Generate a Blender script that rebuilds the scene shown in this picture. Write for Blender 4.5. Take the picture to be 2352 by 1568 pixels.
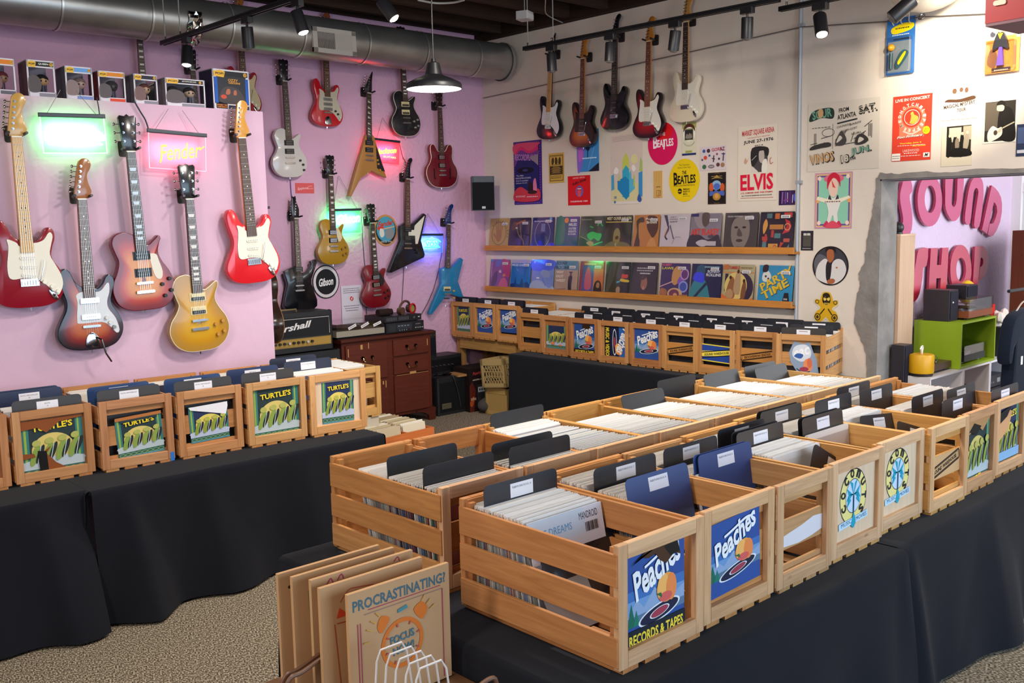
import bpy, bmesh, math, random
import numpy as np
from mathutils import Vector, Matrix
for _o in list(bpy.data.objects): bpy.data.objects.remove(_o)
SC = bpy.context.scene; COL = SC.collection
RND = random.Random(7)
PI = math.pi
# ---------------------------------------------------------------- camera
CH = 1.81; FPX = 2218.2; CX, CY = 1176.0, 784.0
PITCH, ROLL, YAW = 0.12371437, -0.02032716, 0.74395196
def _cam():
    cy, sy = math.cos(YAW), math.sin(YAW); cp, sp = math.cos(PITCH), math.sin(PITCH); cr, sr = math.cos(ROLL), math.sin(ROLL)
    Rz = np.array([[cy, -sy, 0], [sy, cy, 0], [0, 0, 1.]]); B = np.array([[1, 0, 0], [0, 0, -1], [0, 1, 0.]])
    Rx = np.array([[1, 0, 0], [0, cp, -sp], [0, sp, cp]]); Rr = np.array([[cr, -sr, 0], [sr, cr, 0], [0, 0, 1.]])
    return Rr @ Rx @ B @ Rz
CR = _cam()
cam = bpy.data.cameras.new('camera'); camo = bpy.data.objects.new('camera', cam); COL.objects.link(camo)
cam.sensor_width = 36; cam.lens = FPX / 2352 * 36; cam.clip_end = 100; cam.clip_start = .05
r, d, f = CR
camo.matrix_world = Matrix(((r[0], -d[0], -f[0], 0), (r[1], -d[1], -f[1], 0), (r[2], -d[2], -f[2], CH), (0, 0, 0, 1)))
SC.camera = camo
# ---------------------------------------------------------------- view and light
SC.view_settings.view_transform = 'Standard'; SC.view_settings.look = 'None'; SC.view_settings.gamma = 1
SC.view_settings.use_curve_mapping = False; SC.view_settings.exposure = 0.12
W = bpy.data.worlds.new('sky'); SC.world = W; W.use_nodes = True
W.node_tree.nodes['Background'].inputs[0].default_value = (.9, .93, 1, 1); W.node_tree.nodes['Background'].inputs[1].default_value = .5
def lamp(kind, name, loc, to, energy, col, size=.3, size_y=None, angle=60, blend=.5):
    l = bpy.data.lights.new(name, kind); l.energy = energy; l.color = col
    if kind == 'AREA':
        l.size = size
        if size_y: l.shape = 'RECTANGLE'; l.size_y = size_y
    elif kind == 'SPOT':
        l.spot_size = math.radians(angle); l.spot_blend = blend; l.shadow_soft_size = size
    else: l.shadow_soft_size = size
    o = bpy.data.objects.new(name, l); COL.objects.link(o); o.location = loc
    o.rotation_euler = (Vector(to) - Vector(loc)).to_track_quat('-Z', 'Y').to_euler()
    return o
# daylight through the shop front behind the camera, and through the window of the far room
lamp('AREA', 'shopfront_daylight', (4.2, -3.0, 1.7), (4.4, 4, 1.0), 230, (.56, .77, 1), 6, 2.4)
lamp('AREA', 'far_room_daylight', (8.3, .2, 2.3), (7.9, 3.4, 1.2), 110, (.95, .97, 1), 1.6, 2.2)
# ceiling lamps and track spots of the shop, warm white, plus added fills
lamp('AREA', 'ceiling_and_fill_light', (3.3, 2.6, 3.3), (3.3, 2.9, 0), 85, (1, .91, .8), .5)
lamp('AREA', 'ceiling_and_fill_light', (.6, 2.2, 3.3), (.9, 3, 0), 24, (1, .9, .78), .5)
lamp('AREA', 'ceiling_and_fill_light', (5.2, 1.2, 3.3), (5.3, 1.8, 0), 55, (1, .9, .78), .5)
lamp('AREA', 'ceiling_and_fill_light', (-1.6, 1.2, 2.9), (1.8, 2.4, .8), 55, (1, .88, .76), .6)  # added fill from the left to brighten the record spines
lamp('SPOT', 'track_and_fill_spot', (5.3, 2.1, 3.05), (6.6, 2.72, 2.8), 260, (1, .9, .7), .05, angle=50, blend=1)
lamp('SPOT', 'track_and_fill_spot', (3.5, 4.0, 3.1), (6.6, 5.2, 1.2), 130, (1, .9, .78), .06, angle=70, blend=.9)
lamp('SPOT', 'track_and_fill_spot', (3.09, 4.35, 3.06), (2.2, 5.45, 1.2), 36, (1, .92, .9), .035, angle=95, blend=.9)
lamp('SPOT', 'track_and_fill_spot', (4.0, 5.2, 3.0), (5.4, 7.5, 1.3), 110, (1, .9, .84), .06, angle=80, blend=.9)  # added fill spot brightening the dim corner, carried by no track
# ---------------------------------------------------------------- pixel rays -> points of the place
def ray(x, y): return CR.T @ np.array([(x - CX) / FPX, (y - CY) / FPX, 1.])
def _on(x, y, i, v):
    d = ray(x, y); p = d * v / d[i]; p[2] += CH; return Vector(p)
def aX(x, y, X): return _on(x, y, 0, X)
def aY(x, y, Y): return _on(x, y, 1, Y)
def aZ(x, y, Z): return _on(x, y, 2, Z - CH)
# ---------------------------------------------------------------- colours
def lin(c): return c / 12.92 if c <= .04045 else ((c + .055) / 1.055) ** 2.4
_hc = {}
def hx(s):
    if not isinstance(s, str): return s
    if s not in _hc:
        t = ''.join(a * 2 for a in s) if len(s) == 3 else s
        _hc[s] = tuple(lin(int(t[i:i + 2], 16) / 255) for i in (0, 2, 4))
    return _hc[s]
def mix(a, b, t): a = hx(a); b = hx(b); return tuple(a[i] * (1 - t) + b[i] * t for i in range(3))
# ---------------------------------------------------------------- materials
MATS = {}
def mat(name, rough=.5, metal=0, spec=.5, coat=0, grain=0, noise=(0, 1), bump=(0, 1), alpha=1, emit=0, trans=0):
    m = bpy.data.materials.new(name); m.use_nodes = True; nt = m.node_tree; N = nt.nodes; L = nt.links
    b = N['Principled BSDF']; b.inputs['Roughness'].default_value = rough; b.inputs['Metallic'].default_value = metal
    b.inputs['Specular IOR Level'].default_value = spec; b.inputs['Coat Weight'].default_value = coat; b.inputs['Coat Roughness'].default_value = .06
    b.inputs['Alpha'].default_value = alpha; b.inputs['Transmission Weight'].default_value = trans
    a = N.new('ShaderNodeAttribute'); a.attribute_name = 'Col'; out = a.outputs['Color']
    def mul(src, fac, k):
        mx = N.new('ShaderNodeMix'); mx.data_type = 'RGBA'; mx.blend_type = 'MULTIPLY'; mx.inputs['Factor'].default_value = k
        L.new(src, mx.inputs['A']); L.new(fac, mx.inputs['B']); return mx.outputs['Result']
    def ramp(src, lo, hi, p0=.3, p1=.7):
        r = N.new('ShaderNodeValToRGB'); r.color_ramp.elements[0].position = p0; r.color_ramp.elements[1].position = p1
        r.color_ramp.elements[0].color = (*lo, 1); r.color_ramp.elements[1].color = (*hi, 1); L.new(src, r.inputs[0]); return r.outputs[0]
    if grain:
        g = N.new('ShaderNodeAttribute'); g.attribute_name = 'Grain'
        mp = N.new('ShaderNodeMapping'); mp.inputs['Scale'].default_value = (2.2, 38, 38); L.new(g.outputs['Vector'], mp.inputs['Vector'])
        n = N.new('ShaderNodeTexNoise'); n.inputs['Scale'].default_value = 1.0; n.inputs['Detail'].default_value = 5; n.inputs['Distortion'].default_value = 1.6
        L.new(mp.outputs[0], n.inputs['Vector'])
        out = mul(out, ramp(n.outputs['Fac'], (.62, .52, .42), (1.08, 1.06, 1.05)), grain)
        mp2 = N.new('ShaderNodeMapping'); mp2.inputs['Scale'].default_value = (5, 13, 13); L.new(g.outputs['Vector'], mp2.inputs['Vector'])
        n2 = N.new('ShaderNodeTexVoronoi'); n2.inputs['Scale'].default_value = 1.0; L.new(mp2.outputs[0], n2.inputs['Vector'])
        out = mul(out, ramp(n2.outputs['Distance'], (.32, .2, .12), (1, 1, 1), .03, .1), grain * .8)
    if noise[0]:
        t = N.new('ShaderNodeTexCoord'); n = N.new('ShaderNodeTexNoise'); n.inputs['Scale'].default_value = noise[1]; n.inputs['Detail'].default_value = 6
        L.new(t.outputs['Object'], n.inputs['Vector']); out = mul(out, ramp(n.outputs['Fac'], (.55, .55, .55), (1.15, 1.15, 1.15)), noise[0])
    L.new(out, b.inputs['Base Color'])
    if emit:
        L.new(out, b.inputs['Emission Color']); b.inputs['Emission Strength'].default_value = emit
    if bump[0]:
        t = N.new('ShaderNodeTexCoord'); n = N.new('ShaderNodeTexNoise'); n.inputs['Scale'].default_value = bump[1]; n.inputs['Detail'].default_value = 5
        L.new(t.outputs['Object'], n.inputs['Vector']); bp = N.new('ShaderNodeBump'); bp.inputs['Strength'].default_value = bump[0]; bp.inputs['Distance'].default_value = .02
        L.new(n.outputs['Fac'], bp.inputs['Height']); L.new(bp.outputs[0], b.inputs['Normal'])
    MATS[name] = m; return m
mat('wood', .55, grain=.62, spec=.3)
mat('plain_wood', .6, grain=.25, spec=.3)
mat('lacquer', .2, coat=.3, spec=.45)
mat('satin', .4)
mat('matte', .8, spec=.2)
mat('paper', .6, spec=.25)
mat('glossy_print', .34, spec=.5)
mat('chrome', .14, metal=1)
mat('duct_metal', .36, metal=.8, noise=(.5, 3.5), bump=(.12, 3))
mat('plaster', .9, spec=.15, noise=(.12, 1.3), bump=(.5, 26))
mat('rough_plaster', .9, spec=.15, noise=(.16, 1.1), bump=(.22, 9))
mat('concrete', .9, spec=.15, noise=(.6, 7), bump=(.5, 14))
mat('cloth', .92, spec=.12, noise=(.3, 3), bump=(.06, 300)); MATS['cloth'].node_tree.nodes['Principled BSDF'].inputs['Sheen Weight'].default_value = .06
mat('vinyl_black', .45, noise=(.2, 60), bump=(.25, 160))
mat('dark_timber', .85, grain=.8, spec=.2)
mat('smoked_plastic', .08, alpha=.35, spec=.6)
mat('sleeve_plastic', .18, spec=.6, coat=.2)
mat('neon', .5, emit=4); mat('neon_soft', .5, emit=1.2); mat('bulb', .5, emit=14)
def glass(name, tint, fac, col=(1, 1, 1), glow=0):
    m = bpy.data.materials.new(name); m.use_nodes = True; N = m.node_tree.nodes; L = m.node_tree.links; N.remove(N['Principled BSDF'])
    tr = N.new('ShaderNodeBsdfTransparent'); tr.inputs[0].default_value = (*tint, 1); g = N.new('ShaderNodeBsdfGlossy'); g.inputs['Roughness'].default_value = .06; g.inputs[0].default_value = (*col, 1)
    lw = N.new('ShaderNodeLayerWeight'); pw = N.new('ShaderNodeMath'); pw.operation = 'POWER'; pw.inputs[1].default_value = 4; L.new(lw.outputs['Facing'], pw.inputs[0]); mu = N.new('ShaderNodeMath'); mu.operation = 'MULTIPLY_ADD'; mu.inputs[1].default_value = .6 * fac; mu.inputs[2].default_value = .035 * fac; L.new(pw.outputs[0], mu.inputs[0])
    mx = N.new('ShaderNodeMixShader'); L.new(mu.outputs[0], mx.inputs[0]); L.new(tr.outputs[0], mx.inputs[1]); L.new(g.outputs[0], mx.inputs[2]); L.new(mx.outputs[0], N['Material Output'].inputs[0]); MATS[name] = m
glass('clear_plastic', (.93, .93, .94), 1.6); glass('acrylic', (.97, .97, .97), 1.0); glass('lid', (.8, .79, .78), 1.5); glass('film', (.96, .96, .97), 1.3)
def panel_mat(name, col, a):
    m = mat(name, .3, alpha=a); return m
panel_mat('tint_panel', None, .35)
def letter_mat():  # letter colour that turns red towards the bottom
    m = mat('letter_gradient', .35, coat=.3); N = m.node_tree.nodes; L = m.node_tree.links; b = N['Principled BSDF']; src = b.inputs['Base Color'].links[0].from_socket
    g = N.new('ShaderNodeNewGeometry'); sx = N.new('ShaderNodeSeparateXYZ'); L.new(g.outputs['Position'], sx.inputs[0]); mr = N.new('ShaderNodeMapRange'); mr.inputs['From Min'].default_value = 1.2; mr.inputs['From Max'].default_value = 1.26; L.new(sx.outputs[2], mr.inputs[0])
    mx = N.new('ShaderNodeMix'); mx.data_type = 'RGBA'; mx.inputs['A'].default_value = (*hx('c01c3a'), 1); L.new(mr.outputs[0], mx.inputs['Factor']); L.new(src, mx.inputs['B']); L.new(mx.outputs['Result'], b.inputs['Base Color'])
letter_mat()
def floor_mat():
    m = bpy.data.materials.new('speckled_carpet'); m.use_nodes = True; N = m.node_tree.nodes; L = m.node_tree.links; b = N['Principled BSDF']
    b.inputs['Roughness'].default_value = .95; b.inputs['Specular IOR Level'].default_value = .1
    t = N.new('ShaderNodeTexCoord'); n = N.new('ShaderNodeTexNoise'); n.inputs['Scale'].default_value = 165; n.inputs['Detail'].default_value = 3
    mp = N.new('ShaderNodeMapping'); mp.inputs['Scale'].default_value = (1, .55, 1); mp.inputs['Rotation'].default_value = (0, 0, .6)
    L.new(t.outputs['Object'], mp.inputs[0]); L.new(mp.outputs[0], n.inputs['Vector'])
    r = N.new('ShaderNodeValToRGB'); e = r.color_ramp.elements
    e[0].position = .36; e[0].color = (*hx('40382e'), 1); e[1].position = .62; e[1].color = (*hx('c4b8a2'), 1)
    k = e.new(.5); k.color = (*hx('7d7161'), 1)
    L.new(n.outputs['Fac'], r.inputs[0]); L.new(r.outputs[0], b.inputs['Base Color'])
    bp = N.new('ShaderNodeBump'); bp.inputs['Strength'].default_value = .5; bp.inputs['Distance'].default_value = .01
    L.new(n.outputs['Fac'], bp.inputs['Height']); L.new(bp.outputs[0], b.inputs['Normal']); MATS['carpet'] = m
floor_mat()
# ---------------------------------------------------------------- mesh builder
def TR(loc=(0, 0, 0), rz=0, rx=0, ry=0):
    return Matrix.Translation(loc) @ Matrix.Rotation(rz, 4, 'Z') @ Matrix.Rotation(ry, 4, 'Y') @ Matrix.Rotation(rx, 4, 'X')
def basis(o, u, v):
    u = Vector(u).normalized(); n = u.cross(Vector(v)).normalized(); v = n.cross(u)
    return Matrix(((u.x, v.x, n.x, o[0]), (u.y, v.y, n.y, o[1]), (u.z, v.z, n.z, o[2]), (0, 0, 0, 1)))
I4 = Matrix.Identity(4)
_txt = {}
def text_mesh(s, bold=0., shear=0.):
    k = (s, bold, shear)
    if k not in _txt:
        c = bpy.data.curves.new('t', 'FONT'); c.body = s; c.resolution_u = 2; c.offset = bold; c.shear = shear; c.fill_mode = 'FRONT'
        o = bpy.data.objects.new('t', c); COL.objects.link(o)
        me = bpy.data.meshes.new_from_object(o); bpy.data.objects.remove(o)
        v = [(p.co.x, p.co.y) for p in me.vertices]; fc = [tuple(p.vertices) for p in me.polygons]; bpy.data.meshes.remove(me)
        x0 = min([p[0] for p in v] or [0]); x1 = max([p[0] for p in v] or [1]); y0 = min([p[1] for p in v] or [0]); y1 = max([p[1] for p in v] or [1])
        _txt[k] = ([(a - x0, b - y0) for a, b in v], fc, max(x1 - x0, 1e-3), max(y1 - y0, 1e-3))
    return _txt[k]
def spline(pts, k=4):
    n = len(pts); out = []
    for i in range(n):
        p0, p1, p2, p3 = (np.array(pts[(i + j) % n], float) for j in (-1, 0, 1, 2))
        for s in range(k):
            t = s / k
            out.append(tuple(.5 * (2 * p1 + (p2 - p0) * t + (2 * p0 - 5 * p1 + 4 * p2 - p3) * t * t + (3 * p1 - p0 - 3 * p2 + p3) * t ** 3)))
    return out
def ospline(pts, k=6):
    out = []; n = len(pts)
    for i in range(n - 1):
        p1, p2 = np.array(pts[i], float), np.array(pts[i + 1], float)
        p0 = np.array(pts[i - 1], float) if i else 2 * p1 - p2
        p3 = np.array(pts[i + 2], float) if i + 2 < n else 2 * p2 - p1
        for s in range(k):
            t = s / k
            out.append(tuple(.5 * (2 * p1 + (p2 - p0) * t + (2 * p0 - 5 * p1 + 4 * p2 - p3) * t * t + (3 * p1 - p0 - 3 * p2 + p3) * t ** 3)))
    return out + [tuple(pts[-1])]
def ccw(p):
    a = sum(p[i - 1][0] * p[i][1] - p[i][0] * p[i - 1][1] for i in range(len(p)))
    return list(p) if a > 0 else list(p)[::-1]
def inset(p, d):
    out = []; n = len(p)
    for i in range(n):
        a, b, c = Vector(p[i - 1]), Vector(p[i]), Vector(p[(i + 1) % n])
        e = (b - a); f_ = (c - b)
        if e.length < 1e-9 or f_.length < 1e-9: out.append(p[i]); continue
        e.normalize(); f_.normalize(); m = Vector((-(e.y + f_.y), e.x + f_.x))
        if m.length < 1e-6: out.append(p[i]); continue
        m.normalize(); q = b + m * d; out.append((q.x, q.y))
    return out
class M:
    def __init__(s, S=1., T=None): s.v = []; s.f = []; s.c = []; s.g = []; s.S = S; s.T = T or I4; s.sm = []
    def add(s, vs, fs, col, T=None, g=None, smooth=False, vc=None):
        n = len(s.v); A = s.T @ T if T is not None else s.T; k = s.S
        for i, p in enumerate(vs):
            q = A @ (Vector(p) * k) if T is None else s.T @ ((T @ Vector(p)) * k)
            s.v.append(q[:]); s.g.append(g[i] if g else tuple(p))
        col = hx(col) if vc is None else None
        for fc in fs:
            s.f.append(tuple(n + i for i in fc)); s.sm.append(smooth)
            s.c += [hx(vc[i]) for i in fc] if vc else [col] * len(fc)
        return s
    def box(s, a, b, col, T=None, ax=None):
        (x0, y0, z0), (x1, y1, z1) = a, b
        vs = [(x, y, z) for z in (z0, z1) for y in (y0, y1) for x in (x0, x1)]
        d = [abs(x1 - x0), abs(y1 - y0), abs(z1 - z0)]; o = sorted(range(3), key=lambda i: -d[i])
        if ax is not None: o = [ax] + [i for i in o if i != ax]
        r = (RND.random() * 40, RND.random() * 40, RND.random() * 40)
        g = [tuple(p[o[i]] + r[i] for i in range(3)) for p in vs]
        return s.add(vs, [(0, 2, 3, 1), (4, 5, 7, 6), (0, 1, 5, 4), (2, 6, 7, 3), (0, 4, 6, 2), (1, 3, 7, 5)], col, T, g)
    def rbox(s, a, b, col, r=.01, T=None, seg=3, ax='z'):
        (x0, y0, z0), (x1, y1, z1) = a, b
        P = {'z': (x0, x1, y0, y1, z0, z1), 'y': (x0, x1, z0, z1, y0, y1), 'x': (y0, y1, z0, z1, x0, x1)}[ax]
        pl = []
        for cx, cy, a0 in ((P[1] - r, P[3] - r, 0), (P[0] + r, P[3] - r, 90), (P[0] + r, P[2] + r, 180), (P[1] - r, P[2] + r, 270)):
            for i in range(seg + 1):
                t = math.radians(a0 + 90 * i / seg); pl.append((cx + r * math.cos(t), cy + r * math.sin(t)))
        A = {'z': I4, 'y': Matrix(((1, 0, 0, 0), (0, 0, 1, 0), (0, 1, 0, 0), (0, 0, 0, 1))), 'x': Matrix(((0, 0, 1, 0), (1, 0, 0, 0), (0, 1, 0, 0), (0, 0, 0, 1)))}[ax]
        return s.prism(pl, P[4], P[5], col, (T @ A) if T else A, flip=ax == 'y')
    def prism(s, p, z0, z1, col, T=None, bev=0, side=None, flip=False, smooth=False):
        p = ccw(p); n = len(p); rings = [(p, z0), (p, z1)]
        if bev: q = inset(p, bev); q2 = inset(p, bev * .3); rings = [(q, z0), (q2, z0 + bev * .3), (p, z0 + bev), (p, z1 - bev), (q2, z1 - bev * .3), (q, z1)]
        vs = [(x, y, z) for r, z in rings for x, y in r]; fs = []; k = len(rings)
        for j in range(k - 1):
            for i in range(n):
                a, b = j * n + i, j * n + (i + 1) % n; fs.append((a, b, b + n, a + n))
        caps = [tuple(range(n))[::-1], tuple((k - 1) * n + i for i in range(n))]
        if flip: fs = [t[::-1] for t in fs]; caps = [t[::-1] for t in caps]
        s.add(vs, fs, side if side is not None else col, T, smooth=smooth or bool(bev)); m = len(s.v) - len(vs)
        for cp in caps:
            s.f.append(tuple(m + i for i in cp)); s.sm.append(False); s.c += [hx(col)] * n
        return s
    def cyl(s, a, b, r0, col, r1=None, n=12, T=None, cap=True):
        a, b = Vector(a), Vector(b); r1 = r0 if r1 is None else r1; d = (b - a).normalized()
        u = d.orthogonal().normalized(); w = d.cross(u)
        vs = [tuple(p + (u * math.cos(2 * PI * i / n) + w * math.sin(2 * PI * i / n)) * r) for p, r in ((a, r0), (b, r1)) for i in range(n)]
        fs = [(i, (i + 1) % n, (i + 1) % n + n, i + n) for i in range(n)]
        s.add(vs, fs, col, T, smooth=True)
        if cap:
            m = len(s.v) - 2 * n
            for cp in (tuple(range(n))[::-1], tuple(range(n, 2 * n))): s.f.append(tuple(m + i for i in cp)); s.sm.append(False); s.c += [hx(col)] * n
        return s
    def tube(s, pts, r, col, n=6, T=None, closed=False):
        P = [Vector(p) for p in pts]; k = len(P); vs = []; u = None
        for i in range(k):
            d = (P[(i + 1) % k] - P[i - 1]) if closed or 0 < i < k - 1 else (P[1] - P[0] if i == 0 else P[-1] - P[-2])
            d.normalize()
            u = d.orthogonal().normalized() if u is None else (u - d * u.dot(d)).normalized() if (u - d * u.dot(d)).length > 1e-6 else d.orthogonal().normalized()
            w = d.cross(u); rr = r[i] if isinstance(r, (list, tuple)) else r
            vs += [tuple(P[i] + (u * math.cos(2 * PI * j / n) + w * math.sin(2 * PI * j / n)) * rr) for j in range(n)]
        fs = []
        for i in range(k if closed else k - 1):
            a0, b0 = i * n, ((i + 1) % k) * n
            fs += [(a0 + j, a0 + (j + 1) % n, b0 + (j + 1) % n, b0 + j) for j in range(n)]
        if not closed: fs += [tuple(range(n))[::-1], tuple((k - 1) * n + j for j in range(n))]
        return s.add(vs, fs, col, T, smooth=True)
    def lathe(s, prof, col, T=None, n=24, cols=None):
        vs = [(r * math.cos(2 * PI * i / n), r * math.sin(2 * PI * i / n), z) for r, z in prof for i in range(n)]
        for j in range(len(prof) - 1):
            pass
        fs = [(j * n + i, j * n + (i + 1) % n, (j + 1) * n + (i + 1) % n, (j + 1) * n + i) for j in range(len(prof) - 1) for i in range(n)]
        return s.add(vs, fs, col, T, smooth=True)
    def sphere(s, c, r, col, T=None, n=14, m=8):
        r = r if isinstance(r, (tuple, list)) else (r, r, r)
        pr = [(math.sin(PI * j / m), -math.cos(PI * j / m)) for j in range(m + 1)]
        vs = [(c[0] + r[0] * a * math.cos(2 * PI * i / n), c[1] + r[1] * a * math.sin(2 * PI * i / n), c[2] + r[2] * z) for a, z in pr for i in range(n)]
        fs = [(j * n + i, j * n + (i + 1) % n, (j + 1) * n + (i + 1) % n, (j + 1) * n + i) for j in range(m) for i in range(n)]
        return s.add(vs, fs, col, T, smooth=True)
    def flat(s, pts, z, col, T=None): return s.add([(x, y, z) for x, y in ccw(pts)], [tuple(range(len(pts)))], col, T)
    def text(s, t, x, y, h, w, z, col, T=None, rot=0, bold=0., shear=0., anchor='c', extr=0):
        v, fc, tw, th = text_mesh(t, bold, shear)
        k = h / th; kx = (w / tw) if w else k; ox = {'c': -tw * kx / 2, 'l': 0, 'r': -tw * kx}[anchor]; c, sn = math.cos(rot), math.sin(rot); vs = []
        for a, b in v:
            p, q = a * kx + ox, b * k - h / 2; vs.append((x + p * c - q * sn, y + p * sn + q * c, z))
        return s.add(vs, fc, col, T)
    def build(s, name, material, parent=None, world=False, bevel=0, sharp=40):
        if world and parent is not None:
            inv = parent.matrix_basis.inverted(); s.v = [tuple(inv @ Vector(p)) for p in s.v]
        me = bpy.data.meshes.new(name); me.from_pydata(s.v, [], s.f)
        ca = me.attributes.new('Col', 'FLOAT_COLOR', 'CORNER')
        ca.data.foreach_set('color', [x for c in s.c for x in (c[0], c[1], c[2], 1.)])
        if material in ('wood', 'plain_wood', 'dark_timber'):
            ga = me.attributes.new('Grain', 'FLOAT_VECTOR', 'POINT'); ga.data.foreach_set('vector', [x for g in s.g for x in g])
        me.polygons.foreach_set('use_smooth', s.sm)
        if any(s.sm): me.set_sharp_from_angle(angle=math.radians(sharp))
        me.materials.append(MATS[material]); me.update()
        o = bpy.data.objects.new(name, me); COL.objects.link(o)
        if parent is not None: o.parent = parent
        if bevel:
            b = o.modifiers.new('edge', 'BEVEL'); b.width = bevel; b.segments = 1; b.limit_method = 'ANGLE'; b.angle_limit = .6
        return o
# ---------------------------------------------------------------- naming
def tag(o, label, cat, group=None):
    o['label'] = label; o['category'] = cat
    if group: o['group'] = group
    return o
def thing(name, label, cat, loc=(0, 0, 0), rz=0, group=None, mtx=None):
    o = bpy.data.objects.new(name, None); COL.objects.link(o); o.empty_display_size = .05
    if mtx is not None: o.matrix_basis = mtx
    else: o.matrix_basis = TR(loc, rz)
    return tag(o, label, cat, group)
def struct(o): o['kind'] = 'structure'; return o
# ---------------------------------------------------------------- flat printed art, a small drawing language in percent of the sheet
def art(m, w, h, code, z=0., T=None, eps=.0002):
    k = [0]
    def P(x, y): return ((x / 100 - .5) * w, (y / 100 - .5) * h)
    def put(pts, col): k[0] += 1; m.flat(pts, z + eps * k[0], col, T)
    for ln in code.strip().split(';'):
        t = ln.split()
        if not t: continue
        c, col, a = t[0], t[1], t[2:]
        if c in 'TBIJ':
            x, y, hh, ww, ro = (float(q) for q in a[:5]); k[0] += 1
            if a[5] == '~':        # print too small to read: a line of short strokes
                q = x - ww / 2; r2 = random.Random(len(code) + k[0])
                while q < x + ww / 2 - 1: e = r2.uniform(.04, .12) * ww + 1; e = min(e, x + ww / 2 - q); put([P(q, y - hh * .35), P(q + e, y - hh * .35), P(q + e, y + hh * .35), P(q, y + hh * .35)], col); k[0] -= 1; q += e + 1.6
                continue
            m.text(' '.join(a[5:]), *P(x, y), hh / 100 * h, ww / 100 * w, z + eps * k[0], col, T, rot=math.radians(ro), bold=.03 if c in 'BJ' else 0, shear=.35 if c in 'IJ' else 0)
            continue
        if c == 'A':
            x, y, rr, hh, a0, da = (float(q) for q in a[:6]); k[0] += 1; cx, cy = P(x, y); rr *= w / 100; hh *= w / 100
            for i, chh in enumerate(a[6]):
                an = math.radians(a0 - da * i); m.text(chh, cx + rr * math.cos(an), cy + rr * math.sin(an) * (float(a[7]) if len(a) > 7 else 1), hh, hh * .8, z + eps * k[0], col, T, rot=an - PI / 2, bold=.04)
            continue
        a = [float(q) for q in a]
        if c == 'R':
            x, y, ww, hh = a[:4]; ro = math.radians(a[4]) if len(a) > 4 else 0; cx, cy = P(x + ww / 2, y + hh / 2); hw, hv = ww * w / 200, hh * h / 200
            put([(cx + p * math.cos(ro) - q * math.sin(ro), cy + p * math.sin(ro) + q * math.cos(ro)) for p, q in ((-hw, -hv), (hw, -hv), (hw, hv), (-hw, hv))], col)
        elif c == 'E':
            ro = math.radians(a[4]) if len(a) > 4 else 0; cx, cy = P(a[0], a[1]); rx, ry = a[2] * w / 100, a[3] * h / 100
            put([(cx + rx * math.cos(q) * math.cos(ro) - ry * math.sin(q) * math.sin(ro), cy + rx * math.cos(q) * math.sin(ro) + ry * math.sin(q) * math.cos(ro)) for q in (2 * PI * i / 28 for i in range(28))], col)
        elif c == 'O':
            cx, cy = P(a[0], a[1]); rx, ry = a[2] * w / 100, a[3] * h / 100; th = a[4] * w / 100; k[0] += 1; n = 32
            vs = [(cx + (rx - e) * math.cos(2 * PI * i / n), cy + (ry - e) * math.sin(2 * PI * i / n), z + eps * k[0]) for e in (0, th) for i in range(n)]
            m.add(vs, [(i, (i + 1) % n, n + (i + 1) % n, n + i) for i in range(n)], col, T)
        elif c == 'P': put([P(a[i], a[i + 1]) for i in range(0, len(a), 2)], col)
        elif c == 'S': put(spline([P(a[i], a[i + 1]) for i in range(0, len(a), 2)], 4), col)
        elif c in 'LC':
            th = a[0] * w / 200; pts = [P(a[i], a[i + 1]) for i in range(1, len(a), 2)]
            if c == 'C': pts = ospline(pts, 5)
            k[0] += 1; L_ = []; R_ = []
            for i, p in enumerate(pts):
                q0, q1 = Vector(pts[max(i - 1, 0)]), Vector(pts[min(i + 1, len(pts) - 1)]); d = (q1 - q0)
                if d.length < 1e-9: continue
                d.normalize(); L_.append((p[0] - d.y * th, p[1] + d.x * th, z + eps * k[0])); R_.append((p[0] + d.y * th, p[1] - d.x * th, z + eps * k[0]))
            n = len(L_); m.add(L_ + R_, [(i, n + i, n + i + 1, i + 1) for i in range(n - 1)], col, T)
    return m
def sheet(w, h, th, col, code='', T=None, poly=None):
    m = M()
    if poly: m.prism(poly, -th, 0, col, T)
    else: m.box((-w / 2, -h / 2, -th), (w / 2, h / 2, 0), col, T)
    return art(m, w, h, code, 0, T)
# ================================================================ the room
XW, YP, YL = 6.6, 7.54, 5.45            # white wall, pink rear wall, pink partition wall
PINK, WHITE = 'd9b0cf', 'ded2c6'
struct(M().box((-3, -4, -.1), (11, 8, 0), '8a8172').build('floor', 'carpet'))
struct(M().box((-3, YP, 0), (XW + .25, YP + .2, 3.95), 'd6a9c3').build('wall_back', 'plaster'))
m = M()
m.box((XW, 3.3, 0), (XW + .25, YP, 3.95), WHITE); m.box((XW, .9, 2.05), (XW + .25, 3.3, 3.95), WHITE); m.box((XW, -3.2, 0), (XW + .25, .9, 3.95), WHITE)
wr = struct(m.build('wall_right', 'rough_plaster'))
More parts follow.
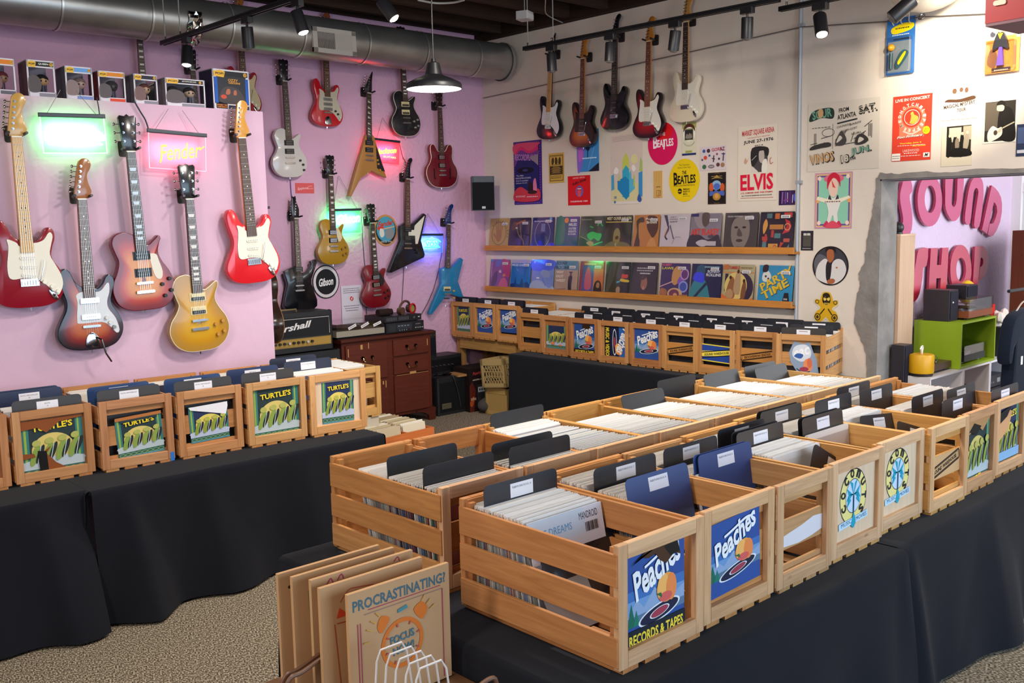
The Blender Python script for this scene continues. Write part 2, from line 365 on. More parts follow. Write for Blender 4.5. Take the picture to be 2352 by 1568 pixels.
# the broken plaster edge of the opening: bare concrete shows on the face and in the reveal
edge = [(3.30, .0), (3.44, .0), (3.43, .3), (3.38, .52), (3.36, .62), (3.37, .8), (3.42, .92), (3.47, 1.02), (3.455, 1.2), (3.43, 1.3), (3.445, 1.38), (3.40, 1.46), (3.39, 1.62), (3.37, 1.7), (3.345, 1.86), (3.335, 1.95), (3.33, 2.05), (3.30, 2.10), (3.2, 2.085), (3.0, 2.09), (2.8, 2.075), (2.6, 2.09), (2.3, 2.08), (2.1, 2.09), (1.6, 2.08), (1.6, 2.05), (3.30, 2.05)]
T = Matrix(((0, 0, -1, XW), (1, 0, 0, 0), (0, 1, 0, 0), (0, 0, 0, 1)))
jag = []
for i in range(len(edge)):
    a, b = edge[i], edge[(i + 1) % len(edge)]; jag.append(a)
    if 0 < i < 24:
        for k in range(1, 5): jag.append((a[0] + (b[0] - a[0]) * k / 5 + RND.uniform(-.006, .006), a[1] + (b[1] - a[1]) * k / 5 + RND.uniform(-.006, .006)))
m = M().prism(jag, 0, .006, '8f8a86', T); m.box((XW, 3.29, 0), (XW + .25, 3.302, 2.05), '8f8a86'); m.box((XW, 1.0, 2.04), (XW + .25, 3.3, 2.052), '77737a')
for i in range(14):
    y = 0
m.build('exposed_concrete', 'concrete', wr)
struct(M().box((-1.2, YL, 0), (2.985, YL + .2, 2.505), 'd6b3c8').build('wall_left', 'rough_plaster'))
# ceiling: dark boards on timber joists that run along X
m = M(); m.box((-3, -4, 3.86), (XW, 8, 3.92), '241a14'); y = -3.9
while y < 7.5: m.box((-3, y, 3.62), (XW, y + .06, 3.86), '3d2c22'); y += .46
m.box((XW - .09, -3.5, 3.6), (XW, YP, 3.86), '33251d'); m.box((-3, YP - .07, 3.66), (XW, YP, 3.86), '33251d')
struct(m.build('ceiling', 'dark_timber'))
# the far room behind the opening
struct(M().box((XW + .25, 3.42, 0), (9.6, 3.55, 3.0), 'dcc8e2').build('wall_far', 'plaster'))
struct(M().box((XW + .25, -3.2, 2.9), (11, 3.5, 3.0), 'd8d4d0').build('ceiling_far', 'plaster'))
wf = M(); xw = 9.36
for z0, z1 in ((0, .62), (1.18, 1.25), (1.98, 2.06), (2.5, 2.9)): wf.box((xw, -3, z0), (xw + .07, 3.42, z1), 'f4f2f4')
for y0 in (3.34, 2.1, .9, -.3, -1.5): wf.box((xw - .015, y0, 0), (xw + .085, y0 + .08, 2.9), 'f4f2f4')
wn = struct(wf.build('window_1', 'satin')); M().box((xw + .03, -3, .62), (xw + .036, 3.34, 2.5), 'e8f0ff').build('window_pane', 'acrylic', wn)
# conduit pipe on the white wall with clips
a, b = aX(1843.6, 0, 6.57), aX(1823.6, 720, 6.57); yc = (a.y + b.y) / 2 + .005
t = thing('conduit_pipe', 'thin grey metal conduit pipe running down the white wall beside the record ledges', 'pipe', (6.58, yc, .3))
M().cyl((0, 0, 0), (0, 0, 3.3), .0125, 'a9adb4', n=10).build('pipe', 'chrome' if 0 else 'satin', t)
for z in (aX(1838, 418, 6.58).z - .3, 2.9): M().box((-.014, -.03, z - .012), (.02, .016, z + .012), '9a9da3').build('clip', 'satin', t)
# sagging wire along the white wall
pts = [aX(*p, 6.57) for p in ((1110, 225), (1200, 206), (1476, 143), (1840, 62), (2042, 49), (2117, 39), (2262, 32), (2351, 26))]
tag(M().tube(pts, .0035, '5a504c').build('wall_wire', 'satin'), 'thin dark wire strung along the upper white wall behind the guitars', 'wire')
p = aX(2117, 38, 6.57); tag(M().tube([p + Vector((.02 * math.sin(q), .02 * math.cos(q), .02 * math.sin(q))) for q in (i * .7 for i in range(9))], .004, 'bdb6ae').build('wire_hook', 'chrome'), 'small coiled metal hook tying the wire to the white wall', 'hook')
CLOTH = '191b23'
# ================================================================ tables under black cloths
def cloth(name, label, x0, x1, y0, y1, z, sides, folds, group='black cloths over the record tables', rz=0, loc=(0, 0, 0), seed=1, hem=.015):
    """a draped cloth: flat top, rounded edge, skirt with folds; sides: which skirts hang"""
    rnd = random.Random(seed); m = M()
    m.box((x0, y0, z - .02), (x1, y1, z), CLOTH)
    def skirt(P0, P1, out):
        P0, P1, out = Vector(P0), Vector(P1), Vector(out); L = (P1 - P0).length; n = max(int(L / .025), 4); rows = 16
        ph = [rnd.uniform(0, 6.3) for _ in range(5)]; vs = []
        for j in range(rows + 1):
            for i in range(n + 1):
                s = L * i / n
                if j < 4: a = j / 3 * PI / 2; o = .022 * math.sin(a); zz = z - .022 * (1 - math.cos(a)); fr = 0
                else: fr = (j - 3) / (rows - 3); o = .022; zz = z - .022 - (z - .022 - hem) * fr
                wv = .5 + .5 * math.sin(s * folds[0] + ph[0]) * math.sin(s * folds[1] + ph[1]); wv += .3 * math.sin(s * folds[2] + ph[2])
                o += fr ** 1.3 * folds[3] * wv
                for (sc, wd, dp) in folds[4:]:
                    q = abs(s - sc - .05 * fr) / (wd * (.25 + fr)); o += dp * fr ** .7 * max(0, 1 - q)
                vs.append(tuple(P0 + (P1 - P0) * (i / n) + out * o + Vector((0, 0, zz - P0.z))))
        m.add(vs, [(j * (n + 1) + i, (j + 1) * (n + 1) + i, (j + 1) * (n + 1) + i + 1, j * (n + 1) + i + 1) for j in range(rows) for i in range(n)], CLOTH, smooth=True)
    if 'f' in sides: skirt((x0, y0, z), (x1, y0, z), (0, -1, 0))
    if 'r' in sides: skirt((x1, y0, z), (x1, y1, z), (1, 0, 0))
    if 'l' in sides: skirt((x0, y1, z), (x0, y0, z), (-1, 0, 0))
    if 'b' in sides: skirt((x1, y1, z), (x0, y1, z), (0, 1, 0))
    o = m.build(name, 'cloth', sharp=60); o.matrix_basis = TR(loc, rz); return tag(o, label, 'tablecloth', group)
def table(label, x0, x1, y0, y1, z, loc=(0, 0, 0), rz=0):
    t = thing('folding_table', label, 'table', loc, rz)
    M().box((x0, y0, z - .045), (x1, y1, z), '6b6a68').build('tabletop', 'satin', t)
    for x in (x0 + .08, x1 - .08):
        for y in (y0 + .08, y1 - .08): M().cyl((x, y, 0), (x, y, z - .045), .014, '55555a', n=8).build('leg', 'satin', t)
TZ = .63
cloth('tablecloth', 'black tablecloth at the far left, its skirt gathered where it meets its neighbour', -.9, 1.47, 4.50, 5.43, TZ, 'f', (9, 3.7, 16, .07, (2.16, .36, .2), (.9, .4, .08)), seed=3)
cloth('tablecloth', 'black tablecloth under the row of crates by the pink partition, floor length with soft folds', 1.475, 3.09, 4.46, 5.43, TZ, 'frl', (7, 2.9, 13, .08, (.16, .14, .1), (.55, .2, .06), (1.1, .3, .05)), seed=5)
cloth('tablecloth', 'black tablecloth on the near end of the centre island, under the nearest crates', 1.66, 3.24, 1.50, 3.05, TZ, 'flb', (8, 3.1, 15, .05, (1.55, .14, .05)), seed=11)
cloth('tablecloth', 'black tablecloth on the far end of the centre island, sagging low at its seam', 3.25, 5.1, 1.53, 3.05, TZ, 'fr', (7, 2.3, 14, .05, (.08, .14, .06), (.8, .3, .05)), seed=8)
cloth('tablecloth', 'black tablecloth along the white wall, hanging under the rear row of crates', 5.83, 6.58, 2.9, 6.36, TZ - .003, 'lb', (6, 2.1, 12, .05, (2.25, .08, .05)), seed=21)
# ================================================================ crates and what is printed on them
NAVY = '2c3a66'
A_PEACH = ('R 2f529c 0 0 100 100;R 3f72b8 0 40 100 18;R 6f9bd0 0 34 100 14;P 8fa9cf 0 30 18 48 30 38 48 54 70 36 100 46 100 30;R 5a7a9a 0 24 100 8;P 1d6a58 2 22 9 46 16 22;P 1f7a66 12 22 17 38 23 22;'
           'E e9edf2 56 27 36 9 8;E 1b2140 56 27 33 7.5 8;E e9edf2 56 27 17 4.6 8;E a33c50 56 27 15 4 8;P 20808a 60 62 74 66 70 58;E f0a050 68 49 17 15;E f6b765 62 50 10 14.5;E ee8a4a 76 48 9 14;E d9605c 66 40 11 5;P 2c6b3a 50 46 60 40 58 46;'
           'J f2f4f8 50 74 30 86 22 Peaches;C f2f4f8 3 30 78 48 84 70 92 84 92;')
A_PEACH_RT = A_PEACH + 'R 16202e 0 0 100 19;B f0d43c 50 9 11 92 0 RECORDS & TAPES'
A_PEACH_RT2 = A_PEACH + 'R 15161c 0 0 100 18;B f0d43c 50 9 10 86 0 RECORDS & TAPES'
TORN = ';P 4a2c18 8 84 22 90 36 86 48 88 55 80 66 74 80 82 92 78 86 94 60 97 50 99 30 93;P 15100c 62 92 84 96 90 82 74 80'
A_MUSIC = 'R 1b2140 0 0 100 100;R 2f66b8 60 0 40 100;R 10131c 0 0 24 100;B f0d43c 12 50 15 92 -90 MUSIC & VIDEO;E e9edf2 42 50 9 40 0;E 1b2140 42 50 7 36 0;E a33c50 42 50 4 16 0;E f0a050 58 30 14 17;E ee8a4a 64 24 10 12;E f6b765 54 36 9 10;J f2f4f8 78 52 34 84 -112 Peaches'
def a_turtle(n=4, pale=0):
    g, k, y, bg, st = (('8a9a3a', '20263c', 'e3cf6a', '2a3658', 'b9c4dc') if pale else ('88a04a', '26302e', 'd8c472', '2a3a3c', 'b8c6cc'))
    c = f'R {bg} 0 0 100 100;R 3a7a78 0 18 12 82;R 8fae4a 4 18 4 82;R 3a7a78 88 18 12 82;R 8fae4a 91 18 3 82;E {y} 50 44 35 30;R {st} 0 12 100 16;E {st} 50 24 52 9;R 32605c 0 3 100 11;R 4f8fa0 0 0 100 4;'
    for i in range(8): c += f'O 86a86a {8 + i * 12} 8 6 4 1.2;'
    for i in range(n):
        x = 20 + i * 21; yy = 38 + i * 2.2
        c += f'E {g} {x} {yy} 6 19 -22;E {k} {x + 8} {yy + 2} 4.2 17 -24;L d8e0e4 1 {x + 3} {yy - 14} {x + 10} {yy + 15};E {mixhex(g, y)} {x + 3} {yy + 21} 7 5.5 10;'
    return c + f'B f2d52c 50 86 11 66 3 TURTLE\'S'
def mixhex(a, b):
    return ''.join('%02x' % ((int(a[i:i + 2], 16) + int(b[i:i + 2], 16)) // 2) for i in (0, 2, 4))
A_COCO = ('E 20242e 50 56 43 37.5;E efe08c 50 56 41.5 36;E 20242e 50 57 25 23;E c9dcf2 50 57 24 22;P 18a0bc 50 58 28 70 34 60 27 52 38 54 50 60;P 18a0bc 50 58 72 70 66 60 73 52 62 54 50 60;P 18a0bc 50 58 38 78 48 74;P 18a0bc 50 58 62 78 54 74;P 18a0bc 30 44 34 60 42 52;P 18a0bc 70 44 66 60 58 52;'
          'L 20506a 4 50 58 50 34;A 20242e 50 57 33.5 14.5 206 35.5 COCOnUTS 1.12;R bfe0f4 4 20 92 9 4;T 1f4f78 27 24 5.5 32 4 MUSIC;T 1f4f78 75 26 5.5 34 4 MOVIES;P 18a0bc 50 36 45 28 42 18 50 14 57 20 55 28')
def rbx(w, h, hl, hh, ro, th, col):
    pts = []
    for sx, sy, a0 in ((1, 1, 0), (-1, 1, 90), (-1, -1, 180), (1, -1, 270)):
        for k in range(4):
            q = math.radians(a0 + 30 * k); x = sx * (hl - .5 * hh) + .5 * hh * math.cos(q); y = sy * .5 * hh + .5 * hh * math.sin(q); c, s_ = math.cos(math.radians(ro)), math.sin(math.radians(ro)); pts.append((50 + (x * c - y * s_) / w * 100, 50 + (x * s_ + y * c) / h * 100))
    pts += pts[:2]; return f'L {col} {th} ' + ' '.join(f'{x:.1f} {y:.1f}' for x, y in pts)
A_WARE = 'R %s 0 0 100 100;' + rbx(.3, .095, .132, .02, 11, 2.4, '2c1c10') + ';' + rbx(.3, .095, .122, .0145, 11, .8, '2c1c10') + ';B 2c1c10 50 50 18 70 11 SOUND WAREHOUSE'
A_WAREC = 'R e8d44a 0 0 100 100;R 26479c 4 6 92 88;P f0dc50 4 24 96 48 96 80 4 56;' + rbx(.3, .13, .134, .021, 10, 2.4, '15161c') + ';B 15161c 50 50 14 72 10 SOUND WAREHOUSE'
WOODS = ['c98f55', 'd39b5e', 'c08047', 'd9a76c', 'b97a42', 'dcae78']
REC_LEFT = [300]; REST = M(); REST_FROM = []
SPINES = ['a8a4aa', '77748a', 'd8cfc0', '4a5274', 'bdb09c', '8a666a', 'e2dcd2', '96867a', '3c3e50', 'ae9c92', '6a80a8', 'c8b492', 'ece8e0', '8a4a52', 'b2b6be', '5f7f70']
_rm = []
def rec_meshes():
    if not _rm:
        for i, c in enumerate(SPINES):
            m = M(); t = .0042
            m.box((0, 0, 0), (.312, t, .306), c)
            e = mix('f2efea', c, .12); m.box((.0, .0002, .306), (.312, t - .0002, .3125), e)          # clear outer sleeve standing above the card
            m.add([(-.0015, -.0006, 0), (.3135, -.0006, 0), (.3135, -.0006, .292), (-.0015, -.0006, .292)], [(0, 1, 2, 3)], mix(c, 'f2f2f4', .35)); m.add([(-.0015, -.0007, .292), (.3135, -.0007, .292), (.3135, -.0007, .315), (-.0015, -.0007, .315)], [(0, 1, 2, 3)], mix('f4f2f0', c, .1))
            o = m.build('vinyl_record', 'sleeve_plastic'); _rm.append(o.data); bpy.data.objects.remove(o)
    return _rm
DIVN = [0]
def divider(par, W, y, lean, text='', col='23262e', dx=0., h=.37, label='', roll=0., lab=True, dz=0):
    w = .312; T = par.matrix_basis @ TR((W / 2 + dx, y, .022 + dz)) @ Matrix.Rotation(-lean, 4, 'X') @ Matrix.Rotation(roll, 4, 'Y')
    t = thing('divider_card', label, 'divider', mtx=T, group='black divider cards in the record crates')
    r = .018; pl = [(-w / 2, 0), (w / 2, 0)] + [(w / 2 - r + r * math.cos(q), h - r + r * math.sin(q)) for q in (0, .52, 1.05, PI / 2)] + [(-w / 2 + r + r * math.cos(q), h - r + r * math.sin(q)) for q in (PI / 2, 2.1, 2.62, PI)]
    A = Matrix(((1, 0, 0, 0), (0, 0, -1, 0), (0, 1, 0, 0), (0, 0, 0, 1)))
    M().prism(pl, -.0008, .0008, col, A).build('card', 'satin', t)
    if lab:
        m = M().box((-.048, -.0014, h - .058), (.048, -.0009, h - .014), 'e9e7ee')
        lines = text.split('|')
        for i, tx in enumerate(lines):
            (m.flat([(-.03, h - .029), (.03, h - .029), (.03, h - .024), (-.03, h - .024)], .0016, '8a8a90', A) if tx == '~' else m.text(tx, 0, h - .026 - .012 * i, .0065, min(.08, .0062 * len(tx)), .0016, '3a3a40', A))
        m.build('label', 'paper', t)
    return t
def crate(label, x, y, rz, W=.36, D=.64, H=.35, z=TZ, col=None, front='slats', signs=(), recs=(), divs=(), phrase='', group='wooden record crates', fcol=None, tilt=0, feet=True):
    t = thing('record_crate', label, 'crate', (x, y, z), rz, group)
    c0 = mix(col or RND.choice(WOODS), 'cda878', .32)
    def c(k=.1): return mix(c0, RND.choice(['7a4a22', 'f0c890']), RND.uniform(0, k))
    fc = mix(fcol, 'd8b896', .2) if fcol else c0; th = .02
    for nm, yy in (('front_frame', 0), ('back_frame', D - th)):
        m = M(); q = (lambda: mix(fc, RND.choice(['7a4a22', 'f0d0a0']), RND.uniform(0, .14))) if yy == 0 else c
        m.box((0, yy, .012), (.036, yy + th, H), q(), ax=2); m.box((W - .036, yy, .012), (W, yy + th, H), q(), ax=2)
        m.box((.036, yy, H - .042), (W - .036, yy + th, H), q()); m.box((.036, yy, .012), (W - .036, yy + th, .058), q())
        m.build(nm, 'wood', t, bevel=.0018)
    for xx in (.012, W - .034):
        for yy in (th, D - th - .022): M().box((xx, yy, .012), (xx + .022, yy + .022, H - .012), c(), ax=2).build('corner_post', 'wood', t)
    for xx in (-.001, W - .011):
        for z0, z1 in ((.022, .102), (.13, .212), (.24, .326)): M().box((xx - .004, .004, z0), (xx + .008, D - .004, z1), c(.16)).build('side_slat', 'wood', t, bevel=.0012)
    for z0, z1 in ((.02, .1), (.13, .22), (H - .075, H - .004)): M().box((.014, D - th - .006, z0), (W - .014, D - th + .001, z1), c()).build('back_slat', 'wood', t)
    nb = 4
    for i in range(nb):
        xx = .016 + i * (W - .032 - .062) / (nb - 1); M().box((xx, .002, 0), (xx + .062, D - .002, .013), c()).build('bottom_slat', 'wood', t)
    iw, ih = W - .028, H - .03
    if front == 'slats':
        for z0, z1 in ((.014, .075), (.125, .222), (H - .072, H - .006)): M().box((.014, th, z0), (W - .014, th + .009, z1), c()).build('end_slat', 'wood', t)
    elif front == 'planks':
        M().box((.014, th, .014), (W - .014, th + .007, H - .006), mix(c0, '8a4a20', .35), ax=2).build('end_panel', 'wood', t)
    elif front == 'panel':
        M().box((.014, th - .004, .014), (W - .014, th + .004, H - .006), mix(c0, 'ecd9c0', .72), ax=2).build('end_panel', 'plain_wood', t)
    elif front == 'board':
        M().box((.014, th, .014), (W - .014, th + .006, H - .006), mix(c0, 'b98a58', .5)).build('end_panel', 'plain_wood', t)
    A = Matrix(((1, 0, 0, 0), (0, 0, -1, 0), (0, 1, 0, 0), (0, 0, 0, 1)))
    for sg in signs:                       # (name, centre x, centre z, w, h, rotation, art, base colour, depth, outline)
        nm, sx, sz, sw, sh, sr, code, bc, dp = sg[:9]
        B = TR((sx, dp, sz)) @ A @ Matrix.Rotation(math.radians(sr), 4, 'Z')
        sheet(sw, sh, .0015, bc, code, B, poly=sg[9] if len(sg) > 9 else None).build(nm, sg[10] if len(sg) > 10 else 'paper', t)
    Tm = t.matrix_basis
    for (n, y0, y1, l0, l1) in recs:        # records stand from y0 (rear) to y1 (front), leaning l0..l1
        rm = rec_meshes(); xo = (W - .312) / 2
        for i in range(n):
            f_ = i / max(n - 1, 1); yy = y0 + (y1 - y0) * f_; le = l0 + (l1 - l0) * f_ + RND.uniform(-.006, .006)
            X = Tm @ TR((xo + RND.uniform(-.003, .003), yy, .0135 + RND.uniform(0, .005))) @ Matrix.Rotation(-le, 4, 'X'); k = RND.randrange(len(rm))
            if REC_LEFT[0] > 0:
                REC_LEFT[0] -= 1; o = bpy.data.objects.new('vinyl_record', rm[k]); COL.objects.link(o); o.matrix_basis = X
                tag(o, f'record in clear sleeve filed upright in {phrase}', 'record', f'records filed in {phrase}')
            else:
                cc = SPINES[k]; REST.box((0, 0, 0), (.312, .0042, .306), cc, X); REST.box((0, .0002, .306), (.312, .004, .3125), mix('f2efea', cc, .12), X)
    for k, dv in enumerate(divs):
        divider(t, W, *dv[:2], **dv[2])
    return t
def dl(phrase, which): return f'{which} in {phrase}'
def px_sheet(t, X, Y, W_, H_): return X
# ---------------------------------------------------------------- nearest row of the island, fronts to the camera
def D_(y, lean, text, col, ph, which, **k): return (y, lean, dict(text=text, col='1d2026' if not text and col == GB else col, label=f'{which} in {ph}', **k))
GB, BL, GR = '24262e', '24407a', '3c3836'
ISL = 'wooden record crates on the centre island'
ROT = .0
p1 = 'the nearest peach-sign crate'
R1 = 'c8803e'
crate('nearest orange-brown crate, its torn blue sign showing a peach above yellow lettering', 1.805, 1.575, ROT, W=.365, col='b86a2c', fcol='dcae82', front='none', group=ISL, phrase=p1,
      signs=[('sign_sheet', .172, .182, .25, .275, 0, A_PEACH_RT + TORN, '2f529c', .019)], recs=[(47, .60, .32, .02, .20)],
      divs=[D_(.555, .03, 'R&B/FUNK/SOUL A', GB, p1, 'only labelled black divider card', dx=.01)])
cr1 = [o for o in bpy.data.objects if o.name.startswith('record_crate') and o.parent is None][0].matrix_basis.copy()
def loose(label, y, lean, col, code, roll=0, dx=0):
    t = thing('vinyl_record', label, 'record', mtx=cr1 @ TR((.182 + dx, y, .016)) @ Matrix.Rotation(-lean, 4, 'X') @ Matrix.Rotation(roll, 4, 'Y'), group='loose sleeves at the front of the nearest crate')
    B = TR((0, 0, .157)) @ Matrix(((1, 0, 0, 0), (0, 0, -1, 0), (0, 1, 0, 0), (0, 0, 0, 1))); sheet(.312, .312, .004, col, code, B).build('sleeve', 'sleeve_plastic', t)
loose('white sleeve with blue titling and barcode, front of the packed records in the nearest crate', .305, .2, 'e4e2ea', 'R d4e2f0 0 76 74 24;T 2a2a40 80 92 7 26 0 MANDROID;T 5aa8d8 34 86 7 44 0 OF DREAMS;' + ';'.join(f'R 2a2a32 {74 + i * 1.8} 76 {.7 + i % 3 * .3} 9' for i in range(10)) + ';R 8a8c98 0 0 100 60')
loose('black sleeve slumped against the white one in the nearest crate', .27, .36, '1c1c22', 'R f0eef0 18 78 26 10', .1, .01)
loose('grey sleeve lying lowest at the front of the nearest crate', .245, .52, '8f8a88', 'R 2a2826 60 0 40 100')
p2 = 'the second peach-sign crate'
crate('second crate from the near corner, bright blue torn peach sign with white script', 2.19, 1.59, ROT, W=.365, col='c9853f', fcol='d8a878', front='slats', group=ISL, phrase=p2,
      signs=[('sign_sheet', .175, .185, .27, .225, 2, A_PEACH, '2f529c', .018)], recs=[(22, .60, .46, .02, .06), (20, .40, .26, .08, .16)],
      divs=[D_(.43, .05, 'R&B/FUNK/SOUL C', GB, p2, 'rear black divider card'), D_(.235, .20, 'R&B/FUNK/SOUL B', BL, p2, 'front navy divider card', dx=-.012)])
p3 = 'the scraped-board crate'
crate('third island crate, grey-brown, its middle front board scraped down to white patches', 2.565, 1.585, ROT, W=.335, col='b98a5c', fcol='c69a70', front='slats', group=ISL, phrase=p3,
      signs=[('torn_paper', .175, .165, .25, .07, 0, '', 'dcd8de', .0195, [(-.12, -.03), (-.02, -.036), (.06, -.03), (.125, -.02), (.125, .03), (.07, .034), (0, .02), (-.06, .012), (-.12, .004)])],
      recs=[(22, .60, .47, .02, .05), (16, .39, .27, .08, .16), (3, .25, .22, .3, .42)],
      divs=[D_(.44, .05, 'R&B/FUNK/SOUL D', GB, p3, 'rear black divider card'), D_(.29, .12, 'R&B/FUNK/SOUL E', BL, p3, 'middle navy divider card'), D_(.272, .14, 'R&B/FUNK/SOUL E', BL, p3, 'front navy divider card', dx=.012)])
p4 = 'the nearer palm-sign crate'
crate('fourth island crate, pale panel with a yellow oval palm sign, nearer of two', 2.925, 1.60, ROT, W=.36, col='d3964c', fcol='dfb48a', front='panel', group=ISL, phrase=p4,
      signs=[('oval_sign', .17, .185, .22, .27, 0, A_COCO, 'e8d6c0', .0155, [(-.001, -.001), (.001, -.001), (.001, .001), (-.001, .001)])], recs=[(20, .60, .48, .02, .05), (26, .36, .2, .06, .14)],
      divs=[D_(.465, .05, 'R&B/FUNK/SOUL F', GB, p4, 'rear black divider card'), D_(.4, .06, 'R&B/FUNK/SOUL G', GB, p4, 'middle black divider card'), D_(.372, .08, 'R&B/FUNK/SOUL H', GR, p4, 'front grey divider card with white label'), D_(.15, .12, 'R&B', GB, p4, 'tilted black divider card sunk at the front', roll=.5, h=.3, dx=.02)])
p5 = 'the farther palm-sign crate'
crate('fifth island crate, pale panel with a yellow oval palm sign, farther of two', 3.31, 1.625, ROT, W=.36, col='d9a254', fcol='e0b78e', front='panel', group=ISL, phrase=p5,
      signs=[('oval_sign', .17, .185, .22, .27, 0, A_COCO, 'e8d6c0', .0155, [(-.001, -.001), (.001, -.001), (.001, .001), (-.001, .001)])], recs=[(22, .5, .36, .02, .08), (3, .28, .26, .1, .2)],
      divs=[D_(.53, .03, 'R&B/FUNK/SOUL I', GB, p5, 'rearmost black divider card'), D_(.505, .05, 'R&B/FUNK/SOUL K', GR, p5, 'second grey divider card'), D_(.325, .08, 'R&B/FUNK/SOUL L', GB, p5, 'third black divider card'), D_(.3, .1, 'R&B/FUNK/SOUL J', GR, p5, 'front grey divider card')])
p6 = 'the slanting-lettered island crate'
crate('sixth island crate with an open front and slanting dark outlined lettering on its middle board', 3.675, 1.60, ROT, W=.35, col='d89a42', fcol='deae7c', front='slats', group=ISL, phrase=p6,
      signs=[('painted_board', .175, .174, .30, .094, 0, A_WARE % 'd2a878', 'd2a06c', .0195)], recs=[(12, .6, .52, .02, .05), (20, .47, .34, .04, .1)],
      divs=[D_(.495, .05, 'R&B/FUNK/SOUL M', GB, p6, 'rear black divider card'), D_(.25, .25, 'R&B/FUNK/SOUL M', GB, p6, 'middle navy divider card sunk low', h=.32, roll=.1, dx=.01), D_(.13, .2, '', GB, p6, 'sunken black divider card at the front', h=.29, roll=.3)])
p7 = 'the seventh front island crate'
crate('seventh island crate, stage picture torn ragged with yellow letters at its foot', 4.03, 1.615, ROT, W=.335, col='cf8e44', fcol='c08a5c', front='board', group=ISL, phrase=p7,
      signs=[('sign_sheet', .165, .165, .255, .28, 0, a_turtle().replace('50 86 11 66 3', '45 9 9 40 6') + ';P b98a58 0 100 0 78 18 82 40 92 66 80 100 100;P 14100e 0 78 14 84 40 76 60 88 30 96', '2a3a3c', .0195)], recs=[(10, .6, .54, .02, .05), (16, .34, .24, .03, .1)],
      divs=[D_(.58, .02, 'R&B/FUNK/SOUL O', GB, p7, 'rear black divider card'), D_(.455, .06, 'R&B/FUNK/SOUL P', GB, p7, 'second black divider card'), D_(.22, .05, 'R&B/FUNK/SOUL', GB, p7, 'third black divider card'), D_(.1, .02, 'R&B/FUNK/SOUL', GB, p7, 'front black divider card')])
p8 = 'the last front island crate'
crate('last crate at the far end of the front island row, blue-green picture half torn off', 4.40, 1.63, ROT, W=.35, col='b9772f', fcol='d8a476', front='planks', group=ISL, phrase=p8,
      signs=[('sign_sheet', .17, .165, .255, .28, 0, a_turtle(4, 1).replace('2a3a3c', '2a6a70') + ';R 8ab4dc 0 14 100 14;P d8a070 0 86 0 44 46 62 64 90 40 96;P 14141a 2 74 40 84 60 100 2 92', '3a7a88', .0195)], recs=[(26, .5, .3, .02, .06)],
      divs=[D_(.03, .02, 'R&B/FUNK/SOUL', GB, p8, 'front black divider card'), D_(.2, .1, 'R&B/FUNK/SOUL', GB, p8, 'middle black divider card', h=.35)])
# ---------------------------------------------------------------- rear row of the island, ends to the camera
BR = [('tan slatted crate at the near corner of the rear island row, half empty', 1.835, 'c07a34', 'e0b08c', [(34, .42, .03, .22, .06)], [(.305, .05, '', GB, 'rear unlabelled black divider card'), (.115, .03, '', GB, 'front unlabelled black divider card')]),
      ('nearly empty crate behind the nearest peach-sign crates, second in the rear island row', 2.205, 'b86a1c', 'd9a67c', [(22, .24, .03, .1, .04)], [(.19, .04, '', GB, 'rear black divider card'), (.1, .04, '', GB, 'front black divider card')]),
      ('third crate of the rear island row, big black divider standing at its back', 2.565, 'c88836', 'd8a476', [(20, .60, .45, .03, .2), (28, .4, .03, .32, .1)], [(.605, .02, '', GB, 'tall black divider card at the back')]),
      ('fourth crate of the rear island row, its back half empty behind white sleeves', 2.93, 'c48a30', 'e0b488', [(34, .40, .03, .34, .1)], []),
      ('fifth crate of the rear island row with a dark knot in its side board', 3.295, 'b97c2a', 'deb084', [(34, .40, .03, .34, .1)], [(.43, .3, '', GB, 'black divider card leaning back')]),
      ('sixth crate of the rear island row with a tall black divider at its rear corner', 3.655, 'c28a3c', 'dcae7e', [(34, .42, .03, .3, .08)], [(.605, .02, '', GB, 'tall black divider card at the back')]),
      ('seventh crate of the rear island row, pale, full of clear-sleeved records', 4.02, 'cc9c58', 'e2be92', [(38, .46, .03, .34, .1)], [(.5, .3, '', GB, 'leaning black divider card')]),
      ('farthest crate of the rear island row, beside the opening, pale wood', 4.385, 'c89a54', 'e0ba8c', [(26, .34, .03, .34, .1)], [(.50, .3, '', GB, 'rear leaning black divider card'), (.42, .34, '', GB, 'front leaning black divider card')])]
nth = ['first', 'second', 'third', 'fourth', 'fifth', 'sixth', 'seventh', 'farthest']
for i, (lab, x, c_, fc, rc, dv) in enumerate(BR):
    ph = f'the {nth[i]} crate of the rear island row'
    crate(lab, x, 2.335, .012, W=.36, col=c_, fcol=fc, front='slats', group=ISL, phrase=ph, recs=rc, divs=[D_(a, l, tx, cl, ph, wh, lab=False) for a, l, tx, cl, wh in dv])
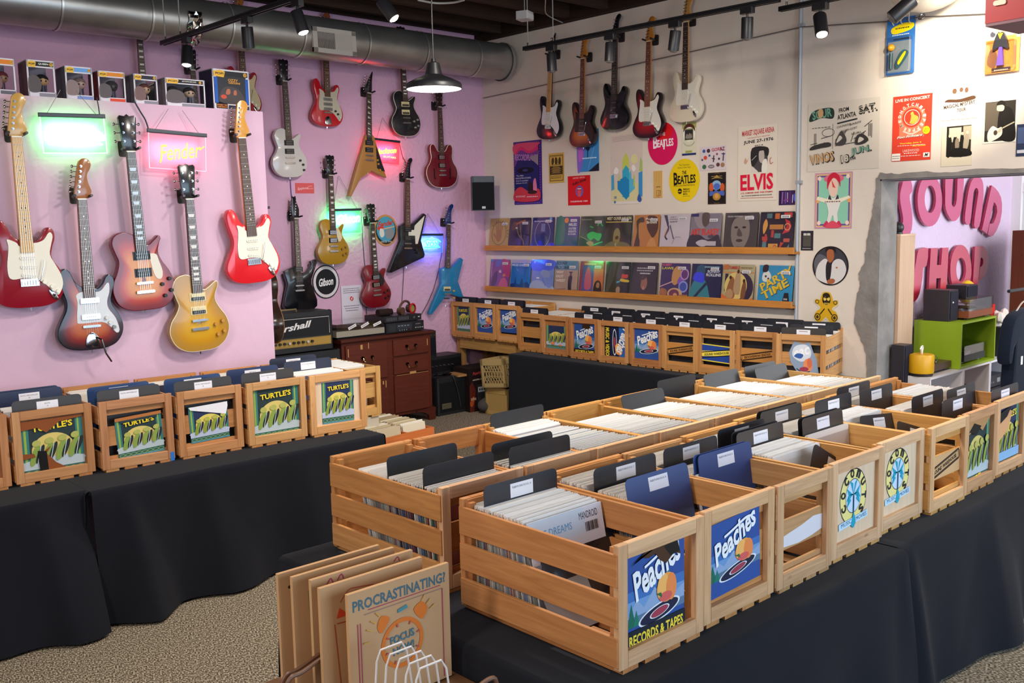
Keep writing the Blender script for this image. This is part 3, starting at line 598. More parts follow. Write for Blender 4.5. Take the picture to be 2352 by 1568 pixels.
# ---------------------------------------------------------------- row on the left table
LR = 'wooden record crates by the pink partition'
p = 'the scrap-covered left table crate'
crate('crate cut off at the far edge, leftmost on the table by the partition', .885, 4.79, -.03, W=.355, D=.62, col='b06a32', fcol='b8743c', front='planks', group=LR, phrase='the cut-off crate', recs=[(10, .55, .4, .05, .1)])
rag = ';P 8a4a22 46 52 38 40 52 22 78 4 30 0 28 30 34 44;P 14100e 24 46 38 44 40 0 26 0;P 8a4a22 0 34 20 36 18 42 0 44;P 8a4a22 0 100 0 84 26 86 40 76 62 92 100 96 100 100'
crate('left table crate whose stage picture is torn to scraps over dark planks', 1.26, 4.78, -.03, W=.355, D=.62, col='b8702f', fcol='b97a42', front='planks', group=LR, phrase=p,
      signs=[('sign_sheet', .175, .165, .275, .275, 0, a_turtle() + rag, '2a3a3c', .0185)], recs=[(14, .56, .5, .03, .06), (14, .3, .2, .05, .08)],
      divs=[D_(.42, .05, 'ROCK NEW/SEALED|M', '232c4a', p, 'rear navy divider card'), D_(.36, .05, 'ROCK NEW/SEALED|N', '232c4a', p, 'middle navy divider card'), D_(.06, .03, 'ROCK|O', GR, p, 'front grey divider card')])
p = 'the clear-taped left table crate'
crate('left table crate with a crumpled picture behind clear tape and a blue tape tab', 1.64, 4.745, -.03, W=.36, D=.62, col='b4703a', fcol='b8784a', front='slats', group=LR, phrase=p,
      signs=[('sign_sheet', .195, .155, .23, .2, 3, a_turtle() + ';R 2a3a3c 10 90 80 12;R b4703a 0 96 100 8', '2a3a38', .0185), ('blue_tape', .345, .025, .02, .045, 0, '', '2f7ad0', -.001)], recs=[(18, .58, .46, .03, .06)],
      divs=[D_(.22, .05, 'ROCK NEW/SEALED|P', '27406e', p, 'rear navy divider card'), D_(.12, .04, 'ROCK NEW/SEALED', '27406e', p, 'middle navy divider card'), D_(.08, .03, 'ROCK NEW/SEALED', GR, p, 'front grey divider card')])
p = 'the folded-picture left table crate'
crate('left table crate with a small pale picture whose top corner is folded over', 2.02, 4.72, -.04, W=.35, D=.62, col='b87238', fcol='c08048', front='slats', group=LR, phrase=p,
      signs=[('sign_sheet', .17, .17, .21, .19, 2, a_turtle(4, 1).replace('B f2d52c 50 86 11 66 3 TURTLE\'S', '') + ';P eceaf0 0 100 4 92 94 66 100 88 100 100', '2a3658', .0185)], recs=[(24, .59, .44, .03, .06)],
      divs=[D_(.2, .05, 'ROCK R', '27406e', p, 'rear navy divider card'), D_(.07, .03, 'ROCK NEW/SEALED|R', GR, p, 'front grey divider card')])
p = 'the dark-picture left table crate'
crate('left table crate with a complete dark stage picture under yellow lettering', 2.39, 4.69, -.04, W=.35, D=.62, col='c47c3a', fcol='cf9a5c', front='planks', group=LR, phrase=p,
      signs=[('sign_sheet', .172, .17, .275, .275, 0, a_turtle(), '2a3a3c', .0185)], recs=[(24, .59, .42, .03, .06)],
      divs=[D_(.27, .05, 'ROCK S', '27345a', p, 'rear navy divider card'), D_(.09, .03, 'ROCK NEW/SEALED|S', GR, p, 'front grey divider card')])
p = 'the pale-panel left table crate'
crate('last left table crate, clean bright stage picture centred on a pale panel', 2.755, 4.66, -.05, W=.36, D=.62, col='c9883c', fcol='d89a56', front='panel', group=LR, phrase=p,
      signs=[('sign_sheet', .182, .18, .205, .235, -1, a_turtle(4, 1), '2a3658', .0155)], recs=[(10, .58, .5, .03, .05), (16, .32, .18, .05, .1)],
      divs=[D_(.52, .05, 'MORE ROCK|BEHIND YOU', '23283c', p, 'rear black divider card'), D_(.33, .06, 'ROCK NEW/SEALED|T', '23283c', p, 'front black divider card')])
# ---------------------------------------------------------------- row along the white wall
WR = 'wooden record crates along the white wall'
rows = [('first raised crate in the corner, dull stage picture behind its frame', 6.08, 7.50, .68, 'planks', [('sign_sheet', .175, .175, .2, .25, 0, a_turtle(4, 1), '2a3658', .0185)], 'corner'),
        ('second raised crate with a blue peach sign, beside the corner crate', 6.08, 7.165, .68, 'slats', [('sign_sheet', .17, .19, .24, .24, 0, A_PEACH, NAVY, .0185)], 'second raised'),
        ('third raised crate with a blue peach sign over plank gaps', 6.08, 6.83, .68, 'slats', [('sign_sheet', .17, .2, .24, .22, 0, A_PEACH, NAVY, .0185)], 'third raised'),
        ('first lower crate on the wall table, plain board with two black gaps', 6.03, 6.47, TZ, 'slats', [], 'plain-fronted'),
        ('wall table crate with a melted-looking green stage picture', 5.985, 6.115, TZ, 'planks', [('sign_sheet', .165, .16, .24, .2, 0, a_turtle(4, 1).replace("B f2d52c 50 86 11 66 3 TURTLE'S", 'E f08050 34 22 9 6;E f08050 72 16 7 4'), '2a5a68', .0185)], 'melted-picture'),
        ('wall table crate with a worn peach sign torn at the top', 5.965, 5.755, TZ, 'planks', [('sign_sheet', .165, .17, .24, .26, 0, A_PEACH_RT2 + ';P 3a2414 40 100 40 88 60 84 78 88 76 100', NAVY, .0185)], 'torn-top peach'),
        ('wall table crate with the peach sign turned on its side', 5.945, 5.405, TZ, 'board', [('sign_sheet', .19, .175, .255, .275, 0, A_MUSIC, NAVY, .0185)], 'sideways-sign'),
        ('wall table crate with the cleanest blue peach sign', 5.95, 5.06, TZ, 'planks', [('sign_sheet', .165, .185, .26, .24, 0, A_PEACH, NAVY, .0185)], 'clean peach'),
        ('wall table crate with brown slanting outlined lettering, upright', 5.94, 4.72, TZ, 'slats', [('painted_board', .165, .17, .3, .095, 0, A_WARE % 'bd8444', 'bd8444', .0195)], 'brown-lettered'),
        ('wall table crate with a blue and yellow lettered board', 5.955, 4.40, TZ, 'slats', [('painted_board', .165, .165, .3, .13, -2, A_WAREC, 'e8d44a', .0185)], 'blue-and-yellow'),
        ('wall table crate with the brown outlined lettering upside down', 6.0, 4.085, TZ, 'slats', [('painted_board', .165, .17, .3, .095, 180, A_WARE % 'bd8444', 'bd8444', .0195)], 'upside-down')]
WC = ['c4833c', 'c98636', 'cc8a3c', 'c07e30', 'b8702c', 'bb7230', 'c4803c', 'b46e2c', 'c2863e', 'c2843a', 'b87a34']
for i, (lab, x, y, z, fr, sg, ph) in enumerate(rows):
    ph = f'the {ph} crate on the white-wall row'; rot = -PI / 2 + (.03 if i > 3 else 0) + (.1 if i == 10 else 0)
    nd = [(.05, .03), (.1, .04)] if i < 3 else [(.06, .03), (.2, .05), (.42, .06), (.52, .06)]
    if i in (3, 4): nd = [(.05, .03), (.09, .04)] if i == 3 else [(.52, .05)]
    txt = ['JAZZ', 'BLUES', 'SOUNDTRACKS', 'HIP HOP']
    crate(lab, x, y, rot, W=.325, D=.485 if i < 3 else .56, z=z, col=WC[i], fcol=WC[i], front=fr, signs=sg, group=WR, phrase=ph, recs=[(14 if i < 3 else 30, .4 if i < 3 else .5, .1, .05, .05)],
          divs=[D_(a, l, '~', '20222a', ph, ['front', 'second', 'third', 'rear'][k] + ' black divider card', dx=(-.02 if k % 2 else .0)) for k, (a, l) in enumerate(nd)])
ph = 'the angled crate at the end of the white-wall row'
crate('angled crate at the end of the wall table, peach sign scraps behind clear tape', 5.995, 3.74, -PI / 2 + .28, W=.345, D=.55, col='c98c4a', fcol='c98a44', front='slats', group=WR, phrase=ph,
      signs=[('sign_scrap', .19, .175, .2, .27, 4, 'S d8dce6 12 60 22 84 60 88 78 70 70 52 40 44;J f4f4f8 46 68 20 60 16 eac;S 3a62a8 18 58 30 66 50 62 40 52;E e89060 64 34 16 17;E d8704c 70 40 9 13;E a33c50 50 24 16 6;L 26304a 3 24 26 44 14 70 18', '8fa0b8', .0185, [(-.06, .13), (.0, .11), (.05, .12), (.07, .05), (.09, .0), (.1, -.1), (.02, -.13), (-.05, -.09), (-.09, -.02), (-.1, .05)])],
      recs=[(44, .5, .12, .02, .18)], divs=[D_(.5, .03, '~', '20222a', ph, 'rear black divider card'), D_(.26, .08, '~', '20222a', ph, 'middle black divider card'), D_(.06, .03, '~', GR, ph, 'front grey divider card')])
# ================================================================ guitars
STRAT = [(0, 0), (.065, .003), (.12, .025), (.152, .07), (.158, .12), (.14, .17), (.115, .21), (.107, .24), (.116, .28), (.129, .32), (.124, .354), (.105, .368), (.087, .358), (.07, .327), (.05, .306), (.028, .303), (-.028, .316), (-.045, .325), (-.062, .347), (-.078, .384), (-.098, .405), (-.119, .399), (-.131, .37), (-.129, .325), (-.118, .28), (-.108, .24), (-.114, .2), (-.14, .15), (-.16, .1), (-.155, .055), (-.122, .018), (-.065, .002)]
LESP = [(0, 0), (.08, .007), (.138, .045), (.165, .11), (.154, .17), (.12, .222), (.1, .262), (.1, .295), (.114, .328), (.121, .352), (.11, .365), (.09, .354), (.062, .334), (.03, .328), (-.03, .40), (-.075, .406), (-.113, .386), (-.13, .34), (-.115, .285), (-.105, .25), (-.122, .21), (-.153, .165), (-.165, .108), (-.138, .044), (-.08, .007)]
_h = [(.1, .01), (.17, .055), (.2, .13), (.19, .195), (.152, .25), (.135, .3), (.14, .35), (.143, .392), (.13, .422), (.105, .432), (.082, .416), (.062, .385), (.047, .366), (.03, .362)]
SEMI = [(0, 0)] + _h + [(-x, y) for x, y in _h[::-1]]
SPARK = [(0, 0), (.09, .006), (.145, .05), (.16, .12), (.14, .19), (.105, .245), (.09, .29), (.1, .335), (.11, .36), (.098, .375), (.07, .352), (.03, .33), (-.03, .385), (-.08, .40), (-.125, .385), (-.142, .345), (-.13, .295), (-.118, .255), (-.13, .205), (-.155, .15), (-.16, .095), (-.135, .035), (-.075, .004)]
HEADS = {'fender': [(-.021, 0), (-.031, .022), (-.029, .045), (-.008, .16), (.004, .187), (.026, .197), (.048, .188), (.056, .165), (.048, .142), (.036, .122), (.034, .095), (.043, .06), (.05, .04), (.045, .024), (.021, 0)],
         'gibson': [(-.021, 0), (-.034, .024), (-.036, .06), (-.045, .165), (-.036, .176), (-.012, .172), (0, .182), (.012, .172), (.036, .176), (.045, .165), (.036, .06), (.034, .024), (.021, 0)],
         'point': [(-.021, 0), (-.042, .04), (-.03, .07), (.01, .15), (.042, .205), (.044, .19), (.034, .12), (.034, .03), (.021, 0)],
         'banana': [(-.021, 0), (-.038, .03), (-.03, .07), (-.006, .14), (.01, .18), (.035, .2), (.052, .195), (.056, .175), (.036, .14), (.03, .09), (.032, .03), (.021, 0)],
         'iceman': [(-.021, 0), (-.034, .03), (-.04, .09), (-.032, .16), (-.03, .2), (-.012, .19), (.006, .2), (.012, .15), (.036, .08), (.034, .03), (.021, 0)]}
UP = Vector((0, 0, 1))
def guitar(label, head, bot, plane, body, bcol, kind='strat', hs='fender', hcol='c9953f', fb='5a3a28', pg=None, pgcol='e6dfcc', ecol=None, pick='single', pcol='e9e4d4', hw='chrome', knobs=(), inlay='dot', bridge='trem', gap=.035, Lh=.978, wid=1., trace=None, matn='lacquer', bw=.0, group='guitars hung on the walls', extra=None, hangcol='2a2422', frets=True, nut=None, cat='electric guitar', scl=None, inl='ece6d8', tside='l', lean=0):
    ax, val = plane
    A = aX if ax == 'X' else aY
    H_, B_ = A(*head, val), A(*bot, val); up = (H_ - B_); L = up.length; up.normalize()
    n = Vector((-1, 0, 0)) if ax == 'X' else Vector((0, -1, 0)); u = up.cross(n).normalized()
    mtx = Matrix(((u.x, up.x, n.x, B_.x), (u.y, up.y, n.y, B_.y), (u.z, up.z, n.z, B_.z), (0, 0, 0, 1)))
    t = thing('electric_guitar', label, cat, mtx=mtx, group=group); s = L / Lh; TH = .044
    if trace:
        inv = mtx.inverted(); out = [tuple((inv @ A(*p, val))[:2]) for p in trace]; out = [(a / s, b / s) for a, b in out]
    else: out = spline([(x * wid, y) for x, y in body], 4)
    out = ccw(out)
    m = M(s)
    if ecol is None: m.prism(out, -TH, 0, bcol, bev=.005 if not trace else .003)
    else:                                     # sunburst finish: a rim colour shading to a lighter centre
        m.prism(out, -TH, -.0006, ecol[0], bev=.005); cx, cy = 0, .155; q = inset(out, .004); n_ = len(q); vs = []; vc = []; st = [0, .14, .3, .5, .72, .93]
        for k, f_ in enumerate(st):
            vs += [(cx + (x - cx) * (1 - f_), cy + (y - cy) * (1 - f_), .0002 + .002 * min(1, f_ * 2)) for x, y in q]
            tt = [0, .12, .5, .85, 1, 1][k]; cc = mix(ecol[0], ecol[1], min(1, tt * 2)) if tt < .5 else mix(ecol[1], ecol[2], tt * 2 - 1); vc += [cc] * n_
        m.add(vs, [(k * n_ + i, k * n_ + (i + 1) % n_, (k + 1) * n_ + (i + 1) % n_, (k + 1) * n_ + i) for k in range(len(st) - 1) for i in range(n_)], None, vc=vc)
    if bw: m.add(*_rim(out, bw), 'e6dcc0')
    m.build('body', matn, t)
    z0 = .0025
    br = {'strat': .118, 'lp': .165, 'semi': .17, 'spark': .14}.get(kind, .12) if scl is None else scl[0]
    ny = (.97 - .19 if kind == 'strat' else .80) if nut is None else nut
    hl = max(p[1] for p in HEADS[hs]); ny = Lh - hl if nut is None else nut
    be = {'strat': .255, 'lp': .31, 'semi': .325, 'spark': .30}.get(kind, .28) if scl is None else scl[1]
    m = M(s); w0, w1 = .0285, .0215; k = 10
    vs = [(-w0, be, .003), (w0, be, .003), (w1, ny, .003), (-w1, ny, .003), (-w0, be, .0105), (w0, be, .0105), (w1, ny, .0105), (-w1, ny, .0105)]
    m.add(vs, [(4, 5, 6, 7), (0, 1, 5, 4), (1, 2, 6, 5), (2, 3, 7, 6), (3, 0, 4, 7), (0, 3, 2, 1)], fb)
    sc = ny - br
    for i in range(1, 22):
        y = ny - sc * (1 - 2 ** (-i / 12))
        if y < be + .004 or not frets: break
        w = w0 + (w1 - w0) * (y - be) / (ny - be); m.box((-w, y - .0009, .0105), (w, y + .0009, .0116), '968f84')
    for i in (3, 5, 7, 9, 12, 15, 17, 19):
        y = ny - sc * (1 - 2 ** (-(i - .5) / 12))
        if y < be + .01: break
        if inlay == 'dot':
            for dx in ((-.009, .009) if i == 12 else (0,)): m.cyl((dx, y, .0104), (dx, y, .0109), .0034, inl, n=8)
        elif inlay == 'trap': m.flat([(-.013, y - .008), (.013, y - .008), (.016, y + .008), (-.016, y + .008)], .0110, inl)
        elif inlay == 'block': m.flat([(-.017, y - .006), (.017, y - .006), (.017, y + .006), (-.017, y + .006)], .0110, inl)
        elif inlay == 'fin': m.flat([(-.018, y - .010), (.018, y - .010), (-.018, y + .010)], .0110, inl)
    m.build('fretboard', 'satin', t)
    m = M(s); m.add([(-w0 + .002, be + .0, -.016), (w0 - .002, be, -.016), (w1 - .002, ny, -.012), (-w1 + .002, ny, -.012), (-w0, be, .003), (w0, be, .003), (w1, ny, .003), (-w1, ny, .003)], [(0, 3, 2, 1), (0, 1, 5, 4), (1, 2, 6, 5), (2, 3, 7, 6), (3, 0, 4, 7)], hcol if hs == 'fender' else '4a2c20'); m.build('neck', 'satin', t)
    hp = [(x, y + ny) for x, y in HEADS[hs]]; hp = spline(hp, 3) if hs in ('fender', 'banana') else hp
    M(s).prism(hp, -.012, .003, hcol, bev=.0015).build('headstock', 'lacquer', t)
    M(s).box((-.0215, ny - .003, .003), (.0215, ny + .003, .0125), 'e8e2d0').build('nut', 'satin', t)
    for i in range(6):
        if tside == 'both':
            sx = -1 if i < 3 else 1; yy = ny + .05 + (i % 3) * .042; xa = sx * .025; xe = sx * .062
        else:
            yy = ny + .035 + i * .0245; e = [p for p in HEADS[hs] if p[0] < .02]; fr = (yy - ny) / hl; xl = -.03 + fr * .03; xa = xl + .014; xe = xl - .022
        m = M(s); m.cyl((xa, yy, .003), (xa, yy, .012), .004, 'd0d0d4', n=8); m.cyl((xa, yy, .003), (xa, yy, .0045), .0065, 'c0c0c4', n=8); m.cyl((xa, yy, -.016), (xe, yy, -.016), .002, 'c0c0c4', n=6)
        m.sphere((xe, yy, -.016), (.007, .008, .005), 'c8c8cc', n=8, m=5); m.build('tuning_peg', 'chrome', t)
    # pickguard, pickups, bridge, knobs
    if pg == 'strat':
        p = [(.026, .297), (.05, .3), (.078, .312), (.1, .342), (.112, .342), (.117, .322), (.106, .283), (.098, .24), (.118, .195), (.14, .145), (.145, .10), (.13, .062), (.115, .052), (.085, .085), (.055, .115), (.02, .133), (-.03, .138), (-.07, .135), (-.088, .15), (-.09, .2), (-.082, .25), (-.078, .29), (-.082, .318), (-.06, .312), (-.04, .3), (-.028, .285)]
        M(s).prism(spline([(x * wid, y) for x, y in p], 3), .0015, .004, pgcol).build('pickguard', 'satin', t)
    elif pg == 'lp':
        M(s).prism([(.03, .325), (.05, .33), (.085, .27), (.09, .235), (.07, .205), (.05, .205), (.036, .25)], .004, .0075, pgcol).build('pickguard', 'satin', t)
    elif pg:
        if isinstance(pg, str): pass
        elif pg[0] == 'px': p = [tuple(q / s for q in (mtx.inverted() @ A(*p, val))[:2]) for p in pg[1:]]; M(s).prism(p, .0012, .004, pgcol).build('pickguard', 'satin', t)
        else: M(s).prism(spline(list(pg), 3), .0015, .004, pgcol).build('pickguard', 'satin', t)
    PK = {'single': [(.232, 0), (.19, 0), (.148, -.17)], 'hb2': [(be - .022, 0), (br + .052, 0)], 'hb1': [(br + .05, 0)], 'lip2': [(.245, 0), (.165, 0)], 'lip3': [(.232, 0), (.19, 0), (.148, 0)]}[pick]
    for y, ro in PK:
        T = TR((0, y, 0), ro)
        if pick == 'single':
            m = M(s).rbox((-.035, -.008, .003), (.035, .008, .0085), pcol, .0075, T); [m.cyl((-.026 + .0105 * i, 0, .0085), (-.026 + .0105 * i, 0, .0092), .0024, '8f8c86', n=6, T=T) for i in range(6)]
        elif pick.startswith('hb'):
            m = M(s).box((-.044, -.022, .0005), (.044, .022, .004), '14141a' if pcol != 'cream' else 'd9c896', T); cc = {'cream': ('e0cf9a', '17151a'), 'chrome': ('c6c6c6', 'c6c6c6')}.get(pcol, ('1a1a1e', '1a1a1e'))
            m.box((-.035, .001, .004), (.035, .017, .009), cc[0], T); m.box((-.035, -.017, .004), (.035, -.001, .009), cc[1], T)
            for sy in (-.009, .009): [m.cyl((-.026 + .0105 * i, sy, .009), (-.026 + .0105 * i, sy, .0098), .0022, 'b6b2aa', n=6, T=T) for i in range(6)]
        else: m = M(s).rbox((-.045, -.013, .003), (.045, .013, .011), 'c8ccd2', .004, T); [m.cyl((-.02 + .01 * i, 0, .011), (-.02 + .01 * i, 0, .012), .002, '55555a', n=6, T=T) for i in range(5)]
        m.build('pickup', 'satin' if pcol != 'chrome' and not pick.startswith('lip') else 'chrome', t)
    if bridge == 'trem':
        m = M(s).box((-.04, br - .018, .002), (.04, br + .016, .006), 'c9ccd0'); [m.box((-.036 + i * .0122, br - .014, .006), (-.027 + i * .0122, br + .008, .011), 'b2b5ba') for i in range(6)]; m.build('bridge', 'chrome', t)
        if pg == 'strat':
            M(s).tube([(.034, br + .002, .008), (.042, br + .01, .022), (.062, br + .075, .024), (.066, br + .1, .022)], .0024, 'd0d0d4').build('tremolo_arm', 'chrome', t)
            m = M(s).prism(spline([(.078, .072), (.09, .08), (.108, .062), (.118, .035), (.108, .028), (.092, .045)], 3), .001, .006, 'c9ccd2', bev=.002); m.cyl((.098, .054, .006), (.1, .05, .014), .006, 'd8d8dc', n=8); m.build('jack_plate', 'chrome', t)
    elif bridge == 'tom':
        m = M(s).rbox((-.043, br - .006, .003), (.043, br + .006, .014), 'c4c6ca', .005); m.build('bridge', 'chrome', t)
        M(s).rbox((-.047, br - .052, .003), (.047, br - .038, .014), 'c9ccd0', .006).build('tailpiece', 'chrome', t)
    elif bridge == 'vib':
        M(s).rbox((-.043, br - .006, .003), (.043, br + .006, .012), 'c4c6ca', .005).build('bridge', 'chrome', t)
        M(s).prism(spline([(-.026, br - .05), (0, br - .03), (.026, br - .05), (.03, br - .1), (-.03, br - .1)], 3), .002, .007, 'c0c2c6', bev=.002).build('tailpiece', 'chrome', t)
    m = M(s); ty = br if bridge == 'trem' else br - .04
    for i in range(6): x0, x1 = -.026 + .0104 * i, -.0155 + .0062 * i; m.add([(x0 - .0004, ty, .0125), (x0 + .0004, ty, .0125), (x1 + .0003, ny, .0135), (x1 - .0003, ny, .0135)], [(0, 1, 2, 3)], 'c9c4b8')
    m.build('strings', 'chrome', t)
    for x, y, cc in knobs: M(s).cyl((x, y, .002), (x, y, .016), .0105, cc, r1=.009, n=14).build('knob', 'satin', t)
    for x, y in ((0, -.004),): M(s).cyl((x, y + .003, -.022), (x, y - .012, -.022), .005, 'c0c0c4', n=8).build('strap_button', 'chrome', t)
    if extra: extra(t, s)
    # hanger on the wall
    hz = -(.044 * s + gap); hp_ = mtx @ Vector((0, (ny + .006) * s, 0)); hm = mtx.copy(); hm.translation = hp_
    h = thing('guitar_hanger', _short(label), 'hanger', mtx=hm, group='padded wall hangers behind the guitars')
    M().rbox((-.032, -.03, hz - .012), (.032, .055, hz), hangcol, .012).build('wall_plate', 'satin', h)
    m = M(); m.tube([(0, .02, hz), (0, .02, -.028), (0, .006, -.02)], .007, '1d1d20'); m.build('arm', 'satin', h)
    for sx in (-1, 1): M().tube([(0, .004, -.022), (sx * .036, .004, -.022), (sx * .04, .006, -.01), (sx * .043, .012, .035)], .0075, '17171a', n=8).build('prong', 'satin', h)
    return t
def _short(l):
    w = l.replace(',', '').split()[:12]
    while w[-1] in ('the', 'a', 'and', 'with', 'on', 'by', 'under', 'of', 'in', 'over', 'behind', 'beside', 'two', 'partly', 'half', 'mostly', 'above', 'its', 'near', 'over'): w.pop()
    return 'wall hanger holding the ' + ' '.join(w)
def _rim(p, w):
    q = inset(p, w); n = len(p); return ([(x, y, .0006) for x, y in p] + [(x, y, .0022) for x, y in q], [(i, (i + 1) % n, n + (i + 1) % n, n + i) for i in range(n)])
SK = [(.062, .115, 'ece7d8'), (.094, .092, 'ece7d8'), (.118, .068, 'ece7d8')]
LK = lambda c: [(.085, .135, c), (.125, .15, c), (.095, .08, c), (.13, .095, c)]
PF = ('Y', YL - .085)
GP = 'guitars on the pink partition'
guitar('dark red guitar with white pickguard and maple neck, cut by the left edge', (27, 212), (74, 706), PF, STRAT, '8c1526', pg='strat', hcol='c79a4e', fb='c99a52', knobs=SK, inlay='dot', group=GP, inl='2a2018')
guitar('small three-colour sunburst guitar with two silver pickups under the green sign', (180, 366), (214, 803), PF, STRAT, '201418', wid=1.0, ecol=('12121a', '84241c', 'c06228'), pg=[(-.03, .29), (.028, .285), (.06, .292), (.088, .325), (.1, .322), (.098, .28), (.085, .24), (.088, .2), (.12, .15), (.135, .09), (.12, .075), (.09, .11), (.05, .135), (-.05, .135), (-.066, .15), (-.058, .24), (-.062, .275)], pgcol='d3d6da', pick='lip2', hcol='9c6238', fb='5b3d2e', bridge='vib', knobs=[(.075, .155, 'd6d6d2'), (.09, .13, 'd6d6d2'), (.108, .105, '8a8a8a')], Lh=.93, nut=.74, group=GP,
       extra=lambda t, s: M(s).tube([(.02, .06, .01), (.035, .05, .03), (.05, -.02, .032), (.075, -.065, .03)], .0045, '5c5850').build('tremolo_arm', 'chrome', t))
guitar('cherry sunburst guitar with black headstock and wide white pickguard', (290, 262), (338, 712), PF, SPARK, '9c1220', kind='spark', hs='gibson', hcol='17161a', fb='3f3430', ecol=('6e0616', 'b02c0c', 'd28410'), pg=[(.045, .285), (.075, .28), (.085, .25), (.1, .19), (.09, .155), (.065, .16), (.05, .2), (.04, .27)], pgcol='ddd6c6', pick='hb2', pcol='black', bridge='tom', knobs=[(.09, .125, '1d1a18'), (.13, .15, '1d1a18'), (.1, .065, '1d1a18'), (.135, .09, '1d1a18')], inlay='trap', inl='b9cbe0', tside='both', group=GP)
guitar('golden flame-top guitar with cream-and-black pickups, lowest on the partition', (427, 375), (464, 806), PF, LESP, 'b98a3a', kind='lp', hs='gibson', hcol='141316', fb='4a322a', ecol=('a87e30', 'bd8614', 'cc9a10'), pick='hb2', pcol='cream', bridge='tom', knobs=LK('b9822a'), inlay='trap', inl='d9d2cc', tside='both', group=GP, bw=.0035)
guitar('bright coral-red guitar with white pickguard, nearest the partition end', (545, 230), (589, 649), PF, STRAT, 'd8202a', pg='strat', hcol='cf9440', fb='4f342a', knobs=SK, group=GP)
PB = ('Y', YP - .09); GB_ = 'guitars on the pink rear wall'
guitar('pale grey single-cutaway guitar with black pickups on the rear wall', (650, 135), (669, 407), PB, LESP, 'cfc8c2', kind='lp', hs='gibson', hcol='19181c', fb='4a3a34', pick='hb2', pcol='black', bridge='tom', knobs=[(.095, .14, '26262a'), (.12, .105, '26262a'), (.125, .06, '26262a')], tside='both', group=GB_)
guitar('dark cherry semi-hollow guitar with two f-holes, under the white pendant glow', (1008, 203), (1017, 431), PB, SEMI, '6a1420', kind='semi', hs='gibson', hcol='2a1512', fb='4a3026', pick='hb2', pcol='chrome', bridge='tom', tside='both', group=GB_, bw=.004,
       extra=lambda t, s: [M(s).prism([(sx * x, y) for x, y in ((.085, .09), (.1, .085), (.108, .11), (.104, .15), (.11, .19), (.1, .195), (.094, .15), (.098, .11))], .0015, .003, '150a08').build('f_hole', 'matte', t) for sx in (-1, 1)])
guitar('gold-top single-cutaway guitar with cream pickguard beside the green sign', (757, 355), (768, 607), PB, LESP, 'a87f1f', kind='lp', hs='gibson', hcol='17161a', fb='3d2c24', pg='lp', pgcol='d8cba6', pick='hb2', pcol='chrome', bridge='tom', knobs=LK('8a6420'), inlay='trap', inl='d9d2cc', tside='both', group=GB_)
guitar('wine-red single-cutaway guitar with black pickguard, above the receiver', (851, 467), (868, 706), PB, LESP, '7a0f1c', kind='lp', hs='gibson', hcol='16201a', fb='33241e', pg='lp', pgcol='1a1416', pick='hb2', pcol='chrome', bridge='tom', knobs=LK('1d1414'), inlay='trap', inl='d9d2cc', tside='both', group=GB_)
guitar('black single-cutaway guitar with gold-framed pickups, partly behind the pendant lamp', (920, 60), (935, 313), PB, LESP, '201e22', kind='lp', hs='gibson', hcol='17161a', fb='4a3830', pick='hb2', pcol='cream', bridge='tom', knobs=LK('8f8a80'), inlay='block', tside='both', group=GB_, bw=.003)
guitar('bright red guitar with three chrome pickups on a pearl plate, below the air vent', (745, 28), (754, 290), PB, STRAT, 'b5101e', pg='strat', pgcol='b9b09c', pick='lip3', hcol='8a4a2a', fb='5a3a26', bridge='vib', knobs=[(.075, .135, '1c1c1e'), (.1, .11, '1c1c1e'), (.12, .08, 'c8c8c8')], group=GB_)
guitar('natural wood long-tailed V guitar with black control plate', (847, 163), (848, 396), PB, None, 'a8763a', kind='v', hs='point', hcol='17161a', fb='34261f', pick='hb2', pcol='black', bridge='tom', inlay='fin', inl='cfc6b8', matn='satin', Lh=.945, scl=(.16, .30), knobs=[(.09, .12, 'c08a2a'), (.1, .085, 'c08a2a'), (.118, .03, 'c08a2a')], group=GB_,
       trace=[(842, 309), (802, 450), (806, 452), (829, 408), (854, 392), (872, 401), (888, 408), (884, 395), (869, 344), (860, 315), (853, 306)], pg=('px', (863, 334), (884, 394), (876, 392), (866, 386), (864, 345)), pgcol='17151a')
guitar('black angular guitar with white pickguard and pointed headstock', (936, 362), (936, 612), PB, None, '15151c', kind='v', hs='banana', hcol='1a161c', fb='553628', pick='hb2', pcol='black', bridge='tom', Lh=1.03, scl=(.22, .375), knobs=[(.1, .16, '2a2a2e'), (.12, .13, '2a2a2e')], group=GB_,
       trace=[(935, 508), (920, 519), (921, 552), (893, 623), (895, 626), (900, 626), (974, 591), (976, 584), (967, 552), (979, 494), (974, 490), (951, 512), (943, 516)], pg=('px', (952, 518), (975, 495), (966, 532), (959, 560), (954, 560), (953, 541), (938, 541), (938, 528), (951, 528)), pgcol='e2ddcc')
guitar('bright blue star-shaped guitar in the corner above the raised crates', (1031, 468), (1026, 700), PB, None, '1878a8', kind='v', hs='banana', hcol='1b2f6a', fb='4f3a30', pick='hb1', pcol='cream', bridge='tom', Lh=1.0, scl=(.11, .365), knobs=[(.08, .14, 'c9a24a'), (.085, .07, 'c9a24a')], group=GB_,
       trace=[(1027, 611), (1013, 618), (1015, 650), (987, 717), (988, 722), (992, 722), (1023, 681), (1033, 673), (1061, 685), (1064, 680), (1052, 646), (1064, 596), (1059, 592), (1041, 613), (1034, 616)])
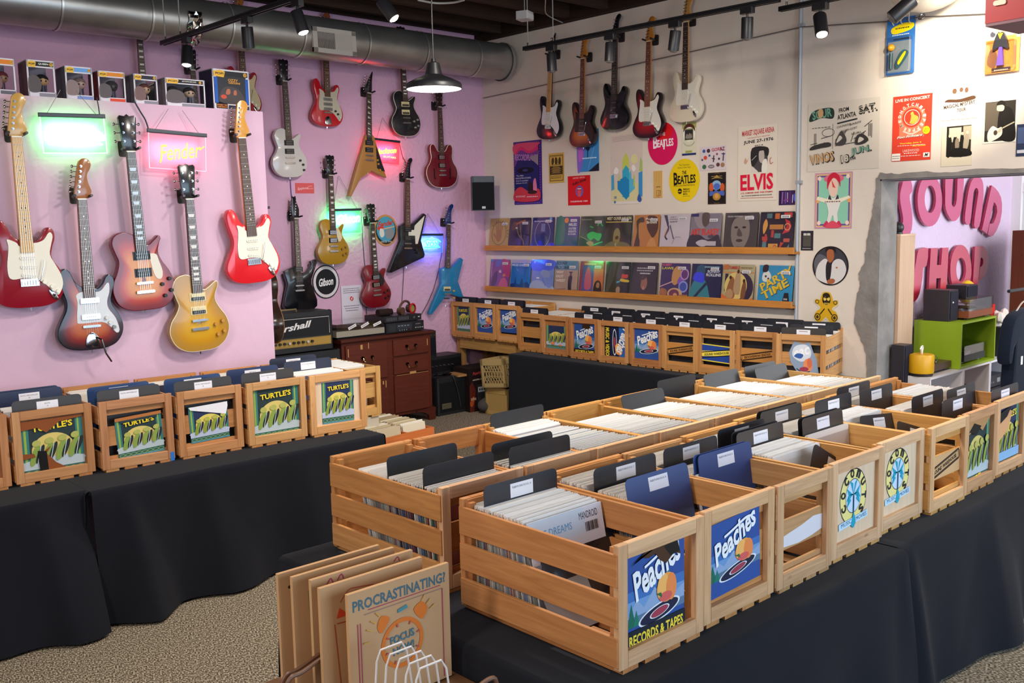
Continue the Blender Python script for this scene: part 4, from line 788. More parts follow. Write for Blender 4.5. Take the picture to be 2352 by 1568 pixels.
guitar('glossy black guitar with a hooked horn standing above the amplifier head', (677, 450), (690, 709), PB, None, '0f1116', kind='v', hs='iceman', hcol='17171c', fb='4a362c', pick='hb2', pcol='black', bridge='tom', Lh=1.03, scl=(.215, .385), group=GB_,
       trace=[(678, 611), (654, 623), (657, 637), (662, 652), (655, 690), (653, 702), (657, 710), (690, 711), (722, 709), (729, 702), (729, 688), (716, 652), (716, 640), (729, 601), (725, 595), (714, 600), (716, 608), (706, 623), (697, 627), (686, 622)])
# those half hidden behind the duct and the toy boxes
guitar('natural-sided black guitar rising behind the toy boxes, neck lost behind the duct', (314, 10), (336, 285), PB, LESP, '15131a', kind='lp', hs='gibson', hcol='17161a', fb='4a362c', pick='hb2', pcol='chrome', bridge='tom', inlay='block', tside='both', group=GB_, wid=1.15, bw=.004)
guitar('dark-headed guitar mostly hidden behind the boxed pair of figures', (438, 112), (462, 372), PB, STRAT, '6a1a20', pg='strat', hs='gibson', hcol='1c1a1e', fb='4a362c', tside='both', group=GB_)
guitar('red guitar with a cream pickguard behind the tallest toy box', (545, -8), (565, 266), PB, STRAT, '9c1a26', pg='strat', pgcol='c6b489', hcol='a8622c', fb='5a3a26', group=GB_, knobs=SK)
PR = ('X', XW - .09); GW = 'guitars on the white wall'
guitar('black guitar with white pickguard and maple neck, first from the corner', (1268, 76), (1258, 320), PR, STRAT, '121116', pg='strat', pgcol='dcdce0', hs='point', hcol='201a1a', fb='c99a5a', group=GW, inl='5a4a3a')
guitar('sunburst guitar with a black pickguard hanging over the blue poster', (1340, 82), (1336, 338), PR, STRAT, '1a1014', ecol=('140d0e', '8a3a12', 'b8641c'), pg='strat', pgcol='19171a', pick='single', pcol='19171a', hcol='b5742f', fb='6e4030', group=GW)
guitar('all-black guitar with a black hooked headstock in the middle of five', (1414, 33), (1409, 298), PR, STRAT, '111014', pick='single', pcol='111014', hs='banana', hcol='121116', fb='2a2422', group=GW, inl='aaaaaa')
guitar('red sunburst guitar with white pickguard, overlapping the red round poster', (1492, 38), (1486, 317), PR, STRAT, '180c10', ecol=('140c10', '7a0e18', 'a01420'), pg='strat', pgcol='dcd6cc', hcol='b5742f', fb='7a4632', group=GW, knobs=SK)
guitar('cream-white guitar with white pickguard, hung highest on the white wall', (1577, -8), (1573, 280), PR, STRAT, 'd9cbb4', pg='strat', pgcol='ded8cc', hcol='c08a48', fb='43302a', group=GW, knobs=SK)
# acoustic guitar hung on the end of the partition, seen edge-on
t = thing('acoustic_guitar', 'dark acoustic guitar hung on the end of the partition, seen edge-on behind the wall', 'acoustic guitar', mtx=Matrix(((0, 0, 1, 2.995), (1, 0, 0, YL + .27), (0, 1, 0, 1.04), (0, 0, 0, 1))), group='guitars hung on the walls')
AC = [(0, 0), (.1, .008), (.17, .05), (.2, .13), (.185, .2), (.14, .27), (.13, .31), (.145, .37), (.14, .43), (.1, .475), (.03, .485), (-.03, .485), (-.1, .475), (-.14, .43), (-.145, .37), (-.13, .31), (-.14, .27), (-.185, .2), (-.2, .13), (-.17, .05), (-.1, .008)]
M().prism(spline(AC, 4), 0, .105, '2a1c18', bev=.006).build('body', 'lacquer', t); M().prism(spline([(x * .985, y * .985 + .003) for x, y in AC], 4), .105, .107, 'b98a4e').build('soundboard', 'lacquer', t)
M().box((-.027, .42, .085), (.027, .87, .118), 'a8753a').build('neck', 'satin', t); M().prism([(-.025, .87), (-.036, .9), (-.036, 1.06), (.036, 1.06), (.036, .9), (.025, .87)], .085, .102, 'c08a44').build('headstock', 'satin', t)
for i in range(6): sx = -1 if i < 3 else 1; M().cyl((sx * .036, .91 + i % 3 * .05, .09), (sx * .058, .91 + i % 3 * .05, .09), .006, 'c9c9cc', n=8).build('tuning_peg', 'chrome', t)
h = thing('guitar_hanger', 'padded yoke hanger on the partition end holding the acoustic guitar', 'hanger', (2.985, YL + .27, 1.925), group='padded wall hangers behind the guitars')
M().rbox((0, -.03, -.05), (.012, .03, .05), '2a2422', .01, ax='x').build('wall_plate', 'satin', h); M().tube([(.01, 0, 0), (.09, 0, 0)], .007, '1d1d20').build('arm', 'satin', h)
for sy in (-1, 1): M().tube([(.09, 0, 0), (.09, sy * .036, 0), (.14, sy * .042, .006)], .0075, '17171a', n=8).build('prong', 'satin', h)
# ================================================================ record ledges with album sleeves on the white wall
XS = XW - .09
for nm, (p0, p1, zt) in {'upper': ((1113, 563), (1823, 570), None), 'lower': ((1114, 657), (1818, 693), None)}.items():
    a, b = aX(*p0, XS), aX(*p1, XS); z = (a.z + b.z) / 2
    t = thing('picture_ledge', f'{nm} orange-brown wooden ledge on the white wall holding a row of album sleeves', 'shelf', (XS, a.y, z - .05), 0, 'record ledges on the white wall')
    L = a.y - b.y
    M().box((-.004, -L, 0), (.018, 0, .052), 'c9873f').build('front_lip', 'wood', t, bevel=.002); M().box((.018, -L, 0), (.09, 0, .018), 'bf7c38').build('shelf_board', 'wood', t)
    M().box((.07, -L + .01, -.012), (.09, -L + .09, 0), '33363c').build('bracket', 'satin', t)
    if nm == 'upper': ZU = z - .032
    else: ZL = z - .032
BC = ';R f2f0f2 62 83 30 9;' + ';'.join(f'R 2a2a30 {65 + i * 2.1} 85 {1 + (i * 7 % 3) * .3} 5' for i in range(10))
AL = {}
AL['u'] = [
 ('gold album sleeve with an open hand inside a dark ring, first on the upper ledge', 'c2a04a', (1124, 1168), 'A 4a3418 50 50 44 7 140 14 HORACE-SCOTT;O 5a4020 50 50 38 38 2;E b07a3c 50 42 14 20;L b07a3c 6 40 50 34 78;L b07a3c 6 46 55 44 84;L b07a3c 6 54 55 56 84;L b07a3c 6 60 50 66 76;L b07a3c 7 38 36 22 50;T 4a3418 50 7 6 60 0 THE HORACE SILVER QUINTET'),
 ('dark purple album sleeve with a saxophone player, second on the upper ledge', '3a2a44', (1169, 1217), 'S 6a4038 10 60 16 86 30 88 40 76 30 64;L b0603a 7 30 80 76 92;C 8a6a58 5 34 70 48 44 60 36 70 26 74 14;L 8a6a58 4 50 80 60 40;R e8e4e8 30 66 9 4'),
 ('indigo album sleeve with a thin white oval, third on the upper ledge', '2c2f72', (1221, 1271), 'S 3a3ae0 0 0 0 16 20 10 44 30 60 12 100 22 100 0;O c9c8e0 50 48 36 42 1.2;R 6a78b0 42 56 18 24;T b8b8e0 50 88 5 84 0 ~;E 6fb0e8 84 95 6 5'),
 ('teal and violet album sleeve with an orange sticker, fourth on the upper ledge', '2a5a7c', (1275, 1328), 'R 4a3f94 60 40 40 60;S 2a7a6a 0 30 10 100 36 90 40 30 20 10;R 2f4fb0 0 0 100 14;E f08a1c 46 89 9 8;B d8e0e8 74 76 9 34 0 MILES;B d8e0e8 74 64 7 34 0 OUTER;B d8e0e8 74 55 7 34 0 NIGHTS;B d8e0e8 74 47 5 34 0 IN ROMA'),
 ('dark green album sleeve lit with bright green streaks, fifth on the upper ledge', '2f4a40', (1331, 1388), 'S 1fd060 30 44 50 54 70 50 90 46 80 26 60 34 46 28;C 1fd060 3 40 70 54 66;C 1fd060 4 70 72 80 80 92 70;L 8f8f70 3 4 40 60 20;L 1fd060 4 50 12 96 24;S c0a070 30 20 46 26 60 20 50 10;T 8fa090 26 90 5 40 0 ~'),
 ('black album sleeve with yellow titling and a smiling portrait, sixth on the upper ledge', '24261c', (1389, 1450), 'R 1a1c18 0 84 100 16;B e9dfae 50 92 9 92 0 MEET OLIVER NELSON;R d2b854 0 80 100 3;S 8f8a4a 34 20 34 52 46 64 58 52 58 24 48 14;S 6f6e3c 0 0 10 18 38 26 46 14 60 24 92 18 100 0;S 3a3a24 40 36 46 30 54 36 48 42;L c9c48a 3 42 20 48 0'),
 ('orange album sleeve with dark figures and a white name, seventh on the upper ledge', 'c9823a', (1454, 1513), 'S 4a2c1c 4 0 14 50 10 84 34 94 40 80 20 76 22 44 30 0;S 55351f 50 90 60 98 90 92 96 60 80 36 64 48 52 66;C 3a2416 5 16 40 26 24 20 6;B efe0c8 66 88 8 40 0 Ruby;B efe0c8 70 79 8 40 0 Brown;S d89a50 60 20 76 36 92 20 90 0 60 0'),
 ('white album sleeve with a drawn instrument line figure, eighth on the upper ledge', 'd6cad2', (1516, 1583), 'P 4a4a5c 8 98 20 98 28 72 22 70;C 4a4660 5 22 74 28 60 18 40 26 30;L 6a6480 4 32 70 48 32;L a06a58 4 26 62 16 38;C 6a6a78 1 44 18 54 36 72 36;T 6a6470 42 92 4 22 0 ART;T 6a6470 44 86 4 28 0 ENSEMBLE;B 3a3640 44 79 4 28 0 QUARTET'),
 ('grey album sleeve with red lettering across a photograph, ninth on the upper ledge', '8c8490', (1584, 1655), 'S a89aa0 10 100 20 70 36 60 50 66 60 100;S 6a5a58 38 76 38 100 60 100 60 74 48 64;S 3c3844 0 0 0 40 30 44 60 30 90 44 100 30 100 0;S c9c0c8 22 22 40 30 60 26 56 14 38 12;R c4bcc4 54 14 34 12;S 55505c 60 40 74 46 80 38 66 34;B e8402c 50 51 17 92 0 ART BLAKEY;R 4a3f7a 0 92 26 8'),
 ('dark grey album sleeve with a large solemn face, tenth on the upper ledge', '4a4643', (1662, 1740), 'S 8a8078 24 30 22 70 34 90 60 92 74 74 76 40 62 10 40 6;S 3a3634 20 66 26 92 50 98 76 94 82 66 74 84 50 90 30 84;E 2c2a28 36 62 6 3;E 2c2a28 60 62 6 3;S 5a504a 44 60 40 42 52 38 56 44;E 4a3a36 48 28 10 4;S 5f5854 30 0 40 12 62 10 80 0;B c9c4c0 46 90 5 76 0 NOAH HOWARD QUARTET'),
 ('black album sleeve crowded with red, orange and teal folk shapes, last on the upper ledge', '2a2430', (1743, 1822), 'R c8843a 30 56 40 12;R 5a8a8c 46 34 18 12;R c0483c 36 36 8 18;P c83a40 68 44 88 50 94 64 88 76 74 82 80 64;O e0b070 82 62 9 9 2;S e0a24a 14 44 10 66 18 82 24 66;R d8a04a 30 4 28 16;R 5a8a8c 12 4 12 22;R c8483c 70 86 24 12;R d0703a 44 82 14 14;R 5a7a80 20 84 16 12;R c0483c 10 28 14 10;R c8604a 74 24 18 9;P c0483c 62 4 76 22 66 24;P 5a8a8c 80 4 92 20 92 4;C c0483c 6 20 44 24 30 16 24;O c8483c 50 12 5 5 2')]
AL['l'] = [
 ('magenta and purple painted album sleeve, first on the lower ledge', '8a4a9c', (1125, 1169), 'S c03a78 60 100 100 90 100 40 70 60;S d8608c 50 6 60 34 80 40 96 20 90 0;S 5a6ac8 30 96 60 98 50 80 30 76;S 4a3478 10 10 20 50 40 60 36 20;S e0884c 66 44 74 54 84 46;S e8c0d0 46 58 54 66 60 56;L d8a0d8 3 8 40 8 90;R 3f8ad0 0 92 16 8'),
 ('bright blue album sleeve with a dark skyline, second on the lower ledge', '1f74c4', (1173, 1218), 'R b8b4cc 0 89 100 11;B dce4f0 40 83 7 74 0 MILES DAVIS;T 123a78 46 74 6 80 0 COLLECTORS ITEMS;P 163c80 0 0 0 20 20 24 26 50 32 22 50 20 56 40 62 40 66 24 84 30 100 20 100 0'),
 ('pale violet-blue album sleeve with cloud shapes, third on the lower ledge', '7c92cc', (1221, 1271), 'S 5a64dc 0 70 0 100 100 100 100 76 60 66;S 9aa2c0 40 60 50 70 76 66 86 50 60 46;S a4b4d0 0 0 0 30 40 36 80 14 100 20 100 0;E c8c890 10 94 4 4;R f0eef0 22 42 14 4;L 5a78b8 3 50 44 66 20'),
 ('desert album sleeve with a standing man in black, fourth on the lower ledge', 'b99a86', (1275, 1326), 'R 5f8aa8 0 72 100 28;B 1e2a3a 26 92 9 48 0 SONNY;B 1e2a3a 31 79 9 58 0 ROLLINS;B efe6da 20 65 8 34 0 WAY;B efe6da 20 52 8 34 0 OUT;B efe6da 25 39 8 44 0 WEST;S 2c2030 64 4 60 34 62 52 72 56 78 50 76 30 76 4;E 6a4a40 70 60 5 5;R 201820 62 64 16 3;L 8a6a58 3 0 10 50 14;L 8a6a58 3 30 4 100 12'),
 ('red and blue album sleeve with an orange side panel, fifth on the lower ledge', 'b0563c', (1330, 1385), 'R 8f2f4a 0 0 14 100;R 3a489c 14 6 46 82;S c83a60 24 20 24 60 36 84 48 62 52 24 38 14;R e0704c 60 0 40 78;R e8a050 16 0 44 6;S 2a1a1c 64 4 66 34 80 44 94 34 96 4;S c08060 74 24 76 36 86 36 86 22;T f0d0b0 44 92 5 50 0 ~'),
 ('black album sleeve with grey figures and red and yellow script, sixth on the lower ledge', '1e2428', (1390, 1447), 'S 4a4a4e 4 0 10 56 20 92 40 96 36 60 24 30;S 3a3c42 46 50 50 90 74 96 76 60;S b08a6a 46 20 52 28 62 24 60 6 50 0;S e0483c 66 54 68 66 76 64 90 64 88 54;S e8c83c 62 44 64 52 80 50 96 48 94 42;L 3fb0d8 5 46 40 60 44'),
 ('dark navy album sleeve with a small seated figure, seventh on the lower ledge', '20242c', (1448, 1509), 'S a06a50 40 30 44 60 56 62 64 44 58 26;S 3a2c2c 42 50 50 66 58 56;S c08a6c 46 24 50 34 56 24;T c8c8d0 52 84 4 60 0 ~;T c8c8d0 52 77 4 60 0 ~;B e8e4e8 54 69 5 40 0 ~;O a08040 90 4 4 4 1'),
 ('purple album sleeve with a flute player in orange and violet, eighth on the lower ledge', '3a2f66', (1516, 1582), 'S d09a58 40 50 42 78 56 92 70 84 72 60 60 44 50 40;S 8a5ac0 60 50 72 66 84 54 70 40;E c09ac8 84 70 15 16;E 6a3a7c 84 70 11 12;E 9aa6e0 82 36 16 16;E 3a58b0 82 36 12 12;E d8b078 54 16 26 16;E 7a3a58 52 16 18 12;E d8a060 56 12 7 6;L e0b0b0 3 0 34 46 50;S b0703c 0 14 6 30 26 24 20 4;B e86a8c 20 95 6 34 0 HUBERT;B e8d84c 24 86 7 40 0 LAWS;R b07a3c 70 0 30 14'),
 ('teal and navy album sleeve with a saxophonist, ninth on the lower ledge', '242c50', (1586, 1656), 'S 2f8a98 0 0 4 44 22 60 46 56 60 30 62 0;S 2a5a78 18 60 18 90 34 98 46 88 42 64 30 56;S 3a4af0 8 56 14 76 40 74 42 50;L 18304c 8 10 4 52 48;B e4e4ee 74 80 7 42 0 SONNY;B e4e4ee 74 71 8 48 0 ROLLINS;T 8ab0c0 68 92 6 50 0 ~'),
 ('cream and green album sleeve with three drummers in a circle, tenth on the lower ledge', 'b9b088', (1658, 1731), 'R c87a44 0 86 18 14;R d8884c 0 78 100 3;R 3a2c3c 8 30 10 46;E 3a3048 60 40 40 40;E e8d07c 44 44 36 36;S a06a40 14 14 20 50 30 68 40 56 42 14;E c09a70 26 22 12 14;S c0a078 38 30 42 72 50 84 58 70 58 24;S 8a5a3c 62 16 66 50 74 56 78 40 74 12;E 4a2c20 26 66 4 5;E 4a2c20 50 82 4 5;E 4a2c20 70 58 4 5;P e0783c 0 0 40 0 0 24;P e0783c 100 0 70 0 100 16;B c8402c 36 92 8 36 0 TUMBELE!;T 7a4a30 76 92 3 36 0 ~'),
 ('sky-blue album sleeve with big slanting yellow letters, last on the lower ledge', '2f96c4', (1741, 1821), 'S e8e6e0 10 64 12 80 26 86 36 72 30 60 18 58;S 2a2226 10 84 12 100 26 100 24 84;E 3a3a40 20 72 3 3;E 3a3a40 28 66 3 3;B 2a2a2a 53 66 22 104 30 PARTY;B f0c832 52 67 21 102 30 PARTY;B 2a2a2a 51 39 22 84 30 TIME;B f0c832 50 40 21 82 30 TIME;P 23262a 72 0 96 0 90 32 78 32;T e8e6e0 84 16 6 12 0 ~')]
for row, zz in (('u', ZU), ('l', ZL)):
    for i, (lab, col, (x0, x1), code) in enumerate(AL[row]):
        yy = 540 if row == 'u' else 640; a, b = aX(x0, yy, XW - .05), aX(x1, yy, XW - .05); w = min(.31, (a.y - b.y) * .985)
        t = thing('album_sleeve', lab, 'record', mtx=Matrix.Translation((XW - .066, (a.y + b.y) / 2, zz)) @ Matrix(((0, 0, -1, 0), (-1, 0, 0, 0), (0, 1, 0, 0), (0, 0, 0, 1))) @ Matrix.Rotation(-.135, 4, 'X'), group='album sleeves on the wall ledges')
        bx, by = RND.uniform(-2, 2), RND.uniform(-4, 2)
        T = TR((0, .153, .002)); sheet(w, .306, .004, col, code, T).build('printed_sleeve', 'glossy_print', t)
        m = M().box((.085 - .045 + bx * .003, .25 + by * .004, .0085), (.085 + .035 + bx * .003, .274 + by * .004, .009), 'eceaec')
        [m.box((.047 + bx * .003 + k * .0065, .254 + by * .004, .009), (.047 + bx * .003 + k * .0065 + .002 + (k * 7 % 3) * .0008, .267 + by * .004, .0092), '2a2a30') for k in range(10)]; m.build('price_sticker', 'paper', t)
        M().box((-w / 2 - .003, 0, .0096), (w / 2 + .003, .311, .0099), 'ffffff').build('plastic_cover', 'film', t)
# ================================================================ posters and prints on the white wall
def poster(name, label, cat, tl, br, col, code, round_=False, th=.0012, plane=('X', XW - .004), rot=0, mt='paper', group=None, poly=None):
    A = aX if plane[0] == 'X' else aY; a, b = A(*tl, plane[1]), A(*br, plane[1]); c = (a + b) / 2
    if plane[0] == 'X': w = a.y - b.y; mt_ = Matrix(((0, 0, -1, 0), (-1, 0, 0, 0), (0, 1, 0, 0), (0, 0, 0, 1)))
    else: w = b.x - a.x; mt_ = Matrix(((1, 0, 0, 0), (0, 0, -1, 0), (0, 1, 0, 0), (0, 0, 0, 1)))
    h = a.z - b.z
    pl = [(w / 2 * math.cos(2 * PI * i / 48), h / 2 * math.sin(2 * PI * i / 48)) for i in range(48)] if round_ else [((x / 100 - .5) * w, (y / 100 - .5) * h) for x, y in poly] if poly else None
    o = sheet(w, h, th, col, code, None, pl).build(name, mt); o.matrix_basis = Matrix.Translation(c) @ mt_ @ Matrix.Rotation(math.radians(rot), 4, 'Z')
    return tag(o, label, cat, group or 'posters and prints on the white wall')
dots = ';'.join(f'E b090d8 {x} {y} 1 .5' for y in (2.5, 97.5) for x in range(6, 96, 6)) + ';' + ';'.join(f'E b090d8 {x} {y} 1 .5' for x in (3.5, 96.5) for y in range(6, 96, 4))
P_ = poster
P_('poster', 'tall purple and pink record-fair poster with a saucer-like disc', 'poster', (1179, 327), (1246, 468), '4a2c86', dots + ';R 1f2466 8 12 84 66;R c8306a 8 78 84 16;S d04a70 8 80 30 92 60 84 92 92 92 96 8 96;S 6a3a8a 8 60 30 78 60 70 92 76 92 84 60 80 30 86 8 74;B b07ac0 50 74 10 84 -4 RECORDPLANET;E 12142e 46 54 30 5;E 3a3f78 46 54 10 1.8;P 8a8090 60 74 92 60 92 78;T d8d4e8 26 46 2.4 26 0 The 40th;T d8d4e8 38 42 2.4 54 0 MEGA PLATEN & CD BEURS;T d8d4e8 34 38 2.4 44 0 12 & 13 november;T d8d4e8 32 34 2.4 40 0 Jaarbeurs Utrecht;S c83a4a 8 22 30 28 60 20 92 24 92 6 8 6;S 2a1a1c 56 22 60 36 72 30 74 18;S d878a0 74 20 74 36 82 40 86 22;E 3a1f22 70 19 17 3;T f0d8e0 28 13 2.6 34 0 RECORDPLANET;T f0d8e0 70 12 1.6 38 0 ~')
P_('poster', 'small mustard flyer with three drawn busts above a dark text block', 'poster', (1260, 353), (1296, 419), 'cfa850', 'R 3a2c18 6 7 88 86;R cfa850 9 9 82 82;R 3a2c18 12 88 76 .8;S 4a3a20 20 64 20 80 30 86 36 78 32 64;S 4a3a20 42 64 42 82 50 86 58 78 56 64;S 4a3a20 64 64 66 80 74 86 80 78 78 64;B 3a2c18 50 61 2.6 66 0 ~;R 3f3220 10 28 80 29;' + ';'.join(f'T cfa850 50 {54 - k * 3.4} 2 {40 + (k * 13 % 30)} 0 ~' for k in range(7)) + ';' + ';'.join(f'T 4a3a20 50 {24 - k * 3} 1.6 70 0 ~' for k in range(4)))
P_('poster', 'blue and violet abstract poster tucked behind the sunburst guitar', 'poster', (1326, 300), (1376, 392), '3f8ccc', 'S 8a6ad0 0 0 0 100 30 100 34 60 24 20;S c06ac8 4 28 6 66 20 60 26 40 14 26;S 1f2a4a 36 60 40 84 60 84 62 62 50 48;L 1f2a4a 4 48 50 48 32;P 1a2030 100 20 100 0 50 0;L a8d0f0 1 80 60 50 6;T d8ecff 56 32 4 66 0 ~')
P_('wall_calendar', 'square red calendar with black script and a blue tongue emblem', 'calendar', (1304, 405), (1356, 470), 'd8141c', 'T f4dcdc 50 93 5 54 2 THE FIRST OFFICIAL;J 1c1014 52 78 13 64 14 Rolling Stones;E 3f6ac8 52 47 17 19;S d83040 40 42 42 58 52 62 62 56 62 40 54 34 46 34;E 7a0f1a 52 55 9 4;R f0e8e8 44 54 16 3;S e05060 46 32 46 50 58 50 58 32 52 28;B f4dcdc 50 13 5 78 0 CALENDAR 1989')
P_('poster', 'tall pale poster with turquoise and lime city towers', 'poster', (1404, 312), (1476, 467), 'd6c4bc', 'R e0d8d0 0 0 100 4;R d8cd9c 0 4 100 26;' + ';'.join(f'L 8a7a78 .5 4 {97 - k * 2} 92 {98 - k * 2}' for k in range(4)) + ';E ddd59c 74 64 11 7;P c4cc5c 36 30 36 64 48 74 58 64 58 30;P 35a8c8 36 10 36 48 48 56 58 50 58 10;P 1f84c0 20 22 20 34 46 40 58 34 58 12 48 6;P 5ab4d4 58 14 58 44 64 48 66 36 76 36 76 22;P b4c860 76 26 76 40 72 42 72 24;P 3a90c8 88 10 88 44 100 46 100 10;P a8c068 90 46 94 66 100 60 100 46;P 4aa0c8 0 20 0 42 8 44 10 22;P c0c878 22 34 26 44 30 34;S ece6e0 8 46 14 54 24 50 20 44;S ece6e0 66 52 72 56 80 50 72 46;B 2a70b0 13 10 4 8 0 10;R 2a70b0 8 2.5 7 1.6;R 2a70b0 10.6 .8 1.8 5;S 3a58a8 84 6 90 14 98 6 92 2')
P_('poster', 'round magenta-red poster with white lettering beneath the red guitar', 'poster', (1488, 284), (1556, 376), 'd8125a', 'E e0161f 54 78 30 20;B f4e6ea 50 72 8 18 2 THE;B f4e6ea 26 53 27 16 2 B;B f4e6ea 60 51 18 54 2 EATLES;R f4e6ea 53 36 4.5 20', True)
P_('poster', 'round yellow poster with black lettering for a television special', 'poster', (1537, 367), (1607, 462), 'e8c80c', 'T 4a4018 50 86 4 34 0 The Television;T 4a4018 50 80 4 42 0 Event of the Year;B 1a1814 50 68 8 14 1 THE;B 1a1814 22 54 30 14 2 B;B 1a1814 58 52 20 58 2 EATLES;T 2a2414 50 38 3.4 70 1 AN EXCLUSIVE PRIMETIME SPECIAL;E 1a1814 36 25 7 6.4;B e8c80c 36 25 3.6 11 0 abc;B 2a2414 58 29 4 22 0 FRIDAY;B 2a2414 58 23.5 4 22 0 NOV 17;B 2a2414 54 18 4 14 0 8/7c;T 4a4018 58 13 1.2 24 0 ~', True)
P_('poster', 'narrow green-topped flyer with a brown arch and small group photograph', 'poster', (1567, 283), (1599, 355), 'd8d4bc', 'R a4a860 0 82 100 18;S 5a2a24 8 74 18 90 50 96 82 90 92 74 84 74 72 82 50 85 28 82 16 74;E f0ede4 50 64 42 22;R 8a9060 18 46 62 36;R 2e2a2c 20 48 56 30;S 8a8078 26 52 30 64 38 66 44 62 52 68 60 64 66 66 70 52;C 5a5a50 1 10 42 30 32 70 32 92 42;C 5a5a50 1 14 38 32 29 68 29 88 38;R b8b868 24 7 48 8;T 4a4a30 48 11 2 40 0 ~;R 23306a 0 0 100 6')
P_('sticker_sheet', 'white sheet of small cartoon heads and figures under red lettering', 'stickers', (1609, 338), (1667, 389), 'd4c6cc', 'B b83a4c 66 86 14 44 4 GORIL;B 6a3a4c 86 86 16 20 4 AZ;' + ';'.join(f'E {c} {x} {y} {r} {r*1.2}' for c, x, y, r in (('3f5a9c', 14, 82, 6), ('4a3038', 32, 82, 7), ('d04a38', 20, 54, 7), ('3f4a7a', 36, 62, 4), ('8a4a5a', 66, 66, 4), ('5a3a40', 70, 22, 7), ('a07858', 88, 20, 8), ('3f6a4a', 16, 16, 8), ('4a3a4a', 74, 46, 4), ('6a4a54', 8, 46, 4))) + ';L 3a3040 4 52 34 54 62;L 3a3040 3 46 50 58 46;L 3a3a58 4 90 36 92 70;L 3a3a58 3 84 66 98 64;O 2a2a30 44 16 12 7 2;T 2a2a30 44 16 4 14 0 ~')
P_('wooden_plaque', 'narrow bare wood plaque with small dark burnt marks', 'plaque', (1501, 393), (1521, 454), 'd2a860', 'L b48a48 2 30 60 40 100;L b48a48 2 60 50 66 100;T 6a2c3c 56 41 4 50 0 ~;R 8a5a30 36 8 48 20;R d2a860 40 9.5 18 17;R d2a860 62 10 18 16;L 8a5a30 4 66 14 78 24;T 8a5a30 54 4 2.4 40 0 ~', th=.012)
P_('poster', 'small dark framed print with a blue crystal ball and orange figures', 'poster', (1626, 397), (1667, 468), '2c1f1c', 'O a08048 50 50 47 48 1;R 1a1618 6 5 88 90;E 8ab0d0 48 60 26 15;E 4a6ac0 50 56 18 10;S c8582c 10 44 10 62 24 68 32 54 26 42;S c8582c 72 42 70 58 80 66 92 58 90 42;S 4a62b0 12 26 14 42 34 40 44 46 60 40 88 42 90 26 50 32;E b0803c 50 24 22 12;E d09a50 50 26 12 8;S a8884a 20 80 40 86 50 92 60 86 84 80 50 82;B b89858 50 88 2.6 60 0 ~')
P_('poster', 'tall cream concert poster with a singer photograph and big red slab letters', 'poster', (1696, 292), (1784, 459), 'ded3c4', 'B c03a44 51 91 8.5 82 3 MARKET SQUARE ARENA;T c03a44 53 84.5 2 56 3 INDIANAPOLIS, INDIANA;B 26222a 52 79 5.6 76 3 JUNE 27-1976;B 4a4448 54 73.5 1.8 22 2 8:00 P. M.;R 4a4446 36 38 40 32;S 2a2628 36 46 36 70 76 70 76 58 60 64 50 52;S b8aca4 56 52 54 64 64 70 68 60 66 50;S 2a2426 54 66 56 70 70 70 72 60 66 66;S e4ded4 62 38 64 52 74 54 76 38;S d6cec4 36 38 36 46 46 42 52 38;L d8d0c8 1 36 54 48 60;S c89a8a 16 52 20 58 24 54 30 60 22 50;C b04a40 1.4 86 56 82 54 84 48 90 50;B d8163c 49 25 22 84 1 ELVIS;B c03a44 49 10.6 2.6 82 1 J. D. SUMNER AND THE STAMPS;B 4a3a3c 49 7 1.7 78 1 ALL TICKETS RESERVED $15.00 & $12.50;R b03a44 8 3.6 84 .5')
P_('photo_print', 'small dark purple streaked photograph beside the conduit pipe', 'photo', (1789, 438), (1826, 470), '3a2456', 'L 9a6ab0 6 20 10 24 90;L 6a4a8c 8 40 10 42 90;L c0a0c8 5 54 20 54 86;L 5a2a78 8 70 8 70 92;L e0d0e0 4 84 14 86 70;E 4a6af0 96 50 5 26;L 20143a 6 8 0 12 100;L 8a3a8a 6 30 30 60 40', mt='glossy_print')
hb = 'E 9a8' if 0 else ''
